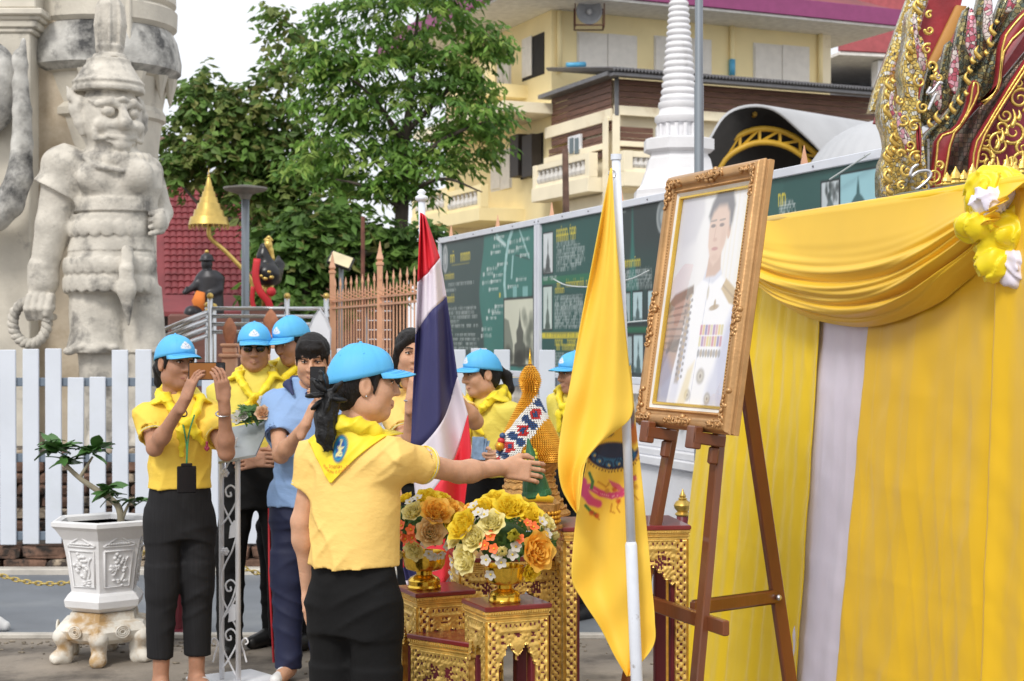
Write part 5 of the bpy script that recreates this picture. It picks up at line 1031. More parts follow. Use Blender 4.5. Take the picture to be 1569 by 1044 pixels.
for (zx, zy, rr, tn, a0) in ((650, 760, 45, 1.4, 0), (690, 800, 34, 1.3, 2), (730, 700, 60, 1.5, 1), (760, 560, 40, 1.4, 2), (800, 640, 60, 1.5, 4), (830, 480, 50, 1.4, 1), (840, 790, 60, 1.5, 0), (790, 780, 34, 1.3, 3), (740, 620, 34, 1.2, 5), (668, 690, 34, 1.3, 1), (845, 720, 36, 1.3, 2), (826, 400, 40, 1.3, 0)):
    m = spiral(Z(zx, zy, -.0), rr / 3.164 * sg, tn, a0, .0095, 0); m.build('gold_scroll', M('gold_leaf', 0), e, smooth=True)
for o_ in [q for q in e.children if q.name.startswith(('red_edge', 'inner_frame'))]:
    k_ = len(o_.data.vertices) // 4; pts_ = [np.array(o_.data.vertices[i + 3 * k_].co) + wloc(e) for i in range(k_)]; m = MB(); m.tube(pts_, .0055, 6, closed=True); m.build('gold_trim', M('gold_leaf', 0), e, smooth=True)
def flames(pts, n_, ln, lean_):
    c = curve([Z(*q, -.16) for q in pts], n_)
    for i in range(n_):
        q = c[i]; m = MB(); sg_ = .8 + .4 * math.sin(i * 2.3); m.tube(curve([q, q + V(lean_ * .5, -.005, .5) * ln * sg_, q + V(lean_ * .2, 0, 1) * ln * sg_], 8), [.011, .0115, .011, .0095, .008, .006, .004, .001], 6); m.build('flame', M('gold_leaf', 0), e, smooth=True)
flames([(172, 960), (166, 800), (203, 720), (165, 560), (182, 430)], 14, .06, -1.); flames([(262, 330), (297, 200), (310, 70)], 8, .06, -.9); flames([(360, 640), (455, 585), (530, 480), (556, 345), (632, 285), (672, 150)], 14, .05, -.8); flames([(620, 870), (655, 760), (720, 660), (800, 560), (850, 430)], 12, .07, .4); flames([(640, 880), (700, 860), (760, 850), (850, 840)], 9, .08, .2)
for (pts) in (((262, 830), (235, 850), (225, 890), (260, 865), (310, 860), (320, 885), (290, 920), (250, 950)), ((320, 470), (305, 500), (330, 490), (360, 450), (375, 455)), ((325, 540), (310, 575), (345, 500))):
    m = MB(); m.tube(curve([Z(*q, -.27) for q in pts], 24), .0075, 8); m.build('figure', M('silver', 0), e, smooth=True)
m = MB(); m.ball(Z(258, 795, -.27), .014, 8); m.ball(Z(328, 425, -.27), .013, 8); m.build('figure_head', M('gold_leaf', 0), e, smooth=True)['kind'] = 'stuff'
m = MB(); a, b_ = Z(150, 992, -.3), Z(900, 880, -.3); m.beam(a, b_, .14, .035, b2=.006); m.build('ledge', M('ledge_green', 0), e)
m = MB(); m.lathe((0, 0, 0), [(.02, 0), (.028, .012), (.02, .022), (.026, .03), (.02, .05), (.008, .068), (.001, .082)], 10); fm_ = bpy.data.meshes.new('finial'); fm_.from_pydata(m.v, [], m.f); fm_.materials.append(M('gold_leaf', 0))
for k in range(13):
    t = (.31 + .052 * k); o = bpy.data.objects.new('finial', fm_); COL.objects.link(o); o.parent = e; o.location = a + (b_ - a) * t + V(0, -.02, .016) - wloc(e); o.scale = (1, .6, 1 if k % 2 else .75)
m = MB(); m.box((PX(1600, YG), YG + .5, 1.1), (1.5, .9, 2.2)); m.build('shrine_wall', M('white_wall', 0), e)

# ================================================================== YELLOW CURTAIN BACKDROP
FC = Face(1170, 6.67, V(.3104, -.9506, 0)); ZT = 2.12
M('satin_yellow', (.86, .605, .015), .42, var=.05, vs=2, sheen=.15); M('satin_gold', (.87, .545, .018), .4, var=.05, vs=2, sheen=.15); M('satin_white', (.74, .7, .82), .45, var=.04, sheen=.1); M('satin_bright', (.85, .68, .01), .42, var=.05, sheen=.15)
e = empty('curtain_backdrop', FC.pt(.6, 0), 'yellow and white satin curtain backdrop with gathered swag at right', 'curtain')
def cloth(name, fn, nu, nv, mat, par, th=.003):
    u, v = np.meshgrid(np.linspace(0, 1, nu), np.linspace(0, 1, nv), indexing='ij'); p = fn(u, v); n_ = nu * nv; k = (np.arange(nu - 1)[:, None] * nv + np.arange(nv - 1)[None]).ravel()
    o = mesh_obj(name, p.reshape(-1, 3), np.stack([k, k + nv, k + nv + 1, k + 1], 1), MATS[mat], par); return solid(o, th)
def fold(x, seed, amp, freqs):
    r = np.random.RandomState(seed); o = 0
    for f_ in freqs: o = o + amp * r.uniform(.4, 1) * np.sin(x * f_ + r.rand() * 6.28 + .6 * np.sin(x * f_ * .37 + r.rand() * 6))
    return o
def drape(name, tl, tr, bl, br, d0, amp, freqs, seed, mat, nu=130, nv=150, ztop=ZT - .02):
    sT = (FC.s_(tl), FC.s_(tr)); sB = (FC.s_(bl), FC.s_(br))      # edges at half height and at the frame bottom
    zh, zb = 1.6, .62
    def fn(u, v):
        z = ztop * (1 - v); k = np.clip((zh - z) / (zh - zb), -.35, 1.7); s_ = (sT[0] + (sB[0] - sT[0]) * k) * (1 - u) + (sT[1] + (sB[1] - sT[1]) * k) * u
        x = u * (sT[1] - sT[0] + .25)
        d = d0 - creases(np.stack([x, 0 * x, z], -1), seed + 4, .0026, ((V(1, 0, .22), 26), (V(1, 0, -.45), 19)), 2.6, 2.6) + .0013 * np.exp(-(((z + .1) % .34 - .17) / .007) ** 2) + .001 * np.exp(-(((x + .05) % .3 - .15) / .005) ** 2) + fold(x, seed, amp, freqs) * (.55 + .45 * v) + .002 * vnoise(np.stack([x * 14, z * 5, x * 0], -1), seed) + .0018 * np.abs(np.sin(z * 9 + 3 * x)) ** 8 + .0012 * vnoise(np.stack([x * 22, z * 18, x * 0], -1), seed + 1)
        return FC.o + s_[..., None] * FC.d + d[..., None] * FC.n + np.stack([0 * z, 0 * z, z], -1)
    return cloth(name, fn, nu, nv, mat, e)
m = MB(); FC.slab(m, FC.s_(1100), FC.s_(1640), 0, ZT - .06, -.2, -.12); m.build('backing_panel', M('satin_white', 0), e)
drape('left_drape', 1090, 1262, 1052, 1238, .016, .007, (22, 41, 60), 3, 'satin_yellow')
drape('white_drape', 1225, 1352, 1185, 1318, .004, .004, (19, 37), 5, 'satin_white', 70)
drape('right_drape', 1336, 1660, 1300, 1640, .02, .007, (8, 15, 27), 8, 'satin_gold', 190)
drape('edge_drape', 1545, 1660, 1530, 1650, .055, .014, (12, 25), 9, 'satin_gold', 60)
tc_ = curve([(1150, 345), (1190, 340), (1275, 323), (1430, 301), (1530, 286), (1610, 276)], 80); bc_ = curve([(1160, 415), (1205, 455), (1255, 486), (1325, 501), (1385, 494), (1445, 468), (1500, 425), (1560, 375)], 80)
tS = np.array([FC.sz(*q) for q in tc_]); bS = np.array([FC.sz(*q) for q in bc_])
def swag(u, v):
    i = u * 79; a0 = np.stack([np.interp(i, np.arange(80), tS[:, c]) for c in (0, 1)], -1); b0 = np.stack([np.interp(i, np.arange(80), bS[:, c]) for c in (0, 1)], -1)
    vv = v ** (1 - .35 * np.sin(u * PI)); q = a0 + (b0 - a0) * vv[..., None]; g_ = np.clip(u, 0, 1)
    pl = np.sin(v ** 1.3 * 2 * PI * 4.2 + 1.2 * np.sin(u * 4 + 1)) + .6 * np.sin(v * 2 * PI * 7.3 + 3 * u) + .35 * np.sin(v * 2 * PI * 13 + 5 * u + 2 * np.sin(u * 9))
    amp = .018 * smooth(.12, .55, v) * (.6 + .8 * np.abs(u - .45)); d = .085 + .05 * np.sin(np.clip(v, 0, 1) * PI) + amp * pl - .05 * smooth(.9, 1, v) + .006 * vnoise(np.stack([u * 9, v * 5, u * 0], -1), 4)
    return FC.o + q[..., :1] * FC.d + d[..., None] * FC.n + np.stack([0 * u, 0 * u, q[..., 1]], -1)
cloth('swag', swag, 130, 90, 'satin_gold', e)
m = MB(); m.tube([FC.pt(FC.s_(1130), ZT - .005, .07), FC.pt(FC.s_(1640), ZT - .005, .07)], .02, 8); m.build('top_rail', M('satin_gold', 0), e, smooth=True)
def rosette(name, lobes, mat, seed):
    b = SDF(); r = np.random.RandomState(seed)
    for (px, py, rx, ry, d) in lobes:
        q = P(px, py, 5.0 - d); k = S(5.0); b.ell(q, (rx * k * 1.05, .05, ry * k * 1.05), k=.008)
    b.disp(lambda p: .006 * np.sin(vnoise(p * 26, seed + 1) * 7) + creases(p, seed, .014, ((V(1, .3, .5), 42), (V(-.4, .3, 1), 50)), 16, 9) - .006)
    v, f = b.mesh(.0055); return mesh_obj(name, v, f, MATS[mat], e)
rosette('rosette', [(1528, 286, 40, 26, 0), (1500, 300, 18, 26, -.02), (1556, 300, 26, 22, .0), (1572, 326, 30, 20, .02), (1500, 345, 32, 17, .03), (1488, 352, 18, 16, 0), (1530, 336, 28, 12, .03), (1560, 358, 42, 22, .04), (1525, 402, 27, 24, .02), (1516, 375, 18, 16, 0), (1590, 380, 22, 20, 0), (1600, 300, 30, 30, 0), (1545, 388, 20, 18, 0)], 'satin_bright', 2)
rosette('rosette_white', [(1516, 310, 24, 17, .05), (1530, 303, 20, 12, .04), (1562, 408, 22, 24, .05), (1556, 428, 14, 12, .04)], 'satin_white', 6)

# ================================================================== PORTRAIT AND EASEL
M('frame_gold', (.52, .30, .13), .38, .55, var=.14, vs=12, bump=.12, bs=90); M('frame_edge', (.66, .42, .17), .45, .3, var=.1, vs=9); M('liner', (.7, .68, .64), .6); M('thin_gold', (.75, .5, .1), .25, .9); M('portrait_print', (1, 1, 1), .35, var=0, attr=True); M('wood_easel', (.19, .06, .022), .3, var=.3, vs=5, stretch=(1, 1, .25), coat=.3, bump=.1, bs=40)
A0 = V(.456, 5.6, 1.318); AB = nrm(V(.243, -.6, 0)); AN0 = V(-.927, -.375, 0); al = math.radians(8.5); AU = V(0, 0, 1) * math.cos(al) - AN0 * math.sin(al); AN = nrm(AN0 * math.cos(al) + V(0, 0, 1) * math.sin(al)); FW, FH = .647, .9
def FR(a, u, n_=0.): return A0 + AB * a + AU * u + AN * n_
e = empty('framed_portrait', FR(FW / 2, 0), 'large ornate gold framed portrait of a man in white uniform', 'portrait')
def sweep_frame(prof, name, mat, x0=0.):
    cs = [(0, 0, 1, 1), (FW, 0, -1, 1), (FW, FH, -1, -1), (0, FH, 1, -1)]; v = []; f = []; k = len(prof)
    for (a, u, sa, su) in cs:
        for (w_, h_) in prof: v.append(FR(a + sa * w_, u + su * w_, h_))
    for c in range(4):
        for i in range(k - 1): f.append((c * k + i, ((c + 1) % 4) * k + i, ((c + 1) % 4) * k + i + 1, c * k + i + 1))
    return autosmooth(mesh_obj(name, v, f, M(mat, 0), e, None, False), 35)
sweep_frame([(.004, -.032), (0, -.028), (0, -.012), (.004, -.009), (.004, -.004), (0, .0), (0, .004), (.004, .008)], 'side_edge', 'frame_gold')
sweep_frame([(.004, .008), (.008, .02), (.016, .027), (.026, .029), (.036, .025), (.044, .016), (.05, .008), (.056, .006)], 'moulding', 'frame_gold')
sweep_frame([(.056, .006), (.058, .012), (.064, .013), (.067, .006)], 'inner_bead', 'frame_gold'); sweep_frame([(.067, .006), (.078, -.002)], 'liner', 'liner'); sweep_frame([(.078, -.002), (.081, .004), (.087, .003), (.09, -.008)], 'slip', 'thin_gold')
m = MB(); m.beam(FR(FW / 2, .02, -.035), FR(FW / 2, FH - .02, -.035), FW - .04, .012, up=AN); m.build('backboard', M('wood_easel', 0), e)
m = MB()                                                      # beaded edge
for (a, b_) in (((.061, .061), (FW - .061, .061)), ((.061, FH - .061), (FW - .061, FH - .061)), ((.061, .061), (.061, FH - .061)), ((FW - .061, .061), (FW - .061, FH - .061))):
    a = np.array(a); b_ = np.array(b_); n_ = int(np.linalg.norm(b_ - a) / .0105)
    for k in range(n_ + 1): q = a + (b_ - a) * k / n_; m.ball(FR(q[0], q[1], .013), .0042, 5)
m.build('beading', M('frame_gold', 0), e, smooth=True)['kind'] = 'stuff'
r = np.random.RandomState(21)
def orn(ca, cu, da, du, L, name, both=(1, -1)):
    """carved leaf scrolls spreading along one side"""
    m = MB()
    for sgn in both:
        for k in range(7):
            t = (k + .3) / 7 * L * sgn; rr = .0135 * (1 - .06 * k); pts = []; a0 = r.rand() * 6
            for q in np.linspace(0, 1, 14): an = a0 + sgn * 7 * q; w_ = rr * (1 - .75 * q); pts.append(FR(ca + da * t + w_ * math.cos(an), cu + du * t + w_ * math.sin(an), .024 + .008 * math.sin(q * 3)))
            m.tube(pts, np.linspace(.005, .0025, 14), 5)
            m.ball(FR(ca + da * t + r.normal() * .008, cu + du * t + r.normal() * .008, .02), (.012, .012, .011), 7)
    m.build(name, M('frame_gold', 0), e, smooth=True)
for (a, u) in ((.03, .03), (FW - .03, .03), (.03, FH - .03), (FW - .03, FH - .03)): orn(a, u, 1 if a < .3 else -1, 0, .09, 'corner_scroll', (1,)); orn(a, u, 0, 1 if u < .4 else -1, .1, 'corner_scroll', (1,))
orn(.028, FH * .42, 0, 1, .1, 'side_scroll'); orn(FW - .028, FH * .45, 0, 1, .09, 'side_scroll'); orn(FW * .5, FH - .028, 1, 0, .09, 'side_scroll'); orn(FW * .5, .028, 1, 0, .09, 'side_scroll')
# the print: a man in white uniform before a pale room
pw, ph = FW - .18, FH - .18; us = np.linspace(0, 1, 190); ws = np.linspace(0, 1, 270); U, W = np.meshgrid(us, ws, indexing='ij'); p = Print((U - .58) / 1.14 + .565, (W - .3) / 1.08 + .29, lin(238, 238, 238))
p.mask(smooth(.0, .35, .42 - U) * (W > -1), lin(185, 182, 192), .7); p.rect(.86, 1.1, -.1, 1.1, lin(236, 234, 226), .9, .02)
for k in range(5): p.rect(.60 + .05 * k, .615 + .05 * k, .3, 1.05, lin(232, 226, 205), .5, .01)
for k in range(10): p.oval(.93, .2 + .08 * k, .025, .022, lin(205, 200, 180), .5, .4)
p.poly([(.08, 1.0), (.34, 1.0), (.38, .86), (.30, .74), (.12, .7), (.0, .78), (0, 1)], lin(176, 174, 186), .4, .03)
# chair back, gold and brown
p.poly([(-.02, .08), (.1, .08), (.34, .2), (.33, .52), (.1, .47), (.02, .38)], lin(166, 122, 88), .85, .02); p.poly([(.0, .43), (.12, .5), (.36, .54), (.37, .5), (.14, .45), (.03, .38)], lin(108, 82, 48), 1, .01)
for k in range(7): p.line((.02 + .01 * k, .25 + .03 * k), (.3 + .005 * k, .24 + .035 * k), .006, lin(90, 66, 40), .7)
p.line((.02, .3), (.05, .4), .012, lin(170, 130, 70)); p.line((.1, .24), (.3, .3), .014, lin(90, 70, 45)); p.oval(.2, .27, .1, .03, lin(96, 76, 52), .8, .4); p.poly([(-.05, 0), (.3, 0), (.26, .12), (.1, .24), (-.05, .2)], lin(120, 126, 166), .75, .04)
# tunic
wt = lin(244, 246, 252)
p.poly([(.18, -.05), (.22, .15), (.30, .38), (.40, .53), (.52, .585), (.68, .585), (.86, .50), (.98, .40), (1.05, .2), (1.05, -.05)], wt, 1, .012)
p.poly([(.84, -.05), (.78, .2), (.84, .36), (.92, .46), (1.05, .3), (1.05, -.05)], lin(176, 182, 214), .75, .04); p.poly([(.66, -.05), (.7, .1), (.8, .22), (.82, .0)], lin(190, 196, 222), .7, .04); p.poly([(.18, -.05), (.26, .2), (.34, .4), (.38, .3), (.3, -.05)], lin(196, 200, 222), .6, .03)
p.poly([(.47, .56), (.5, .615), (.66, .63), (.71, .58), (.6, .54)], lin(216, 220, 232), 1, .008); p.line((.56, .6), (.5, .0), .004, lin(180, 184, 205), .7)
p.poly([(.33, .5), (.36, .38), (.31, .1), (.26, .1), (.3, .36)], lin(125, 98, 60), .7, .012)
for k in range(40): p.oval(.31 + .04 * math.sin(k * 2.1) + .0015 * k * .4, .12 + .0095 * k, .014, .008, lin(60, 48, 38) if k % 3 else lin(190, 160, 100), .7, .4)
p.poly([(.72, .515), (.77, .56), (.94, .495), (.9, .44), (.84, .45)], lin(196, 168, 110), .95, .008); p.line((.74, .53), (.9, .47), .006, lin(150, 120, 70), .6)
p.oval(.66, .435, .06, .012, lin(160, 130, 72), .85, .3, .1); p.oval(.665, .45, .014, .02, lin(165, 135, 75), .85, .3); p.oval(.56, .5, .014, .03, lin(190, 178, 150), .7, .4)
for row in range(2):
    for k in range(9): p.rect(.52 + .033 * k, .548 + .033 * k, .315 - .05 * row, .36 - .05 * row, [lin(196, 92, 120), lin(214, 180, 90), lin(110, 84, 160), lin(190, 110, 130), lin(215, 205, 150), lin(150, 90, 160), lin(205, 150, 150), lin(220, 196, 90), lin(200, 190, 120)][(k + row * 4) % 9], .85, .004)
for k in range(9): p.oval(.535 + .033 * k, .235, .016, .018, lin(160, 140, 105) if k % 2 else lin(130, 130, 135), .85, .3)
for (a, b_, q) in ((.6, .135, .052), (.46, .05, .04), (.72, .04, .04)):
    p.oval(a, b_, q, q * .68, lin(150, 140, 118), .75, .3); p.oval(a, b_, q * .6, q * .4, lin(205, 200, 185), .8, .3); p.oval(a, b_, q * .25, q * .18, lin(120, 100, 80), .9, .3)
p.poly([(.3, -.05), (.42, .16), (.5, .2), (.46, .06), (.42, -.05)], lin(226, 204, 120), .6, .02)
# head
sk = lin(222, 192, 172)
p.poly([(.5, .57), (.51, .66), (.66, .68), (.68, .6), (.62, .575)], lin(204, 170, 148), 1, .01)
p.poly([(.47, .86), (.465, .78), (.48, .71), (.53, .64), (.575, .62), (.64, .65), (.69, .71), (.72, .78), (.715, .88), (.6, .92)], sk, 1, .012); p.oval(.725, .765, .02, .032, lin(212, 176, 152), 1, .2)
p.poly([(.44, .845), (.47, .90), (.53, .955), (.63, .97), (.72, .945), (.765, .88), (.755, .81), (.735, .775), (.72, .8), (.705, .85), (.66, .885), (.56, .885), (.5, .86), (.468, .82)], lin(92, 88, 92), 1, .02)
for (x, y) in ((.515, .798), (.625, .798)): p.oval(x, y, .03, .008, lin(70, 52, 46), .85, .35); p.line((x - .035, y + .022), (x + .035, y + .024), .0045, lin(90, 76, 72), .6)
p.line((.555, .795), (.545, .745), .006, lin(200, 160, 138), .6); p.oval(.56, .735, .026, .009, lin(196, 152, 130), .6, .5); p.oval(.57, .695, .04, .008, lin(184, 110, 104), .85, .4); p.oval(.58, .655, .05, .015, lin(208, 172, 150), .5, .6); p.oval(.66, .74, .03, .05, lin(206, 172, 150), .4, .7)
p.U, p.W = U, W; p.c = np.clip(p.c, 0, .95) * .86 + np.array(lin(240, 240, 244)) * .14  # whitish wash in the print colours stands in for reflection on the glass
print_sheet('picture', p, lambda u, w_: FR(.09, .09, -.009) + np.outer(u * pw, AB) + np.outer(w_ * ph, AU), e, M('portrait_print', 0))
gm = bpy.data.materials.new('picture_glass'); gm.use_nodes = True; t = gm.node_tree; t.nodes.clear(); o_ = t.nodes.new('ShaderNodeOutputMaterial'); mix = t.nodes.new('ShaderNodeMixShader'); tr = t.nodes.new('ShaderNodeBsdfTransparent'); gl = t.nodes.new('ShaderNodeBsdfGlossy'); gl.inputs['Roughness'].default_value = .02; lw = t.nodes.new('ShaderNodeLayerWeight'); lw.inputs['Blend'].default_value = .5; pw5 = t.nodes.new('ShaderNodeMath'); pw5.operation = 'POWER'; pw5.inputs[1].default_value = 4.; t.links.new(lw.outputs['Facing'], pw5.inputs[0]); fr = t.nodes.new('ShaderNodeMath'); fr.operation = 'MULTIPLY_ADD'; fr.inputs[1].default_value = .9; fr.inputs[2].default_value = .045; t.links.new(pw5.outputs[0], fr.inputs[0])
t.links.new(fr.outputs[0], mix.inputs[0]); t.links.new(tr.outputs[0], mix.inputs[1]); t.links.new(gl.outputs[0], mix.inputs[2]); t.links.new(mix.outputs[0], o_.inputs['Surface'])
m = MB(); m.add([FR(.086, .086, -.004), FR(FW - .086, .086, -.004), FR(FW - .086, FH - .086, -.004), FR(.086, FH - .086, -.004)], [(0, 1, 2, 3)]); m.build('glass', gm, e)
# easel
e = empty('wooden_easel', V(.62, 5.35, 0), 'varnished brown wooden easel carrying the gold framed portrait', 'easel')
def down(a, n_, z): q = FR(a, 0, n_); k = (z - q[2]) / AU[2]; return q + AU * k
apex = FR(FW * .5, .78, -.075)
for (at, ab, nm) in ((.47, .57, 'front_leg'), (.06, .01, 'front_leg')):
    top = FR(.5 * (at + .32), .7, -.07); bot = down(ab, -.06, 0.0) ; bot[2] = 0; m = MB(); m.beam(bot, top, .05, .028, up=AN, b2=.004); m.build(nm, M('wood_easel', 0), e)
for (a) in (.155, .49): m = MB(); q = FR(a, -.022, .0); Rr = np.stack([AB, AN, AU], 1); m.cbox(q, (.06, .12, .04), .004, Rr); m.cbox(q + AN * .045 + AU * .016 * 0 + AB * 0, (.058, .032, .075), .004, Rr); m.cbox(q + AU * -.05 + AN * -.035, (.03, .03, .06), .006, Rr); m.build('ledge_peg', M('wood_easel', 0), e)
rl_b = V(1.075, 5.76, 0); rl_t = V(.735, 5.38, 1.95); m = MB(); m.beam(rl_b, rl_t, .05, .028, up=AB, b2=.004); m.build('rear_leg', M('wood_easel', 0), e)
q = P(1204, 918, 0); k = .36; pr_ = rl_b + (rl_t - rl_b) * k
m = MB(); fl = down(.1, -.08, .70); fn_ = down(.64, -.08, .70); m.beam(fl, fn_, .024, .05, b2=.004); m.build('crossbar', M('wood_easel', 0), e)
m = MB(); cm = down(.36, -.1, .72); m.beam(cm, pr_ + nrm(pr_ - cm) * .03, .022, .052, b2=.008); m.build('brace', M('wood_easel', 0), e)
m = MB(); m.ball(pr_ + V(0, -.03, 0), .012, 8); m.build('bolt', M('silver', 0), e, smooth=True)
# ================================================================== FLAGS
def band_cloth(name, curves, Y, mats, par, fold_fn, nu=26, nv=14, th=.003):
    """cloth between successive boundary lines (pixel polylines left to right), one material per band"""
    v = []; f = []; fm = []
    for b in range(len(curves) - 1):
        a0 = curve(curves[b], nu); a1 = curve(curves[b + 1], nu); base = len(v)
        for j in range(nv):
            t = j / (nv - 1); q = a0 * (1 - t) + a1 * t
            for i in range(nu): px, py = q[i]; v.append(P(px, py, Y + fold_fn(px, py, i / (nu - 1))))
        for j in range(nv - 1):
            for i in range(nu - 1): k = base + j * nu + i; f.append((k, k + 1, k + nu + 1, k + nu)); fm.append(mats[b])
    return v, f, fm
M('flag_red', (.72, .03, .05), .65, var=.05); M('flag_white', (.72, .66, .74), .65, var=.04); M('flag_blue', (.032, .032, .12), .65, var=.05); M('pole_white', (.72, .76, .84), .4, var=.06, vs=20, col2=(.3, .28, .27), c2=(.66, .72), c2s=14); M('flag_yellow', (.88, .57, .06), .6, var=.04)
for k in ('flag_red', 'flag_white', 'flag_blue', 'flag_yellow'): weave(MATS[k], 500, .1)
e = empty('striped_flag', V(PX(668, 6.3), 6.3, 0), 'red white and blue striped flag draped from a white pole', 'flag')
v, f, fm = band_cloth('flag', [[(644, 326), (648, 328), (652, 332)], [(640, 432), (656, 418), (674, 395)], [(637, 512), (658, 480), (684, 455)], [(629, 690), (652, 678), (680, 640), (701, 578)], [(640, 790), (660, 757), (695, 705), (717, 636)], [(655, 905), (675, 900), (700, 850), (722, 690)]], 6.3, [0, 1, 2, 1, 0], e,
    lambda px, py, u: .05 * math.sin(u * 7.5 + (py - 400) * .004) * min(1, max(0, (py - 330) / 200)) + .02 * math.sin(u * 16 + py * .012))
solid(mesh_obj('cloth', v, f, [MATS['flag_red'], MATS['flag_white'], MATS['flag_blue']], e, None, True, fm), .003)
v, f, fm = band_cloth('f2', [[(618, 800), (640, 780), (690, 760)], [(618, 870), (640, 860), (690, 850)], [(622, 890), (650, 885), (690, 880)], [(640, 960), (660, 960), (690, 950)]], 6.38, [0, 2, 1], e, lambda px, py, u: .03 * math.sin(u * 11))
solid(mesh_obj('cloth_tail', v, f, [MATS['flag_red'], MATS['flag_white'], MATS['flag_blue']], e, None, True, fm), .003)
m = MB(); q0, q1 = P(664, 1139, 6.44) * V(1, 1, 0), P(646, 306, 6.42); m.tube([q0, q1], .014, 12); m.build('pole', MATS['pole_white'], e, smooth=True); m = MB(); m.lathe(q1, [(.014, -.01), (.026, 0), (.026, .012), (.012, .02), (.02, .03), (.008, .042)], 14); m.build('finial', MATS['pole_white'], e, smooth=True)
m = MB(); m.lathe(q0, [(.16, 0), (.16, .03), (.03, .06), (.02, .2)], 20); m.build('base', M('post_red', 0), e)
# yellow flag
e = empty('yellow_flag', V(PX(985, 4.5), 4.5, 0), 'plain yellow flag with printed emblem on a leaning white pole', 'flag')
def two_curve(L, R, Y, ff, nu=44, nv=90):
    a = curve(L, nv); b = curve(R, nv); u = np.linspace(0, 1, nu); q = a[:, None] * (1 - u[None, :, None]) + b[:, None] * u[None, :, None]
    d = ff(q[..., 0], q[..., 1], u[None, :]); v = np.stack([PX(q[..., 0], Y + d), Y + d, PZ(q[..., 1], Y + d)], -1).reshape(-1, 3); k = (np.arange(nv - 1)[:, None] * nu + np.arange(nu - 1)[None]).ravel()
    return q, v, np.stack([k, k + 1, k + nu + 1, k + nu], 1)
M('flag_print', (1, 1, 1), .6, var=.04, attr=True); weave(MATS['flag_print'], 500, .1); FY = (.88, .57, .06)
q, v, f = two_curve([(935, 258), (914, 370), (891, 490), (873, 590), (861, 650), (855, 705), (860, 745), (872, 770), (884, 787)], [(938, 258), (944, 370), (954, 470), (963, 555), (969, 606), (965, 642), (925, 672), (899, 700), (886, 787)], 4.48, lambda x, y, u: .035 * np.sin(u * 5 + .6) * smooth(260, 450, y) + .012 * np.sin(u * 12 + y * .015) * smooth(260, 400, y) + .006 * np.sin(y * .05 + u * 5) * smooth(560, 700, y) - .02)
solid(mesh_obj('upper_cloth', v, f, MATS['flag_yellow'], e), .003)
q, v, f = two_curve([(915, 640), (898, 715), (885, 780), (878, 840), (877, 890), (893, 920), (920, 962), (942, 1005), (961, 1037)], [(966, 560), (973, 640), (982, 720), (989, 790), (995, 850), (999, 900), (1003, 950), (1001, 990), (965, 1036)], 4.56, lambda x, y, u: .03 * np.sin(u * 4.5) + .010 * np.sin(u * 10 + y * .02) + .004 * np.sin((x + y) * .06), 90, 200)
p = Print(q[..., 0], q[..., 1], FY); NV, BL, PK, GO, GR_, RD = lin(32, 36, 70), lin(50, 110, 150), lin(205, 70, 120), lin(200, 140, 40), lin(70, 120, 60), lin(190, 50, 40)
p.oval(938, 693, 46, 22, lin(214, 150, 60), .9); p.oval(938, 690, 40, 30, NV, 1, .04); p.oval(938, 676, 42, 26, FY, 1, .05); p.oval(940, 697, 34, 18, BL, .9, .08); p.oval(940, 690, 30, 13, NV, .9, .1)
for (x, y) in ((918, 706), (932, 712), (948, 710), (960, 702), (910, 697)): p.oval(x, y, 7, 6, NV, 1, .2); p.oval(x, y, 4.5, 3.6, BL, 1, .2); p.oval(x + 1, y + 1, 2, 1.6, lin(220, 190, 90), .9, .3)
for k in range(24): a = math.radians(15 + 6.3 * k); p.oval(938 + 46 * math.cos(a), 684 + 39 * math.sin(a), 1.7, 1.5, lin(120, 70, 30), .9, .3)
p.oval(925, 664, 16, 7, lin(60, 50, 60), .8, .15); p.oval(925, 661, 15, 6, FY, 1, .1); p.oval(968, 640, 5, 18, lin(60, 80, 130), .8, .2); p.oval(972, 665, 6, 16, RD, .7, .3)
pk = [(893, 738), (896, 756), (905, 768), (916, 772)]; 
for a, b in zip(pk[:-1], pk[1:]): p.line(a, b, 7, PK)
pk = [(903, 746), (920, 756), (938, 760), (952, 757), (962, 750)]
for a, b in zip(pk[:-1], pk[1:]): p.line(a, b, 5.5, PK); p.line((a[0], a[1] + 1), (b[0], b[1] + 1), .8, lin(230, 160, 170), .8)
p.poly([(932, 735), (950, 742), (958, 752), (948, 752), (938, 745)], PK, .9, 1)
for a, b in (((903, 725), (908, 738)), ((908, 738), (906, 748)), ((897, 775), (904, 783)), ((904, 783), (912, 788))): p.line(a, b, 2.6, GR_)
for (a, b) in (((916, 738), (928, 746)), ((928, 746), (934, 740)), ((950, 765), (946, 778)), ((938, 772), (936, 784)), ((936, 784), (942, 786)), ((946, 778), (950, 785)), ((968, 755), (978, 766)), ((960, 735), (974, 728)), ((910, 790), (918, 796)), ((974, 728), (970, 742))): p.line(a, b, 1.5, GO, .9)
for (x, y, c) in ((942, 750, RD), (948, 768, RD), (966, 740, RD), (914, 790, RD), (974, 746, GO), (906, 786, RD), (962, 738, GO), (930, 752, GO), (972, 733, PK)): p.oval(x, y, 4, 4, c, .8, .4)
solid(mesh_obj('lower_cloth', v, f, MATS['flag_print'], e, None, True, None, p.c.reshape(-1, 3)), .003)
g0, g1, gt = P(990, 1386, 4.5), P(967, 835, 4.5), P(944, 243, 4.5); g0[2] = 0
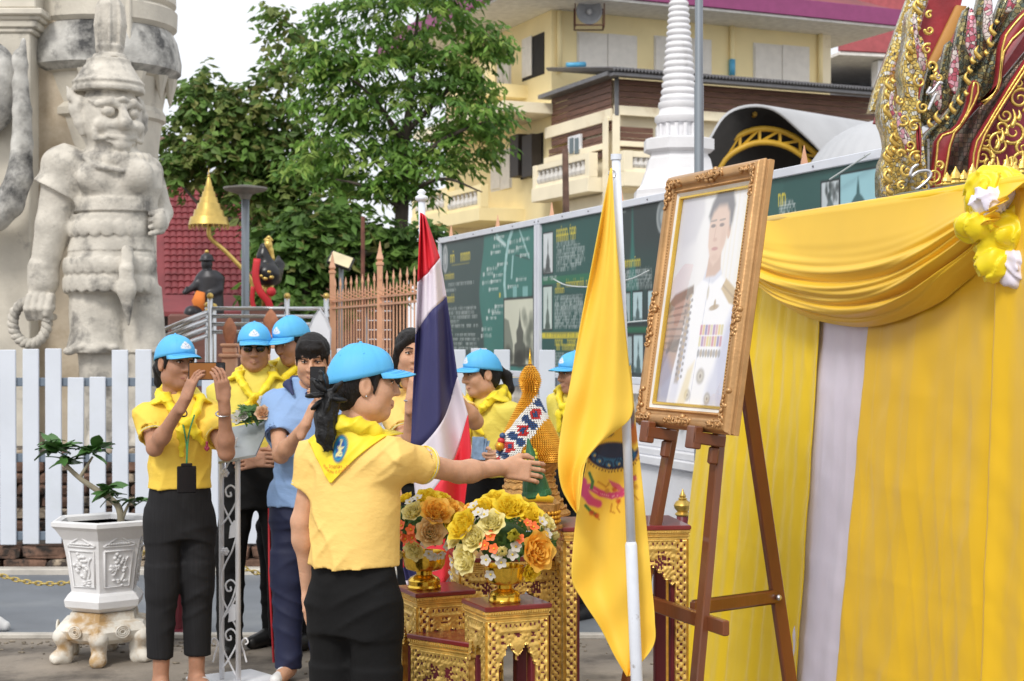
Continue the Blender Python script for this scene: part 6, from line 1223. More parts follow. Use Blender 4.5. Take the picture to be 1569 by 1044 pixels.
m = MB(); m.tube([g0, g1, g1 + (gt - g1) * .008], [.0175, .0172, .014], 16); m.build('lower_pole', MATS['pole_white'], e, smooth=True); m = MB(); m.tube([g1, gt], [.0135, .0125], 16); m.build('upper_pole', MATS['pole_white'], e, smooth=True); m = MB(); m.tube([gt - V(0, 0, .004), gt + V(0, 0, .012)], .0155, 16); m.build('cap', MATS['pole_white'], e)
m = MB(); m.lathe(g0, [(.15, 0), (.15, .03), (.03, .06), (.024, .2)], 20); m.build('base', M('post_red', 0), e)
m = MB(); m.tube([gt + V(-.012, -.012, -.045) + .01 * V(math.cos(a), 0, math.sin(a)) for a in np.linspace(0, 6.28, 12, endpoint=False)], .002, 5, closed=True); m.build('ring', M('silver', 0), e, smooth=True)

# ================================================================== CARVED ALTAR TABLES
M('carved_gold', (.84, .56, .15), .32, .6, var=.22, vs=25, bump=.15, bs=120); M('table_red', (.2, .022, .022), .28, var=.15, vs=6, coat=.4); M('deep_red', (.13, .012, .02), .5, var=.1)
def carve_sheet(name, o, ux, nn, wd, z0, z1, mask, height, par, res=.0046, th=.012):
    nu = max(3, int(wd / res)); nv = max(3, int((z1 - z0) / res)); u = np.linspace(-wd / 2, wd / 2, nu); z = np.linspace(z0, z1, nv); U, Zz = np.meshgrid(u, z, indexing='ij')
    h = height(U, Zz); keep = mask((U[1:, 1:] + U[:-1, :-1]) / 2, (Zz[1:, 1:] + Zz[:-1, :-1]) / 2)
    v = o + U[..., None] * ux + (h[..., None] * .007 + .002) * nn + Zz[..., None] * V(0, 0, 1); back = o + U[..., None] * ux - th * nn + Zz[..., None] * V(0, 0, 1)
    v = np.concatenate([v.reshape(-1, 3), back.reshape(-1, 3)]); n_ = nu * nv; I, J = np.nonzero(keep); k = I * nv + J; F = [np.stack([k, k + nv, k + nv + 1, k + 1], 1)]; hm = (h[I, J] + h[np.minimum(I + 1, nu - 1), J] + h[I, np.minimum(J + 1, nv - 1)]) / 3; fm = [(hm < .33).astype(int)]
    kp = np.pad(keep, 1)
    for (di, dj, a, b) in ((-1, 0, 0, 1), (1, 0, nv, nv + 1), (0, -1, 0, nv), (0, 1, 1, nv + 1)):
        e_ = keep & ~kp[1 + di:kp.shape[0] - 1 + di, 1 + dj:kp.shape[1] - 1 + dj]; I, J = np.nonzero(e_); k = I * nv + J; F.append(np.stack([k + a, k + b, k + b + n_, k + a + n_], 1)); fm.append(np.zeros(len(k), int))
    F = np.concatenate(F); return mesh_obj(name, v, F, [MATS['carved_gold'], MATS['deep_red']], par, None, True, np.concatenate(fm))
def table(name, label, c, ztop, wd, dp, rot, lw, ah, par_sides=('front', 'left'), group='carved red and gold altar tables', shelf=None, top_h=.022):
    e = empty(name, V(c[0], c[1], 0), label, 'table', group); R = rotz(rot); C = V(c[0], c[1], 0)
    q = lambda x, y, z: C + R @ V(x, y, 0) + V(0, 0, z)
    m = MB(); m.cbox(q(0, 0, ztop - .008), (wd + .03, dp + .03, .016), .003, R); m.build('tabletop', M('table_red', 0), e)
    z = ztop - .016
    for (g_, h_) in ((.026, .010), (.016, .008), (.022, .006), (.012, .010)): m = MB(); m.cbox(q(0, 0, z - h_ / 2), (wd + g_, dp + g_, h_), .002, R); m.build('top_moulding', M('carved_gold', 0), e); z -= h_
    m = MB()
    for x in np.arange(-wd / 2, wd / 2, .0085): m.box(q(x + .004, -dp / 2 - .0145, ztop - .021), (.005, .004, .008), R)
    for y in np.arange(-dp / 2, dp / 2, .0085): m.box(q(-wd / 2 - .0145, y + .004, ztop - .021), (.004, .005, .008), R)
    m.build('dentil', M('carved_gold', 0), e)['kind'] = 'stuff'
    for sx in (-1, 1):
        for sy in (-1, 1): m = MB(); m.cbox(q(sx * (wd / 2 - lw / 2 - .012), sy * (dp / 2 - lw / 2 - .012), z / 2), (lw, lw, z), .003, R); m.build('leg', M('deep_red', 0), e)
    def mk(W):
        def mask(u, zz):
            a = np.abs(u); t = a / (W / 2 - lw + 1e-6); lowe = z - ah * (.62 + .38 * np.cos(t * PI * 1) * 0 + .38 * (1 - np.clip(t / .34, 0, 1)) + .5 * smooth(.45, 1.0, t)) + .006 * np.sin(a * 260)
            return (a > W / 2 - lw) | (zz > lowe)
        def height(u, zz):
            a = np.abs(u); leg = a > W / 2 - lw; al_ = a - (W / 2 - lw / 2)
            hl = np.cos(zz * 2 * PI / .03) * np.cos(al_ * 2 * PI / .026); hl = .5 + .6 * hl + .25 * np.sin(zz * 2 * PI / .0105 + 30 * al_)
            rim = (np.abs(np.abs(al_) - lw / 2) < .0045); hl = np.where(rim, .95, hl)
            ph = np.sin(2 * PI * (a / .034 + .4 * np.sin(zz * 2 * PI / .07))) * np.sin(2 * PI * (zz / .04 + .35 * np.sin(a * 2 * PI / .06))); hp = .45 + .55 * ph + .3 * np.sin(np.hypot(a - .03, zz - (z - ah * .5)) * 2 * PI / .011)
            top = zz > z - .028; ht = .5 + .5 * np.cos(a * 2 * PI / .017) * np.cos((zz - z + .014) * 2 * PI / .028); hp = np.where(top, ht, hp); hp = np.where(np.abs(zz - (z - .03)) < .004, 1., hp); hp = np.where(zz > z - .004, 1., hp)
            d = np.hypot(a, zz - (z - ah * .62)); hp = np.where(d < .02, 1.25 - d * 22, hp)
            return np.clip(np.where(leg, hl, hp), 0, 1.3)
        return mask, height
    for (nm, off, ux, nn, W) in (('front', q(0, -dp / 2, 0), R @ V(1, 0, 0), R @ V(0, -1, 0), wd), ('left', q(-wd / 2, 0, 0), R @ V(0, -1, 0), R @ V(-1, 0, 0), dp), ('right', q(wd / 2, 0, 0), R @ V(0, 1, 0), R @ V(1, 0, 0), dp), ('back', q(0, dp / 2, 0), R @ V(-1, 0, 0), R @ V(0, 1, 0), wd)):
        mask, height = mk(W); carve_sheet('carved_panel', off, ux, nn, W, .0, z, mask, height, e, .0048 if nm in par_sides else .009)
    if shelf:
        m = MB(); m.cbox(q(0, 0, shelf), (wd - .03, dp - .03, .016), .003, R); m.build('shelf', M('table_red', 0), e)
    return e
RT = math.radians(24)
cA = P(776, 925, 5.06); cB = P(667, 908, 5.36)
table('altar_stand', 'small carved gold stand under the larger bouquet, nearest the yellow flag', (cA[0], 5.07), .778, .205, .17, RT, .036, .125)
table('altar_stand', 'small carved gold stand under the apricot rose bouquet beside the woman', (cB[0], 5.38), .772, .19, .17, RT, .036, .13, shelf=.55)
cL = P(690, 975, 5.2)
table('low_table', 'low carved gold table with red top between the two bouquet stands', (PX(700, 5.22), 5.22), .640, .15, .26, math.radians(52), .034, .16)
table('altar_table', 'tallest carved altar table with red top behind the yellow flag', (PX(946, 5.62), 5.62), .972, .43, .30, math.radians(8), .04, .14)
table('altar_table', 'middle carved altar table partly hidden behind the larger bouquet', (PX(775, 5.72), 5.72), .845, .36, .22, math.radians(10), .036, .13)

# ================================================================== GOLD BOWLS WITH FLOWERS
M('bowl_gold', (.85, .55, .07), .16, .9, var=.06); M('rose_yellow', (.93, .73, .05), .6, var=.1, vs=60); M('rose_cream', (.94, .86, .42), .6, var=.1, vs=60); M('rose_orange', (.97, .6, .1), .6, var=.14, vs=60); M('rose_apricot', (.93, .7, .36), .6, var=.12, vs=60); M('rose_peach', (.85, .6, .4), .6, var=.1); M('bud_green', (.62, .56, .06), .6, var=.15, vs=50); M('blossom_white', (.82, .81, .77), .6); M('blossom_orange', (.85, .16, .04), .6); M('leaf_green', (.09, .2, .05), .5, var=.3, vs=30); M('pistil', (.7, .5, .03), .6)
for k in ('rose_yellow', 'rose_cream', 'rose_orange', 'rose_apricot', 'rose_peach', 'bud_green', 'blossom_white', 'leaf_green'):
    _t = MATS[k].node_tree; _b = _t.nodes['Principled BSDF']; _tr = _t.nodes.new('ShaderNodeBsdfTranslucent'); _mx = _t.nodes.new('ShaderNodeMixShader'); _mx.inputs[0].default_value = .4
    _t.links.new(_b.inputs['Base Color'].links[0].from_socket, _tr.inputs['Color']); _t.links.new(_b.outputs[0], _mx.inputs[1]); _t.links.new(_tr.outputs[0], _mx.inputs[2]); _t.links.new(_mx.outputs[0], _t.nodes['Material Output'].inputs['Surface'])
def petal(m, ang, tilt, ln, wd, cup, z0, r0, curl=.25):
    g_ = []
    for i in range(5):
        t = i / 4; row = []
        for j in range(5):
            s_ = j / 4 * 2 - 1; w_ = wd * math.sin(PI * (.18 + .68 * t)) * s_; rr = r0 + ln * t * math.sin(tilt) + cup * s_ * s_ * -.35 * ln * t; zz = z0 + ln * t * math.cos(tilt) - (curl * ln * max(0, t - .7) ** 1.2 * 2); rr += curl * ln * max(0, t - .6) * .9
            row.append((rr * math.cos(ang) - w_ * math.sin(ang), rr * math.sin(ang) + w_ * math.cos(ang), zz))
        g_.append(row)
    m.grid(g_)
def flower_mesh(kind):
    m = MB(); r = np.random.RandomState(hash(kind) % 100 if False else len(kind))
    if kind == 'rose':
        for (n_, tl, ln, wd, r0) in ((3, .05, .6, .22, .04), (4, .1, .62, .34, .12), (5, .2, .64, .42, .22), (6, .42, .66, .48, .3), (7, .8, .7, .5, .34)):
            for k in range(n_): petal(m, 2 * PI * k / n_ + n_ * .7 + r.normal() * .1, tl + r.normal() * .05, ln, wd, .6, -.1, r0)
    elif kind == 'bud':
        for (n_, tl, ln, wd, r0) in ((3, .05, .95, .3, .08), (4, .14, 1.0, .42, .14), (4, .24, .95, .46, .18)):
            for k in range(n_): petal(m, 2 * PI * k / n_ + n_, tl, ln, wd, .9, -.3, r0, .08)
    elif kind == 'blossom':
        for k in range(5): petal(m, 2 * PI * k / 5, 1.15, .9, .42, .2, 0, .08, .1)
        m.ball((0, 0, .12), .2, 6, 1)
    elif kind == 'leafs':
        for k in range(5):
            a = 2 * PI * k / 5 + r.rand(); petal(m, a, .9 + r.rand() * .5, 1.5, .3, .5, -.2, .1, .3)
    return m
FL = {}
def flower(kind, mat, pos, out, rad, par, name=None):
    key = (kind, mat)
    if key not in FL:
        m = flower_mesh(kind); me = bpy.data.meshes.new(name or kind); me.from_pydata(m.v, [], m.f); me.materials.append(MATS[mat]); me.materials.append(MATS['pistil']); me.polygons.foreach_set('material_index', m.m); me.polygons.foreach_set('use_smooth', [True] * len(m.f)); FL[key] = me
    o = bpy.data.objects.new(name or {'rose': 'rose', 'bud': 'rose_bud', 'blossom': 'small_blossom', 'leafs': 'leaf_sprig'}[kind], FL[key]); COL.objects.link(o); o.parent = par; o.location = [float(x) for x in np.asarray(pos) - wloc(par)]
    q = Vector(out).to_track_quat('Z', 'Y'); q = q @ Matrix.Rotation(random.uniform(0, 6), 3, 'Z').to_quaternion(); o.rotation_euler = q.to_euler(); o.scale = (rad,) * 3; return o
def bowl(c, rim, h, par):
    m = MB(); R = rim; m.lathe(c, [(R * .78, 0), (R * .8, h * .05), (R * .74, h * .1), (R * .76, h * .22), (R * .66, h * .3), (R * .5, h * .34), (R * .38, h * .38), (R * .38, h * .46), (R * .55, h * .48), (R * .85, h * .54), (R * .97, h * .66), (R, h * .85), (R * 1.03, h * .97), (R * 1.04, h), (R * .99, h), (R * .93, h * .7), (R * .3, h * .55)], 36); return autosmooth(m.build('bowl', M('bowl_gold', 0), par), 40)
def bouquet(label, c, Y, rim, h, cen, R, items, seed):
    e = empty('flower_bowl', c, label, 'flowers', 'gold bowls of yellow flowers'); bowl(c, rim, h, e); r = np.random.RandomState(seed); cc = P(*cen, Y + .05)
    for (kind, mat, px, py, rp, dd) in items:
        x, y = px - cen[0], py - cen[1]; rr = math.hypot(x, y) / R; dep = -math.sqrt(max(0, 1 - min(rr, 1) ** 2)) * R * .75 * S(Y); pos = P(px, py, Y + dep + dd); out = V(x * .9, -R * .9 * math.sqrt(max(.12, 1 - min(rr, 1) ** 2)), -y * .9 + R * .35)
        flower(kind, mat, pos, nrm(out), rp * S(Y), e)
    for k in range(90):                                   # leaves filling the dome, all round
        u = r.normal(size=3); u = nrm(u); u[2] = abs(u[2]) * .8 - .25; u = nrm(u); pos = cc + u * V(1.05, .8, .75) * R * S(Y) * r.uniform(.72, 1.0); flower('leafs', 'leaf_green', pos, u + V(0, 0, .2), r.uniform(7, 12) * S(Y), e)
    for k in range(16):                                   # flowers on the far side
        a = r.uniform(.15, PI - .15); u = V(math.cos(a), math.sin(a) * .8, r.uniform(-.1, .8)); u = nrm(u); flower(('rose', 'rose', 'blossom', 'bud')[k % 4], ('rose_yellow', 'rose_cream', 'blossom_white', 'rose_cream')[k % 4], cc + u * R * .85 * S(Y), u, (18, 16, 9, 15)[k % 4] * S(Y), e)
    m = MB(); m.ball(cc - V(0, 0, .01), (R * .5 * S(Y), R * .42 * S(Y), R * .4 * S(Y)), 14); m.build('foliage', M('leaf_green', 0), e, smooth=True)
    return e
A_items = [('rose', 'rose_orange', 820, 845, 36, -.03), ('rose', 'rose_cream', 717, 856, 29, -.02), ('rose', 'rose_cream', 755, 803, 25, 0), ('rose', 'rose_yellow', 782, 781, 31, .03), ('rose', 'rose_yellow', 742, 780, 24, .03), ('bud', 'bud_green', 786, 822, 21, -.03), ('rose', 'rose_yellow', 810, 790, 26, .02), ('rose', 'rose_yellow', 712, 808, 32, .0), ('rose', 'rose_cream', 728, 826, 25, -.01), ('bud', 'rose_cream', 770, 845, 19, -.03), ('rose', 'rose_yellow', 760, 768, 24, .06), ('rose', 'rose_orange', 720, 782, 16, .04), ('rose', 'rose_cream', 838, 802, 17, .02), ('rose', 'rose_cream', 700, 825, 22, .02), ('bud', 'rose_cream', 848, 822, 14, .05), ('rose', 'rose_yellow', 812, 874, 20, .01),
           ('blossom', 'blossom_orange', 752, 822, 10, -.02), ('blossom', 'blossom_orange', 743, 836, 9, -.03), ('blossom', 'blossom_orange', 757, 841, 9, -.03), ('blossom', 'blossom_orange', 817, 808, 10, -.02), ('blossom', 'blossom_orange', 796, 826, 9, -.03), ('blossom', 'blossom_orange', 808, 802, 8, -.02)] + [('blossom', 'blossom_white', x, y, 10, -.03) for (x, y) in ((745, 858), (762, 850), (768, 862), (785, 850), (790, 838), (702, 872), (694, 862), (742, 789), (726, 776), (733, 786), (838, 818), (830, 800), (700, 850), (752, 880), (693, 880))]
bouquet('gold pedestal bowl of yellow and cream roses, nearer bouquet on the carved stand', V(PX(773, 5.04), 5.05, .779), 5.02, .066, .115, (772, 826), 80, A_items, 1)
B_items = [('rose', 'rose_apricot', 660, 816, 27, -.03), ('rose', 'rose_orange', 668, 787, 30, -.01), ('rose', 'rose_cream', 634, 786, 21, 0), ('rose', 'rose_cream', 636, 842, 20, -.02), ('rose', 'rose_yellow', 655, 766, 24, .03), ('rose', 'rose_orange', 690, 778, 20, .03), ('rose', 'rose_orange', 706, 780, 15, .03), ('rose', 'rose_yellow', 678, 764, 15, .04), ('rose', 'rose_yellow', 622, 765, 15, .04), ('bud', 'rose_cream', 612, 850, 15, .02), ('rose', 'rose_yellow', 690, 802, 20, .03)] + [('blossom', 'blossom_orange', x, y, 9.5, -.02) for (x, y) in ((616, 806), (630, 812), (622, 826), (632, 824), (614, 820))] + [('blossom', 'blossom_white', x, y, 9, -.03) for (x, y) in ((657, 848), (664, 852), (675, 850), (640, 764), (628, 770), (652, 832), (684, 836))]
bouquet('gold pedestal bowl with apricot and orange roses, bouquet beside the reaching woman', V(PX(650, 5.36), 5.36, .773), 5.33, .073, .125, (655, 808), 56, B_items, 2)

# ================================================================== BEADED OFFERING CONE AND LEAF CONE
Yp = 5.62; sp = S(Yp); c = V(PX(812, Yp), Yp, 0); e = empty('beaded_cone', V(c[0], c[1], .973), 'tall gold beaded offering cone with diamond patterned band', 'offering')
M('bead_gold', (.72, .36, .03), .3, .5, var=.15, vs=60); M('bead_red', (.5, .03, .03), .4); M('bead_blue', (.03, .07, .18), .4); M('bead_white', (.75, .75, .72), .4); M('wicker', (.5, .27, .08), .5, .3, var=.3, vs=70, bump=.4, bs=150)
PRF = np.array([(558, 3), (564, 7), (572, 12), (582, 14.5), (592, 12.5), (600, 9), (608, 11), (620, 17), (640, 27), (660, 37), (678, 45), (692, 48.5), (704, 47)], float)
m = MB(); y = 562.; row = 0; r = np.random.RandomState(2)
while y < 705:
    R = np.interp(y, PRF[:, 0], PRF[:, 1]) * sp; n_ = max(8, int(2 * PI * R / .0085)); sl = (np.interp(y + 2, PRF[:, 0], PRF[:, 1]) - np.interp(y - 2, PRF[:, 0], PRF[:, 1])) / 4
    for k in range(n_):
        a = 2 * PI * (k + .5 * (row % 2)) / n_; d = V(math.cos(a), math.sin(a), 0); q = c + d * R + V(0, 0, PZ(y, Yp)); x = q[0] - c[0]; mi = 0
        if d[1] < .25:
            px = 812 + x / sp; ln = np.array([838 - 772, 612 - 694.]); Ld = np.linalg.norm(ln); tt = ((px - 772) * ln[0] + (y - 694) * ln[1]) / Ld; dist = ((px - 772) * -ln[1] + (y - 694) * ln[0]) / Ld
            if abs(dist) < 17:
                ph = (tt / 31.) % 1 - .5; dm = abs(ph) * 2 + abs(dist) / 15
                mi = 3 if abs(dist) > 13.5 else (2 if dm < .32 else 1 if dm < .66 else 3 if dm < .85 else 2 if abs(ph) > .33 else 3)
        up = nrm(V(0, 0, 1) + d * -sl * .8); b_ = .0052; sd_ = V(-d[1], d[0], 0); tip = q + d * .0105 - V(0, 0, .004)
        m.add([q + sd_ * b_, q + up * .0062, q - sd_ * b_, q - up * .0062, tip], [(0, 1, 4), (1, 2, 4), (2, 3, 4), (3, 0, 4)], mi)
    y += 3.1; row += 1
m.build('beadwork', [MATS[k] for k in ('bead_gold', 'bead_red', 'bead_blue', 'bead_white')], e)['kind'] = 'stuff'
m = MB(); m.lathe(c, [(R * sp * .97, PZ(y, Yp)) for (y, R) in PRF[::-1]], 36); m.build('core', M('bead_core', (.2, .09, .015), .6), e, smooth=True)  # core coloured darker to put shade into the gaps between beads
m = MB(); m.lathe(c, [((4.2 if k % 2 else 3.2) * sp * (1 - k / 26), PZ(563 - 2.3 * k / 2, Yp)) for k in range(25)] + [(.001, PZ(533, Yp))], 12); m.build('spire', M('bowl_gold', 0), e)
m = MB(); m.lathe(c, [(r_ * sp, PZ(y, Yp)) for (r_, y) in ((62, 788), (62, 784), (55, 778), (50, 768), (44, 756), (40, 744), (37, 732), (38, 722), (44, 714), (47, 708), (40, 705))], 40); autosmooth(m.build('basket', M('wicker', 0), e), 40)
m = MB()
for k in range(7): y = 716 + 10 * k; R = np.interp(y, (705, 732, 756, 788), (44, 37, 44, 62)) * sp; A = np.linspace(0, 2 * PI, 60, endpoint=False); m.tube([c + V(R * math.cos(a), R * math.sin(a), PZ(y, Yp) + .003 * math.sin(a * 15)) for a in A], .004, 5, closed=True)
m.build('basket_ring', M('wicker', 0), e, smooth=True)['kind'] = 'stuff'
m = MB()
for (px, py, s1, mt) in ((768, 676, 6, 0), (766, 684, 8, 1), (770, 668, 5, 2)): m.ball(P(px, py, Yp - .06), s1 * sp, 8, mt)
m.build('tassel', [M('bead_red', 0), M('bead_gold', 0), M('bead_blue', 0)], e, smooth=True)['kind'] = 'stuff'
Yk = 5.37; sk_ = S(Yk); cb = P(823, 762, Yk); e = empty('leaf_cone', cb, 'folded green leaf cone held in the reaching hand', 'offering'); M('leaf_cone', (.02, .13, .045), .45, var=.2, vs=40, stretch=(3, 3, .4), bump=.3, bs=80)
ax = nrm(P(809, 672, Yk) - cb); Rr = np.stack([nrm(np.cross(V(0, 1, 0), ax)), np.cross(ax, nrm(np.cross(V(0, 1, 0), ax))), ax], 1); Lc = np.linalg.norm(P(809, 672, Yk) - cb); m = MB(); prof = [(.056, 0), (.058, .004)]
for k in range(5): t = k / 5; prof += [(.056 - .05 * t, Lc * t * .9 + .02), (.053 - .05 * t, Lc * t * .9 + .024)]
prof = [(.050, 0), (.053, .006), (.050, .022), (.047, .024), (.045, .04), (.038, Lc * .36), (.034, Lc * .38), (.022, Lc * .68), (.019, Lc * .7), (.003, Lc)]
m.lathe(cb, prof, 14, R=Rr); m.build('cone', M('leaf_cone', 0), e)
m = MB()
for k in range(10): a = 2 * PI * k / 10; m.ball(cb + Rr @ V(.02 * math.cos(a), .02 * math.sin(a), Lc * .72 + .02 * math.sin(a)), .007, 6)
m.build('garland', M('rose_yellow', 0), e, smooth=True)['kind'] = 'stuff'
e = empty('offering_tray', V(PX(824, 5.4), 5.4, .973), 'small gold woven tray on the altar under the green leaf cone', 'tray'); c = V(PX(824, 5.4), 5.4, 0); m = MB(); m.lathe(c, [(.085, .973), (.085, .985), (.07, .99), (.068, 1.03), (.075, 1.035), (.08, 1.06), (.06, 1.075)], 8); m.build('tray', M('wicker', 0), e)
m = MB()
for z in (1.0, 1.015, 1.03):
    for k in range(30): a = 2 * PI * k / 30; m.ball(c + V(.074 * math.cos(a), .074 * math.sin(a), z), .0075, 6)
m.build('beads', M('bead_gold', 0), e, smooth=True)['kind'] = 'stuff'
m = MB(); m.tube([c + V(-.05, -.05, 1.075), c + V(0, -.065, 1.09), c + V(.05, -.05, 1.075)], [.012, .02, .012], 8); m.build('cloth_roll', MATS['satin_gold'], e, smooth=True)

# ================================================================== WHITE IRON STAND
Yi = 7.4; si = S(Yi); I_ = lambda px, py, d=0.: P(px, py, Yi) + V(0, d, 0); M('iron_white', (.78, .79, .82), .4, var=.05, vs=10)
e = empty('iron_stand', V(PX(355, Yi), Yi, 0), 'white wrought iron reading stand with scrollwork in front of the men', 'stand')
zb = 0.012; Pb = lambda px, d: V(PX(px, Yi), Yi + d, zb)
m = MB(); m.add([(PX(275, 7.35), 7.5, .01), (PX(330, 7.2), 7.28, .01), (PX(438, 7.45), 7.45, .01), (PX(380, 7.6), 7.68, .01), (PX(275, 7.35), 7.5, 0), (PX(330, 7.2), 7.28, 0), (PX(438, 7.45), 7.45, 0), (PX(380, 7.6), 7.68, 0)], [(0, 1, 2, 3), (7, 6, 5, 4), (0, 4, 5, 1), (1, 5, 6, 2), (2, 6, 7, 3), (3, 7, 4, 0)]); m.build('base_plate', M('iron_white', 0), e)
for (x, d) in ((337, .05), (367, -.03)): m = MB(); m.tube([Pb(x, d), I_(x - 1, 720, d), I_(x - 1, 694, d)], .0125, 10); m.build('upright', M('iron_white', 0), e, smooth=True)
def scr(pts, r_=.0045): m = MB(); m.tube(curve([I_(*q) for q in pts], 40), r_, 6); m.build('scroll', M('iron_white', 0), e, smooth=True)
for y0 in (760, 905, 980):
    sgn = 1
    scr([(340, y0 + 45), (352, y0 + 28), (362, y0 + 8), (362, y0 - 8), (354, y0 - 16), (346, y0 - 10), (348, y0), (354, y0), (353, y0 - 6)]); scr([(364, y0 - 90), (356, y0 - 62), (346, y0 - 42), (340, y0 - 22), (341, y0 + 10), (350, y0 + 32), (362, y0 + 56)])
for (y, x) in ((812, 359), (940, 358)):
    m = MB(); m.prism([(-8, -13), (2, -11), (8, -2), (7, 12), (0, 15), (-6, 6)], I_(x, y, -.004), V(si, 0, 0), V(0, 0, si), .006 / 1, bev=0); m.build('iron_leaf', M('iron_white', 0), e)
for (y, x) in ((725, 345), (845, 345)):
    m = MB(); [m.ball(I_(x + 4 * math.cos(a), y + 4 * math.sin(a), -.005), .009, 6) for a in np.linspace(0, 6.28, 6, endpoint=False)]; m.ball(I_(x, y, -.01), .009, 6); m.build('iron_flower', M('iron_white', 0), e, smooth=True)
for sx in (-1, 1): scr([(352 + sx * 26, 1015), (352 + sx * 22, 1000), (352 + sx * 18, 985), (352 + sx * 24, 978), (352 + sx * 28, 984), (352 + sx * 24, 988)])
m = MB(); m.tube([I_(336, 705, .05), I_(366, 705, -.03)], .008, 8); m.build('crosspiece', M('iron_white', 0), e, smooth=True)
M('tray_grey', (.42, .45, .46), .35, .4, var=.12, vs=8); t4 = [I_(322, 662, .16), I_(410, 645, .12), I_(397, 694, -.1), I_(338, 706, -.06)]; up = V(0, 0, .008)
m = MB(); m.add(t4 + [q - V(0, 0, .012) for q in t4], [(0, 1, 2, 3), (7, 6, 5, 4), (0, 4, 5, 1), (1, 5, 6, 2), (2, 6, 7, 3), (3, 7, 4, 0)]); m.build('tray', M('tray_grey', 0), e)
e2 = empty('flower_spray', I_(385, 640, .05), 'spray of peach and white flowers lying on the iron stand', 'flowers')
for (k, mt, px, py, rp, d) in (('rose', 'rose_peach', 404, 634, 15, -.02), ('rose', 'blossom_white', 404, 618, 14, .05), ('rose', 'blossom_white', 372, 638, 10, 0), ('rose', 'rose_yellow', 390, 618, 14, .08), ('blossom', 'blossom_white', 362, 645, 8, 0), ('blossom', 'blossom_white', 366, 634, 8, .02), ('blossom', 'blossom_white', 372, 628, 8, .04), ('blossom', 'blossom_white', 358, 640, 7, .02)): flower(k, mt, I_(px, py, d), nrm(V(.1, -1, .6)), rp * si, e2)
r = np.random.RandomState(5)
for k in range(16): flower('leafs', 'leaf_green', I_(r.uniform(368, 400), r.uniform(626, 648), r.uniform(0, .12)), nrm(V(r.normal() * .5, -.5, 1)), 11 * si, e2)

# ================================================================== PLANTER
Yo = 8.0; so_ = S(Yo); c = V(PX(160, Yo), Yo, 0); M('pot_white', (.74, .74, .75), .6, var=.06, vs=8, bump=.15, bs=60); M('pot_stain', (.7, .67, .6), .7, var=.12, vs=9, col2=(.42, .27, .12), c2=(.47, .62), c2s=5, bump=.25, bs=50); M('soil', (.12, .11, .1), 1., var=.4, vs=20, bump=.8)
e = empty('planter_pot', c + V(0, 0, PZ(932, Yo)), 'white hexagonal planter pot with moulded flower panels', 'planter'); z_ = lambda y: PZ(y, Yo) ; HR_ = rotz(math.radians(7))
m = MB(); m.lathe(c, [(r_ * so_, z_(y)) for (r_, y) in ((40, 932), (48, 932), (62, 924), (64, 914), (58, 906), (52, 902), (54, 890), (60, 850), (66, 822), (78, 806), (84, 801), (84, 795), (78, 793), (72, 796), (70, 803))], sq=6, R=HR_); m.build('pot', M('pot_white', 0), e)
m = MB(); m.lathe(c, [(20 * so_, z_(806)), (70 * so_, z_(804.5)), (70 * so_, z_(803))], sq=6, R=HR_); m.build('soil', M('soil', 0), e)
for k in (3, 4, 5):
    a0 = math.radians(7) + PI / 6 + k * PI / 3; a1 = a0 + PI / 3
    def fp(u, y, off=.003):
        rr = np.interp(y, (822, 850, 890), (66, 60, 54)) * so_; p0 = V(math.cos(a0), math.sin(a0), 0) * rr; p1 = V(math.cos(a1), math.sin(a1), 0) * rr; n_ = nrm((p0 + p1) / 2); return c + p0 + (p1 - p0) * u + n_ * off + V(0, 0, z_(y))
    m = MB(); m.tube([fp(.14, 838), fp(.86, 838), fp(.86, 893), fp(.14, 893), fp(.14, 838)], .005, 6); m.build('panel_border', M('pot_white', 0), e, smooth=True)
    m = MB(); r = np.random.RandomState(k)
    for q in range(34): m.ball(fp(.46 + r.normal() * .1, 862 + r.normal() * 8, .002), (.012, .012, .01), 6)
    m.tube(curve([fp(.76, 848), fp(.68, 858), fp(.7, 872), fp(.6, 886)], 12), .006, 6)
    for q in range(8): m.ball(fp(.62 + r.normal() * .09, 885 + r.normal() * 3, .002), (.012, .01, .006), 6)
    m.tube(curve([fp(.12, 831), fp(.3, 824), fp(.5, 818), fp(.7, 824), fp(.88, 831), fp(.12, 831)], 30), .005, 6)
    for q in range(9): m.ball(fp(.25 + q * .06, 827.5, .002), (.01, .01, .007), 6)
    m.build('moulded_relief', M('pot_white', 0), e, smooth=True)['kind'] = 'stuff'
e = empty('planter_stand', c, 'rust stained white planter stand with scrolled paw feet', 'stand'); m = MB(); m.lathe(c, [(r_ * so_, z_(y)) for (r_, y) in ((60, 978), (74, 970), (78, 958), (70, 948), (56, 944), (54, 934), (50, 932.5))], sq=6, R=HR_); m.build('bowl_top', M('pot_stain', 0), e)
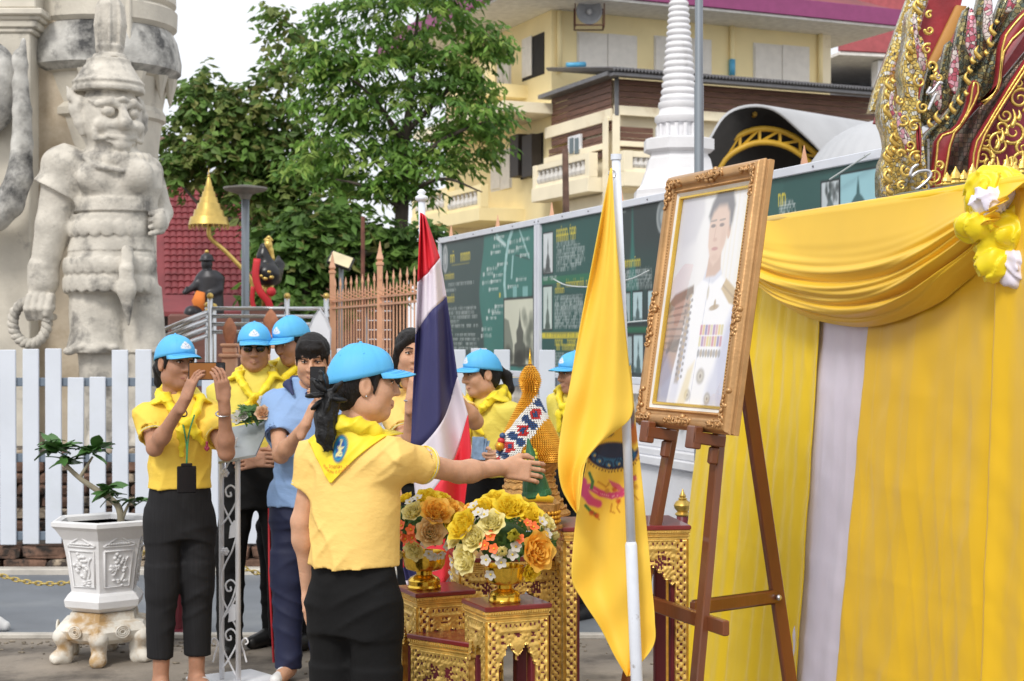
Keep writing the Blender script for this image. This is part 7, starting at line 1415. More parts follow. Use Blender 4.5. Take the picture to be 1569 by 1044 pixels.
for k in range(6):
    a = math.radians(7) + PI / 6 + k * PI / 3; d = V(math.cos(a), math.sin(a), 0); b = SDF(); L0 = lambda r_, z: c + d * r_ * so_ + V(0, 0, z)
    b.chain([L0(66, z_(968)), L0(60, z_(985)), L0(62, z_(1000)), L0(70, .035)], [.05, .034, .036, .036], k=.02); b.ell(L0(74, .03), (.04, .04, .028), k=.02)
    for t in (-1, 0, 1): b.ell(L0(79, .02) + V(-d[1], d[0], 0) * .018 * t, (.016, .016, .018), k=.008)
    mesh_obj('foot', *b.mesh(.008), M('pot_stain', 0), e)
    m = MB(); nn = math.radians(7) + k * PI / 3; dn = V(math.cos(nn), math.sin(nn), 0); q = c + dn * 66 * so_ + V(0, 0, z_(958)); sd_ = V(-dn[1], dn[0], 0)
    for j in range(3): m.tube([q + sd_ * (.035 - .01 * j) * math.cos(t) + V(0, 0, 1) * (.03 - .009 * j) * math.sin(t) + dn * .012 for t in np.linspace(0, PI * 2, 14, endpoint=False)], .005, 5, closed=True)
    m.build('scroll_boss', M('pot_stain', 0), e, smooth=True)['kind'] = 'stuff'
e = empty('potted_plant', c + V(0, 0, z_(805)), 'young bare stemmed plant with leaf rosettes growing in white planter', 'plant'); M('stem', (.28, .25, .18), .8, var=.2, vs=20); M('plant_leaf', (.06, .15, .035), .4, var=.2, vs=25); T_ = lambda px, py, d=0.: P(px, py, Yo) + V(0, d, 0)
for (pts, r0) in (([(186, 806), (184, 785), (176, 770), (150, 752), (125, 735), (104, 716), (92, 700)], .02), ([(122, 733), (132, 716), (142, 700)], .011), ([(186, 800), (196, 775), (206, 762)], .009), ([(176, 772), (168, 762), (170, 752)], .008)): m = MB(); m.tube(curve([T_(*q) for q in pts], 24), np.linspace(r0, r0 * .5, 24), 8); m.build('stem', M('stem', 0), e, smooth=True)
g_ = []
for i in range(6):
    t = i / 5; w_ = .28 * math.sin(PI * min(1, t * .85 + .1)) ** .8 * (1 - t ** 6); g_.append([(-w_, t, .12 * t - .25 * t * t + .06), (0, t, .12 * t - .25 * t * t), (w_, t, .12 * t - .25 * t * t + .06)])
mm = MB(); mm.grid(g_); lm = bpy.data.meshes.new('leaf'); lm.from_pydata(mm.v, [], mm.f); lm.materials.append(MATS['plant_leaf']); lm.polygons.foreach_set('use_smooth', [True] * len(mm.f)); r = np.random.RandomState(8)
for (px, py, n_, sz) in ((90, 690, 20, 36), (102, 706, 12, 30), (144, 690, 20, 33), (78, 680, 10, 28), (168, 752, 14, 28), (176, 766, 6, 24), (208, 766, 10, 26)):
    for k in range(n_):
        o = bpy.data.objects.new('leaf', lm); COL.objects.link(o); o.parent = e; o.location = T_(px + r.normal() * 3, py + r.normal() * 4, r.normal() * .02) - wloc(e); o.rotation_euler = (r.uniform(-.5, .8), r.normal() * .3, 2 * PI * k / n_ + r.rand()); o.scale = (sz * so_ * r.uniform(.7, 1.1),) * 3
# ================================================================== PEOPLE
M('skin', (.60, .34, .22), .6, spec=.3, var=.1, vs=30, bump=.12, bs=160, sss=.12); M('skin_tan', (.42, .22, .14), .6, spec=.3, var=.1, vs=30, bump=.12, bs=160, sss=.12); M('lip', (.36, .14, .11), .5); M('hair', (.012, .01, .01), .5, var=.4, vs=90, stretch=(1, 1, .12), bump=1., bs=260, spec=.35); M('eye_white', (.75, .73, .7), .3); M('iris', (.02, .012, .01), .2)
M('polo_gold', (.88, .59, .17), .75, var=.04, vs=8, bump=.35, bs=22, stretch=(1, 1, 1.8)); M('polo_yellow', (.88, .61, .08), .75, var=.04, vs=8, bump=.35, bs=22, stretch=(1, 1, 1.8)); M('polo_pale', (.74, .62, .10), .75, var=.04, vs=8, bump=.35, bs=22, stretch=(1, 1, 1.8)); M('shirt_blue', (.25, .40, .68), .7, var=.05, vs=8, bump=.35, bs=22, stretch=(1, 1, 1.8)); M('collar_navy', (.02, .03, .1), .7); M('scarf', (.87, .68, .02), .55, var=.05, vs=8, sheen=.1)
M('trousers_black', (.006, .006, .0065), .85, var=.15, vs=12, bump=.4, bs=18, spec=.25); M('trousers_grey', (.017, .017, .019), .85, spec=.25, bump=.3, bs=18, var=.2, vs=300, stretch=(1, .1, .02)); M('trousers_navy', (.012, .017, .055), .7, var=.12); M('cap_blue', (.10, .46, .82), .6, var=.04, vs=10); M('cap_under', (.01, .13, .16), .7); M('shoe_black', (.012, .012, .012), .4); M('shoe_white', (.7, .7, .7), .5); M('belt', (.025, .012, .008), .4); M('glass_black', (.008, .006, .006), .08, spec=.8); M('phone_case', (.33, .13, .03), .25, .3); M('phone_black', (.01, .01, .012), .15); M('steel_small', (.6, .6, .62), .25, .9)
for k in ('polo_gold', 'polo_yellow', 'polo_pale', 'shirt_blue', 'scarf', 'cap_blue'): weave(MATS[k], 700, .12)
M('cap_patch', (1, 1, 1), .6, var=0, attr=True)
def hand(b, w, d, pn, curl=.5, k=1., th=1, spread=.0):
    """palm, four fingers, thumb. w wrist, d towards the knuckles, pn palm normal, th thumb side"""
    d = nrm(d); pn = nrm(pn - d * (np.asarray(pn) @ d)); s_ = np.cross(d, pn) * th; R = np.stack([s_, d, pn], 1); at = lambda x, y, z: w + R @ (V(x, y, z) * k)
    b.box(at(0, .048, 0), V(.038, .045, .012) * k, .011 * k, R, k=.012); b.ell(at(.024, .034, .006), V(.018, .03, .014) * k, R, k=.012); b.rc(w - d * .05 * k, at(0, .02, 0), .024 * k, .024 * k, k=.015, n=pn, f=.8)
    for i, (x, L) in enumerate(((.031, .072), (.0105, .08), (-.0105, .074), (-.030, .058))):
        p = at(x, .088, 0); a = 0.; q = [p]; c = curl if np.isscalar(curl) else curl[i]
        for j, f_ in enumerate((.45, .31, .24)):
            a += c * (.55 if j == 0 else 1.) ; p = p + R @ (V(math.sin(spread * (1.5 - i)) , math.cos(a), math.sin(a)) * L * f_ * k); q.append(p)
        b.chain(q, [.0085 * k, .008 * k, .0074 * k, .0064 * k], k=.0025)
    b.chain([at(.03, .02, .004), at(.05, .05, .014), at(.055, .078, .022 + .012 * (curl if np.isscalar(curl) else curl[0])), at(.05, .1, .03)], [.0125 * k, .0105 * k, .0095 * k, .0075 * k], k=.006)
def person(label, px, Y, yaw, H, head, hyaw, pitch=0., roll=0., shirt='polo_yellow', pants='trousers_black', skin='skin', RA=None, LA=None, hands=(None, None), cap=True, hair='short', male=False, scarf='front', hem=.93, sl=.62, res=.0065, shoes='shoe_black', crop=.06, lean=(0, 0), group='people in yellow at the ceremony', belly=0., patch=True, legx=0.):
    k = H / 1.62; c = V(PX(px, Y), Y, 0); R = rotz(math.radians(yaw)); L = lambda x, y, z: c + R @ V(x * k, y * k, 0) + V(lean[0], lean[1], 0) * max(0, (z - .8)) + V(0, 0, z * k)
    e = empty('person', c, label, 'person', group); sw = .172 if male else .142
    HC = P(*head); HR = rotz(math.radians(hyaw)) @ rotx(math.radians(pitch)) @ roty(math.radians(roll)); hs = 1.0; Hd = lambda x, f_, u: HC + HR @ (V(x, -f_, u) * hs); hr = lambda *a: np.array(a) * hs
    arms = {}
    for sd, A, hd in ((-1, RA, hands[0]), (1, LA, hands[1])):
        S0 = L(sd * sw, .005, 1.29)
        if A is None: E0, W0 = L(sd * (sw + .05), .03, 1.04), L(sd * (sw + .06), -.03, .82)
        else: E0, W0 = P(*A[0]), P(*A[1])
        arms[sd] = (S0, E0, W0, hd)
    # --- skin
    tor = [(.82, 0, 0, .13, .09), (1.0, 0, 0, .11, .085), (1.18, 0, 0, .12, .085), (1.28, 0, 0, .13, .08), (1.345, 0, .005, .09, .06), (1.38, 0, .01, .05, .05)]
    Lo = lambda st, g_=0: [(z * k, x * k + lean[0] * 0, y * k, rx * k + g_, ry * k + g_) for (z, x, y, rx, ry) in st]
    b = SDF(); b.loft(Lo(tor, -.004), c + V(lean[0], lean[1], 0) * .45, R, k=.03); b.rc(L(0, .01, 1.33), Hd(0, -.015, -.07), .056 * k, .05, k=.03)
    for sd, (S0, E0, W0, hd) in arms.items():
        b.chain([S0, E0, W0], [.044 * k, .035 * k, .025 * k], k=.02); mid = E0 + (W0 - E0) * .25; b.ell(mid, .0365 * k, k=.03)
        if hd is None: hd = (W0 - E0, R @ V(-sd, 0, 0), .45, 1)
        arms[sd] = (S0, E0, W0, hd)
    for sd in (-1, 1): b.chain([L(sd * .075, 0, .86), L(sd * (.08 + legx), -.01, .48), L(sd * (.085 + legx), .01, .09)], [.07, .05, .036], k=.03); b.chain([L(sd * (.085 + legx), .02, .05), L(sd * (.095 + legx), -.13, .03)], [.04, .032], k=.02)
    ms = [b.mesh(res * 1.35)]
    for sd, (S0, E0, W0, hd) in arms.items():
        h = SDF(); hand(h, W0, hd[0], hd[1], hd[2], .98 * k, hd[3] * (1 if len(hd) < 5 else 1), *( [hd[4]] if len(hd) > 4 else [])); h.rc(E0 + (W0 - E0) * .72, W0, (.025 + .01 * .28) * k, .0248 * k, k=.012); ms.append(h.mesh(res * (.55 if res < .0055 else .68)))
    # --- head
    h = SDF(); h.ell(Hd(0, -.018, .035), hr(.074, .094, .082), HR, k=.02); h.ell(Hd(0, .022, -.03), hr(.061, .068, .085), HR, k=.03); h.ell(Hd(0, .052, -.09), hr(.032, .03, .022), HR, k=.035); h.rc(Hd(0, -.015, -.05), Hd(0, -.02, -.13), .052, .05, k=.03)
    for sx in (-1, 1):
        h.ell(Hd(.036 * sx, .052, -.022), hr(.027, .03, .03), HR, k=.025); h.ell(Hd(.03 * sx, .093, .013), hr(.019, .012, .011), HR, k=.014, op='s'); h.ell(Hd(.03 * sx, .074, .011), hr(.0145, .0125, .0115), HR, k=.004); h.ell(Hd(.048 * sx, .01, -.065), hr(.02, .035, .025), HR, k=.03)
        h.chain([Hd(.014 * sx, .087, .031), Hd(.04 * sx, .076, .034)], [.007, .006], k=.012); h.ell(Hd(.012 * sx, .092, -.026), hr(.0095, .011, .008), HR, k=.008); h.ell(Hd(.075 * sx, -.008, -.004), hr(.010, .02, .033), HR, k=.006); h.ell(Hd(.084 * sx, .0, .0), hr(.006, .011, .018), HR, k=.006, op='s')
    h.chain([Hd(0, .087, .02), Hd(0, .1, -.006), Hd(0, .107, -.022)], [.0075, .0085, .0115], k=.012)
    h.chain([Hd(-.02, .082, -.056), Hd(0, .091, -.053), Hd(.02, .082, -.056)], [.004, .0065, .004], k=.006); h.chain([Hd(-.016, .081, -.063), Hd(0, .089, -.065), Hd(.016, .081, -.063)], [.004, .0075, .004], k=.006)
    ms.append(h.mesh(res * .68)); v, f = join(*ms); mesh_obj('body', v, f, M(skin, 0), e)
    for nm, mt, u, w_ in (('lips', 'lip', -.0555, .0042), ('lips', 'lip', -.063, .005)): m = MB(); m.tube(curve([Hd(-.025, .0795, -.059), Hd(-.009, .0885, u + .0005), Hd(0, .0903, u), Hd(.009, .0885, u + .0005), Hd(.025, .0795, -.059)], 12), [.0015] + [w_] * 10 + [.0015], 6, flat=.8); m.build(nm, M(mt, 0), e, smooth=True)
    for sx in (-1, 1):
        m = MB(); m.ball(Hd(.03 * sx, .0765, .011), hr(.0125, .0115, .0055), 10, R=HR); o = m.build('eye', M('eye_white', 0), e, smooth=True); m = MB(); m.ball(Hd(.03 * sx, .0845, .0105), hr(.0055, .005, .0055), 8, R=HR); m.build('iris', M('iris', 0), o, smooth=True)
        m = MB(); m.tube(curve([Hd(.012 * sx, .0925, .032), Hd(.03 * sx, .0905, .038), Hd(.05 * sx, .074, .034)], 8), [.003, .0035, .003, .0035, .003, .003, .0025, .0015], 5); m.build('eyebrow', M('hair', 0), e, smooth=True); m = MB(); m.tube(curve([Hd(.015 * sx, .088, .015), Hd(.03 * sx, .09, .0185), Hd(.046 * sx, .079, .014)], 8), .0022, 5); m.build('eyelid', M('hair', 0), e, smooth=True)
    # --- hair
    g = SDF(); g.ell(Hd(0, -.02, .03 if cap else .036), hr(.079, .094, .078) if cap else hr(.081, .1, .089), HR, k=.02); g.ell(Hd(0, -.05, -.02), hr(.07, .06 if not cap else .055, .07), HR, k=.03)
    for sx in (-1, 1): g.chain([Hd(.07 * sx, .03, .03), Hd(.072 * sx, .02, -.01 if male else -.025)], [.009, .003], k=.01)
    g.ell(Hd(0, .085, -.03), hr(.066, .075, .085), HR, k=.012, op='s')
    if male: g.plane(Hd(0, -.02, -.04), HR @ V(0, .3, -1))
    if hair == 'bangs':
        g.ell(Hd(0, .05, .075), hr(.06, .05, .03), HR, k=.02); rr = np.random.RandomState(4)
        for i in range(17):
            x = -.062 + .124 * i / 16; g.chain([Hd(x * .7, .06, .098), Hd(x * 1.05, .088 - abs(x) * .5, .062), Hd(x * 1.12, .094 - abs(x) * .55, .03 + rr.uniform(-.012, .006) - abs(x) * .25)], [.012, .009, .0035], k=.004)
    if hair == 'long':
        g.ell(Hd(0, .03, .09), hr(.06, .05, .025), HR, k=.02)
        for sx in (-1, 1): g.chain([Hd(.03 * sx, .075, .075), Hd(.07 * sx, .035, .03), Hd(.078 * sx, 0, -.04), Hd(.075 * sx, .0, -.13)], [.014, .02, .022, .018], k=.012)
        g.chain([Hd(0, -.1, .0), Hd(0, -.12, -.12), Hd(0, -.1, -.26)], [.06, .05, .02], k=.03)
    if hair in ('pony', 'bun'): g.ell(Hd(0, -.115, .0), hr(.03, .03, .03), HR, k=.02)
    if hair == 'pony': g.chain([Hd(0, -.11, .0), Hd(0, -.15, -.03), Hd(.01, -.155, -.1), Hd(.01, -.14, -.16)], [.022, .03, .026, .008], k=.015)
    g.disp(lambda p: .0025 * vnoise((p - HC) @ HR * V(150, 150, 22), 5))
    mesh_obj('hair', *g.mesh(res * 1.), M('hair', 0), e)
    # --- cap
    if cap:
        n_ = 72; rows = []; rx, ry, rz = .087, .107, .10
        CP = lambda th, ph, gr=1.: Hd(rx * gr * math.sin(th) * math.cos(ph), -.016 + ry * gr * math.cos(th) * math.cos(ph), (.024 + .026 * math.cos(th) * max(0, 1 - ph / 1.2)) + (rz + .008 - .026 * math.cos(th) * 0) * gr * math.sin(ph) ** .92)
        for i in range(15):
            ph = PI / 2 * (i / 14); rows.append([CP(2 * PI * a / n_, ph, 1 - .02 * math.exp(-((((a * 6 / n_ + .5) % 1) - .5) / .045) ** 2) * (i < 14)) for a in range(n_)])
        m = MB(); m.grid(rows, wrap=True); o = solid(m.build('cap', M('cap_blue', 0), e, smooth=True), .0025)
        g_ = []
        for t in np.linspace(0, 1, 9):
            row = []
            for s_ in np.linspace(-1, 1, 21):
                th = s_ * 1.02; q0 = CP(th, 0.0, .995); ln = .074 * max(0.02, (1 - abs(s_) ** 2.6)) ** .6; row.append(q0 + HR @ (V(.12 * math.sin(th) * t * ln, -ln * t, -.012 * t * t * ln / .074 - .014 * s_ * s_ * t)) * hs)
            g_.append(row)
        m = MB(); m.grid(g_); vz = solid(m.build('visor', [M('cap_under', 0), M('cap_blue', 0)], o, smooth=True), .004); vz.modifiers[0].material_offset = 1; vz.modifiers[0].use_flip_normals = False
        m = MB(); m.ball(CP(0, PI / 2), .007, 8); m.build('button', M('cap_blue', 0), o, smooth=True)
        for a in (.5, 1.55, 2.6, -.5, -1.55, -2.6): m = MB(); m.ball(CP(a, .75), .0035, 6); m.build('eyelet', M('cap_blue', 0), o, smooth=True)
        m = MB()
        for a in range(6): m.tube([CP(PI / 6 + a * PI / 3 - PI / 6 * 0, ph, 1.004) for ph in np.linspace(.02, 1.5, 12)], .0011, 4)
        for off in (.2, .4, .6, .8): m.tube([g_[int(off * 8)][i] + HR @ V(0, 0, .0028) for i in range(2, 19)], .0007, 4)
        m.build('stitching', M('stitch_blue', (.06, .33, .62), .7), o)['kind'] = 'stuff'
        if patch:
            U, W = np.meshgrid(np.linspace(-.42, .42, 34), np.linspace(.12, .72, 26), indexing='ij'); p = Print(U, W, (.10, .46, .82)); wt, nv = (.78, .8, .85), (.04, .06, .2); r = np.random.RandomState(6)
            p.oval(0, .47, .12, .17, wt, 1, .2)
            for sx in (-1, 1): p.oval(.14 * sx, .42, .1, .1, wt, .95, .3); p.oval(.22 * sx, .33, .1, .06, wt, .9, .3)
            p.oval(0, .26, .3, .05, wt, .95, .2)
            for i in range(22): p.oval(r.normal() * .1, .42 + r.normal() * .09, .02, .02, nv, .75, .5)
            n1, n2 = U.shape; v = np.array([CP(a, b_, 1.016) for a, b_ in zip(U.ravel(), W.ravel())]); q = (np.arange(n1 - 1)[:, None] * n2 + np.arange(n2 - 1)[None]).ravel(); mesh_obj('emblem', v, np.stack([q, q + 1, q + n2 + 1, q + n2], 1), M('cap_patch', 0), o, None, True, None, p.c.reshape(-1, 3))
    # --- trousers
    t = SDF(); wl = .0 if male else .006
    t.loft(Lo([(.72, 0, 0, .146 + wl, .108), (.86, 0, .005, .15 + wl, .114), (.95, 0, 0, .136, .103), (1.04, 0, 0, .125, .098)], 0), c + V(lean[0], lean[1], 0) * .1, R, k=.04)
    for sd in (-1, 1): t.chain([L(sd * .078, 0, .8), L(sd * (.085 + legx), -.012, .48)], [.088 * k, .07 * k], k=.03); t.cone(L(sd * (.0825 + legx), -.006, .6), L(sd * (.088 + legx), .012, crop), .077 * k, .06 * k, k=.03)
    t.disp(lambda p: .003 * vnoise(p * V(14, 14, 8), 3) + creases(p - c, int(px) + 7, .007, ((V(.4, .2, 1), 38), (V(-.5, .1, 1), 33)), 7, 6)); mesh_obj('trousers', *t.mesh(res * 1.3), M(pants, 0), e)
    for sd in (-1, 1):
        s_ = SDF(); s_.chain([L(sd * (.088 + legx), .045, .045), L(sd * (.092 + legx), -.05, .042), L(sd * (.098 + legx), -.15, .032)], [.043, .044, .036] if shoes != 'shoe_white' else [.026, .03, .03], k=.02); s_.chain([L(sd * (.088 + legx), .04, .05), L(sd * (.088 + legx), .03, .075 if shoes != 'shoe_white' else .051)], [.044, .042] if shoes != 'shoe_white' else [.024, .02], k=.02); s_.plane(V(0, 0, .002), V(0, 0, -1)); mesh_obj('shoe', *s_.mesh(.008), M(shoes, 0), e)
    # --- shirt
    s_ = SDF(); wt = .014 if male else 0.
    st = ([(hem, 0, 0, .172, .13), (.92, 0, 0, .162, .124)] if hem < .9 else []) + [(max(hem, .94) if hem < .9 else hem, 0, 0, .148 + wt, .112 + belly), (1.0, 0, 0, .143 + wt, .112 + belly), (1.12, 0, -.005, .146 + wt, .112 + belly * .8), (1.22, 0, -.006, .146 + wt, .11), (1.29, 0, 0, .142 + wt, .096), (1.345, 0, .006, .098 + wt, .075), (1.392, 0, .012, .068, .062), (1.41, 0, .012, .06, .06)]
    s_.loft(Lo(st), c + V(lean[0], lean[1], 0) * .4, R, k=.03, pw=2.25); cuffs = []
    for sd, (S0, E0, W0, hd) in arms.items():
        d = nrm(E0 - S0); end = S0 + (E0 - S0) * sl; s_.cone(S0 - d * .02, end, .058 * k, .062 * k, k=.06); s_.ell(S0 + V(0, 0, -.004), V(.054, .056, .052) * k, k=.06); cuffs.append((end, d))
    for end, d in cuffs: s_.cone(end - d * .03, end + d * .02, .056 * k, .056 * k, k=0, op='s')
    s_.plane(L(0, 0, hem), V(0, 0, -1))
    s_.disp(lambda p: .0028 * vnoise((p - c) @ R * V(11, 11, 13) + V(0, 0, px), int(px)) + creases((p - c) @ R, int(px) + 1, .006, ((V(1., .3, .9), 47), (V(-1, .5, .5), 40)), 9, 10) + .0005)
    sh = mesh_obj('shirt', *s_.mesh(res), M(shirt, 0), e)
    for end, d in cuffs:
        u = nrm(np.cross(d, V(.3, .2, 1))); w_ = np.cross(d, u); A = np.linspace(0, 2 * PI, 26, endpoint=False)
        for off, mt, rr in ((-.002, 'scarf', .0622), (-.007, 'shoe_white', .0624), (-.012, 'scarf', .0622)):
            if shirt == 'shirt_blue': mt = 'collar_navy'
            m = MB(); m.tube([end + d * off + (u * math.cos(a) + w_ * math.sin(a)) * rr * k for a in A], .0017, 6, closed=True); m.build('cuff_stripe', M(mt, 0), sh, smooth=True)
    if scarf != 'back':
        q = SDF()
        if shirt == 'shirt_blue':
            q.chain([L(-.07, .035, 1.4), L(0, .07, 1.41), L(.07, .035, 1.4)], .016, k=.01); [q.chain([L(.07 * sx, .03, 1.4), L(.075 * sx, -.045, 1.385), L(.03 * sx, -.1, 1.335)], [.018, .022, .008], k=.01, n=R @ V(sx * .5, -.5, .7), f=.5) for sx in (-1, 1)]; mesh_obj('collar', *q.mesh(.006), M('collar_navy', 0), e)
        elif scarf == 'front':
            q.chain([L(-.085, .03, 1.395), L(-.05, .075, 1.415), L(.05, .075, 1.415), L(.085, .03, 1.395)], .018, k=.02)
            for sx in (-1, 1):
                q.chain([L(.085 * sx, .03, 1.395), L(.088 * sx, -.05, 1.375), L(.05 * sx, -.112, 1.315), L(.012 * sx, -.132, 1.265)], [.018, .019, .019, .014], k=.012); q.ell(L(.1 * sx, -.02, 1.368), (.055, .06, .011), R @ roty(sx * .45), k=.015)
                q.chain([L(.004 * sx, -.136, 1.262), L(.03 * sx, -.145, 1.22), L((.075 if sx > 0 else .03) * sx, -.137, 1.17 if sx > 0 else 1.12)], [.014, .022, .012], k=.01, n=R @ V(0, 1, 0), f=.5)
            q.ell(L(0, -.142, 1.268), (.026, .022, .024), R, k=.006); q.ell(L(0, .095, 1.36), (.09, .018, .06), R, k=.02)
            q.disp(lambda p: .002 * vnoise((p - c) * 55, 4) + creases(p - c, 4, .007, ((V(.6, .2, 1), 85), (V(-.7, .2, 1), 75)), 12, 14)); mesh_obj('kerchief', *q.mesh(.0062), M('scarf', 0), e)
        else:
            q.chain([L(-.066, .03, 1.4), L(0, .07, 1.412), L(.066, .03, 1.4), L(.06, -.05, 1.38), L(.0, -.09, 1.345), L(-.06, -.05, 1.38), L(-.066, .03, 1.4)], .014, k=.01); mesh_obj('collar', *q.mesh(.007), M(shirt, 0), e)
    return dict(e=e, L=L, Hd=Hd, HR=HR, R=R, shirt=s_, arms=arms, k=k, c=c)
def phone(q, R, size, mat, label, lens=True):
    e = empty('phone', q - V(0, 0, size[2] / 2), label, 'phone'); m = MB(); m.cbox(q, size, .004, R); m.build('body', M('phone_black', 0), e); m = MB(); m.cbox(q + R @ V(-.018 if lens else 0, -size[1] / 2 - .001, 0), (size[0] * (.72 if lens else .92), .002, size[2] * .92), .0008, R); m.build('back_cover', M(mat, 0), e)
    if lens: [MB().lathe(q + R @ V(size[0] * .38, -size[1] / 2 - .001, (i - 1) * .02 + .0), [(.007, 0), (.007, .003), (.005, .003)], 12, R=R @ rotx(PI / 2)).build('lens', M('glass_black', 0), e) for i in range(3)]
    return e
def ring(par, c, d, r, th, mat, name='bracelet'):
    d = nrm(d); u = nrm(np.cross(d, V(.3, .2, 1))); w_ = np.cross(d, u); m = MB(); m.tube([c + (u * math.cos(a) + w_ * math.sin(a)) * r for a in np.linspace(0, 2 * PI, 22, endpoint=False)], th, 6, closed=True); m.build(name, M(mat, 0), par, smooth=True)

# 1 the woman photographing with a phone, left
w1 = person('woman in blue cap and yellow polo photographing with a brown phone', 275, 7.2, 28, 1.60, (270, 557, 7.18), 42, 3, shirt='polo_yellow', pants='trousers_grey', RA=((237, 687, 7.02), (284, 612, 6.88)), LA=((347, 694, 6.98), (343, 614, 6.88)),
    hands=((V(.05, -.01, .13), V(.75, .6, .1), .4, 1), (V(-.015, -.01, .12), V(-.75, .6, .1), .4, -1)), hair='pony', crop=.17, res=.006, shoes='shoe_white', skin='skin_tan', hem=.955)
phone(P(317, 569, 6.9), rotz(math.radians(12)), (.16, .009, .078), 'phone_case', 'brown backed phone held up by the woman at left')
ring(w1['e'], P(277, 631, 6.95), w1['arms'][-1][2] - w1['arms'][-1][1], .03, .0035, 'belt'); ring(w1['e'], P(341.5, 634, 6.9), w1['arms'][1][2] - w1['arms'][1][1], .031, .004, 'steel_small')
m = MB(); q = w1['L'](0, -.135, 1.3); bq = P(286, 735, 6.97); M('lanyard', (.03, .2, .07), .6); m.tube(curve([q + V(-.03, 0, 0), (q + bq) / 2 + V(0, -.02, .02), bq + V(0, 0, .06)], 12), .004, 6, flat=.4); m.tube(curve([q + V(.03, 0, 0), (q + bq) / 2 + V(.01, -.02, .05), bq + V(0, 0, .06)], 12), .004, 6, flat=.4); m.build('lanyard', M('lanyard', 0), w1['e'], smooth=True)
m = MB(); m.cbox(bq, (.085, .008, .12), .006, rotz(.3)); m.cbox(bq + V(0, 0, .065), (.05, .008, .015), .003, rotz(.3)); m.build('badge_holder', M('phone_black', 0), w1['e']); m = MB(); [m.ball(P(317 + a, 683 + b_, 7.0), (.007, .004, .009), 7) for a, b_ in ((0, 0), (-2, 4), (2, 4), (0, 6), (0, -4))]; m.build('chest_emblem', M('crimson', 0), w1['e'], smooth=True)['kind'] = 'stuff'
# 2 man with sunglasses
w2 = person('man in blue cap and dark sunglasses with hands folded behind iron stand', 392, 8.15, 8, 1.70, (390, 533, 8.12), 8, 8, shirt='polo_pale', skin='skin_tan', RA=((350, 688, 8.05), (380, 704, 7.86)), LA=((428, 684, 8.05), (404, 702, 7.86)), hands=((V(.1, -.02, .0), V(.1, 1, -.2), .5, 1), (V(-.1, -.02, -.02), V(-.1, 1, -.2), .5, -1)), male=True, hem=1.0, belly=.03, legx=.04)
Hd = w2['Hd']; m = MB(); [m.ball(Hd(.031 * sx, .088, .008), (.025, .011, .02), 12, R=w2['HR']) for sx in (-1, 1)]; m.tube([Hd(-.012, .096, .014), Hd(.012, .096, .014)], .003, 6); [m.tube([Hd(.055 * sx, .082, .014), Hd(.078 * sx, .0, .012)], .0025, 6) for sx in (-1, 1)]; m.build('sunglasses', M('glass_black', 0), w2['e'], smooth=True)
# 3 man looking down
w3 = person('man in blue cap with white crest looking down behind girl in blue', 446, 8.3, -30, 1.76, (446, 523, 8.2), -38, 20, shirt='polo_pale', skin='skin_tan', male=True, hem=1.0, legx=.02)
for w_ in (w2, w3):
    m = MB(); A = np.linspace(0, 2 * PI, 40, endpoint=False); m.grid([[w_['L'](.146 * math.cos(a), .12 * math.sin(a), z) for a in A] for z in (.965, 1.0)], wrap=True); solid(m.build('belt', M('belt', 0), w_['e'], smooth=True), .004)
m = MB(); q = w3['L'](-.15, -.06, .95); [m.tube([q + V(.012 * i, -.02, 0), q + V(.014 * i, -.025, -.07 - .01 * i)], .004, 5) for i in range(4)]; m.build('keys', M('steel_small', 0), w3['e'])
# 4 girl in the blue shirt
w4 = person('girl in light blue shirt and navy trousers filming with a black phone', 468, 7.45, -8, 1.66, (479, 551, 7.38), 2, 16, shirt='shirt_blue', pants='trousers_navy', RA=((430, 698, 7.28), (468, 652, 7.08)), LA=((520, 690, 7.3), (499, 640, 7.08)), hands=((V(.05, -.02, .12), V(.8, .3, 0), .6, 1), (V(-.03, -.02, .12), V(-.8, .3, 0), .6, -1)), cap=False, hair='bangs', scarf='none', hem=.82, shoes='shoe_white', group=None, res=.006)
phone(P(487, 584, 7.03), rotz(-.1), (.072, .009, .13), 'phone_black', 'black phone held by the girl in the blue shirt', False)
m = MB(); m.tube([w4['L'](-.175, 0, .8), w4['L'](-.17, -.01, .48), w4['L'](-.155, .01, .08)], .006, 6, flat=.5); m.build('side_stripe', M('ribbon_red', 0), w4['e'], smooth=True)
# 6 girl behind the flag
w6 = person('dark haired girl in golden polo raising her arm behind the striped flag', 662, 7.45, -4, 1.66, (632, 543, 7.35), 12, 4, shirt='polo_gold', RA=((628, 690, 7.2), (630, 612, 7.02)), LA=((728, 646, 7.2), (690, 600, 7.05)), hands=((V(.02, -.02, .12), V(.7, .4, 0), .6, 1), (V(-.06, -.02, .1), V(-.8, .3, 0), .6, -1)), cap=False, hair='long', scarf='none', lean=(-.12, 0), sl=.68, res=.0065)
ring(w6['e'], P(630, 614, 7.03), V(0, 0, 1), .031, .004, 'steel_small')
# 7 woman in cap with pony tail
w7 = person('woman in blue cap and pony tail holding blue papers behind the beaded cone', 748, 8.4, -38, 1.56, (737, 574, 8.38), -62, 8, shirt='polo_pale', RA=((712, 690, 8.3), (735, 700, 8.1)), LA=((783, 688, 8.35), (757, 698, 8.12)), hands=(None, (V(-.1, -.03, .0), V(-.1, .6, -.6), .6, -1)), hair='pony', res=.007)
m = MB(); [m.cbox(P(738 - 3 * i, 690 - i * 2, 8.05), (.07, .003, .11), .001, rotz(-.5) @ rotx(-.5 + .2 * i)) for i in range(3)]; o = m.build('paper', M('paper_blue', (.2, .3, .45), .6, var=.3, vs=30), None, loc=P(738, 700, 8.05)); tag(o, 'folded pale blue papers in the hand of the pony tailed woman', 'papers')
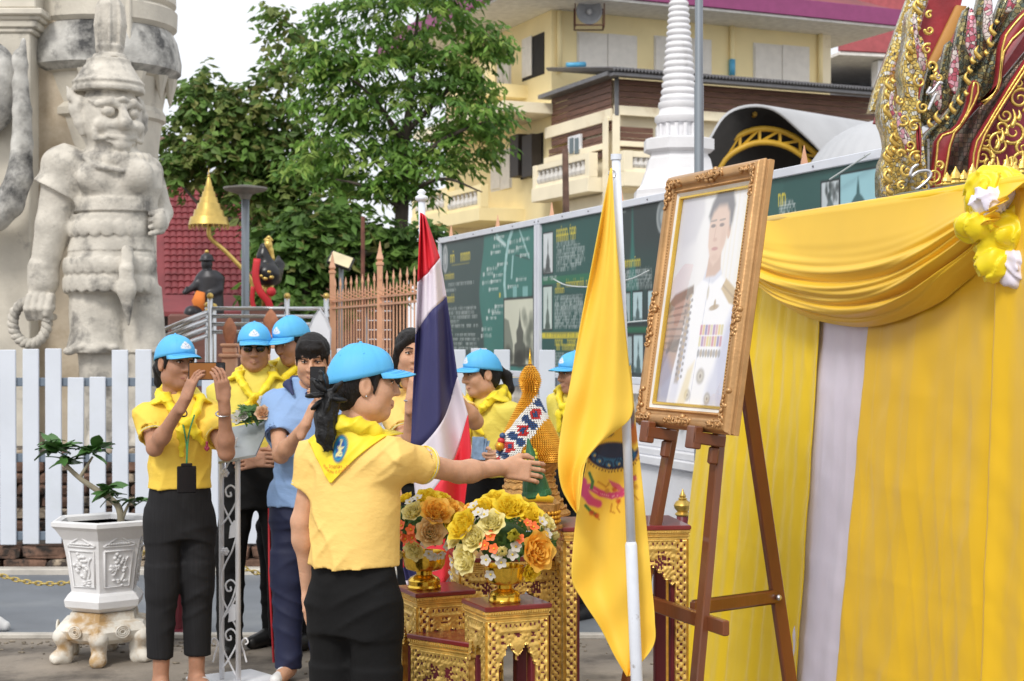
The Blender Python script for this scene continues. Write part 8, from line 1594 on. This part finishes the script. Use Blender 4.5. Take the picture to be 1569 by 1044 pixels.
# 8 person mostly hidden behind the yellow flag
w8 = person('person in blue cap mostly hidden behind the yellow flag', 884, 9.2, -40, 1.58, (880, 573, 9.15), -60, 6, shirt='polo_pale', skin='skin_tan', hair='short', res=.008)
# 5 the woman reaching to the altar
w5 = person('woman in blue cap seen from behind reaching toward the altar', 543, 4.95, 152, 1.575, (558, 590, 4.97), 104, 2, shirt='polo_gold', RA=((703, 724, 5.12), (774, 717, 5.27)), LA=((463, 800, 5.0), (474, 905, 5.05)), hands=((V(.13, .022, -.02), V(.15, .95, -.2), (.42, .46, .5, .55), 1, .035), None), hair='bun', scarf='back', hem=.94, sl=.50, res=.005, belly=.02)
L, R, sh, c5 = w5['L'], w5['R'], w5['shirt'], w5['c']; bk = R @ V(0, 1, 0); bl = R @ V(1, 0, 0)
def on_shirt(x, z, off):
    """point of the shirt's back at side x, height z"""
    q = np.array([L(0, .35, 0) + bl * a + V(0, 0, b_) for a, b_ in zip(np.ravel(x), np.ravel(z))]); t_ = np.zeros(len(q))
    for _ in range(40): t_ += np.clip(sh.ev(q - bk * t_[:, None]), -.02, .05) * .8
    return q - bk * (np.minimum(t_, .42) - off)[:, None]
zt, zt2 = 1.385 * w5['k'], 1.212 * w5['k']; nu, nv = 46, 40; U, W = np.meshgrid(np.linspace(-1, 1, nu), np.linspace(0, 1, nv), indexing='ij'); X = U * (.135 * (1 - W) + .003) + .012 * W; Zk = zt - .02 * np.abs(U) ** 1.6 * (1 - W) + (zt2 - zt) * W
v = on_shirt(X, Zk, .009); p = Print(X, Zk, (.87, .68, .02)); ez = zt - .062
p.oval(-.012, ez, .026, .043, lin(30, 60, 130)); p.oval(-.012, ez, .022, .038, lin(40, 140, 170)); p.oval(-.012, ez, .0155, .031, lin(30, 80, 150))
for (a, b_) in (((-.012, ez + .028), (-.012, ez - .02)), ((-.022, ez - .016), (-.004, ez + .004)), ((-.004, ez - .016), (-.022, ez + .004)), ((-.022, ez - .022), (-.002, ez - .022))): p.line(a, b_, .003, lin(225, 215, 150))
q = (np.arange(nu - 1)[:, None] * nv + np.arange(nv - 1)[None]).ravel(); M('scarf_print', (1, 1, 1), .55, var=.04, attr=True); weave(MATS['scarf_print'], 700, .12)
ko = mesh_obj('kerchief', v, np.stack([q, q + nv, q + nv + 1, q + 1], 1), MATS['scarf_print'], w5['e'], None, True, None, p.c.reshape(-1, 3)); solid(ko, .004)
q = SDF(); q.chain([L(-.09, .02, 1.375), L(-.06, .065, 1.395), L(0, .085, 1.40), L(.06, .065, 1.395), L(.09, .02, 1.375), L(.085, -.05, 1.35), L(.03, -.115, 1.29), L(-.03, -.115, 1.29), L(-.085, -.05, 1.35), L(-.09, .02, 1.375)], .021, k=.02); q.disp(lambda p_: .002 * vnoise((p_ - c5) * 50, 4) + creases(p_ - c5, 4, .006, ((V(.6, .2, 1), 85), (V(-.7, .2, 1), 75)), 12, 14)); mesh_obj('kerchief_roll', *q.mesh(.005), M('scarf', 0), w5['e'])
q = SDF(); q.chain([L(0, -.14, 1.25), L(-.02, -.17, 1.16), L(-.03, -.16, 1.08)], [.02, .03, .012], k=.02); mesh_obj('kerchief_tail', *q.mesh(.006), M('scarf', 0), w5['e'])
def thai(txt, size, mid, bend, name):
    """lettering laid on the kerchief"""
    cu = bpy.data.curves.new(name, 'FONT'); cu.body = txt; cu.size = size; cu.align_x = 'CENTER'; o = bpy.data.objects.new(name, cu); COL.objects.link(o); dg = bpy.context.evaluated_depsgraph_get(); me = bpy.data.meshes.new_from_object(o.evaluated_get(dg)); bpy.data.objects.remove(o)
    n_ = len(me.vertices); co = np.zeros(n_ * 3, np.float32); me.vertices.foreach_get('co', co); co = co.reshape(-1, 3)
    if n_ == 0: return
    a = co[:, 0] / bend if bend else 0 * co[:, 0]; x = (np.sin(a) * (bend - co[:, 1]) if bend else co[:, 0]); z = (co[:, 1] + (bend * (1 - np.cos(a)) if bend else 0))
    w_ = on_shirt(mid[0] - x, mid[1] + z, .0125) - wloc(w5['e']); me.vertices.foreach_set('co', w_.astype(np.float32).ravel()); me.materials.append(M('print_orange', (.7, .2, .03), .6)); me.update(); o = bpy.data.objects.new(name, me); COL.objects.link(o); o.parent = ko
thai('จิตอาสา', .0155, (-.004, ez - .06), 0, 'lettering'); thai('เราทำความ ดี ด้วยหัวใจ', 0.0122, (-.004, ez - .076), .065, 'lettering')
# bun and ribbon bow
b = SDF(); Hd = w5['Hd']; r = np.random.RandomState(3)
BB_ = lambda x, y, d=0.: P(x, y, 4.86 + d)
b.chain([BB_(508, 612), BB_(499, 640), BB_(499, 666), BB_(501, 684)], [.03, .034, .032, .016], k=.01); b.ell(BB_(505, 606, -.01), .02, k=.006)
for (x, y, w_, h_, a) in ((488, 590, 17, 9, .7), (482, 606, 16, 8, -.1), (494, 581, 14, 7, 1.3), (516, 594, 15, 8, -.8), (486, 620, 14, 7, -.7), (502, 622, 17, 8, -1.3), (519, 612, 13, 8, .2)): b.ell(BB_(x, y, -.02 + .01 * math.sin(x)), np.array((w_, 9, h_ * .62)) * S(4.86), roty(a), k=.003)
b.disp(lambda p_: creases(p_, 5, .007, ((V(1, .2, .25), 120), (V(.3, .2, 1), 140)), 30, 30) + .001); M('bow_black', (.007, .007, .008), .5, var=.3, vs=50, bump=.4, bs=90, spec=.4); mesh_obj('hair_bow', *b.mesh(.004), M('bow_black', 0), w5['e'])
m = MB(); m.ball(Hd(-.079, -.004, -.034), .004, 6); m.build('earring', M('steel_small', 0), w5['e'], smooth=True)
A5 = w5['arms'][-1]; ring(w5['e'], P(802, 711, 5.33), V(.13, .05, .0), .0105, .0022, 'steel_small', 'finger_ring')
# shoe of a passer-by at the very edge and trainers under the altar
for (px, Y, lab, mt) in ((-6, 8.72, 'grey shoe of someone stepping out past the left edge', 'shoe_white'),):
    b = SDF(); q = V(PX(px, Y), Y, .03); b.chain([q + V(-.12, 0, .03), q + V(0, 0, .012), q + V(.05, 0, .0)], [.045, .042, .03], k=.02); b.plane(V(0, 0, .006), V(0, 0, -1)); tag(mesh_obj('shoe', *b.mesh(.008), M(mt, 0), None, q), lab, 'shoe')
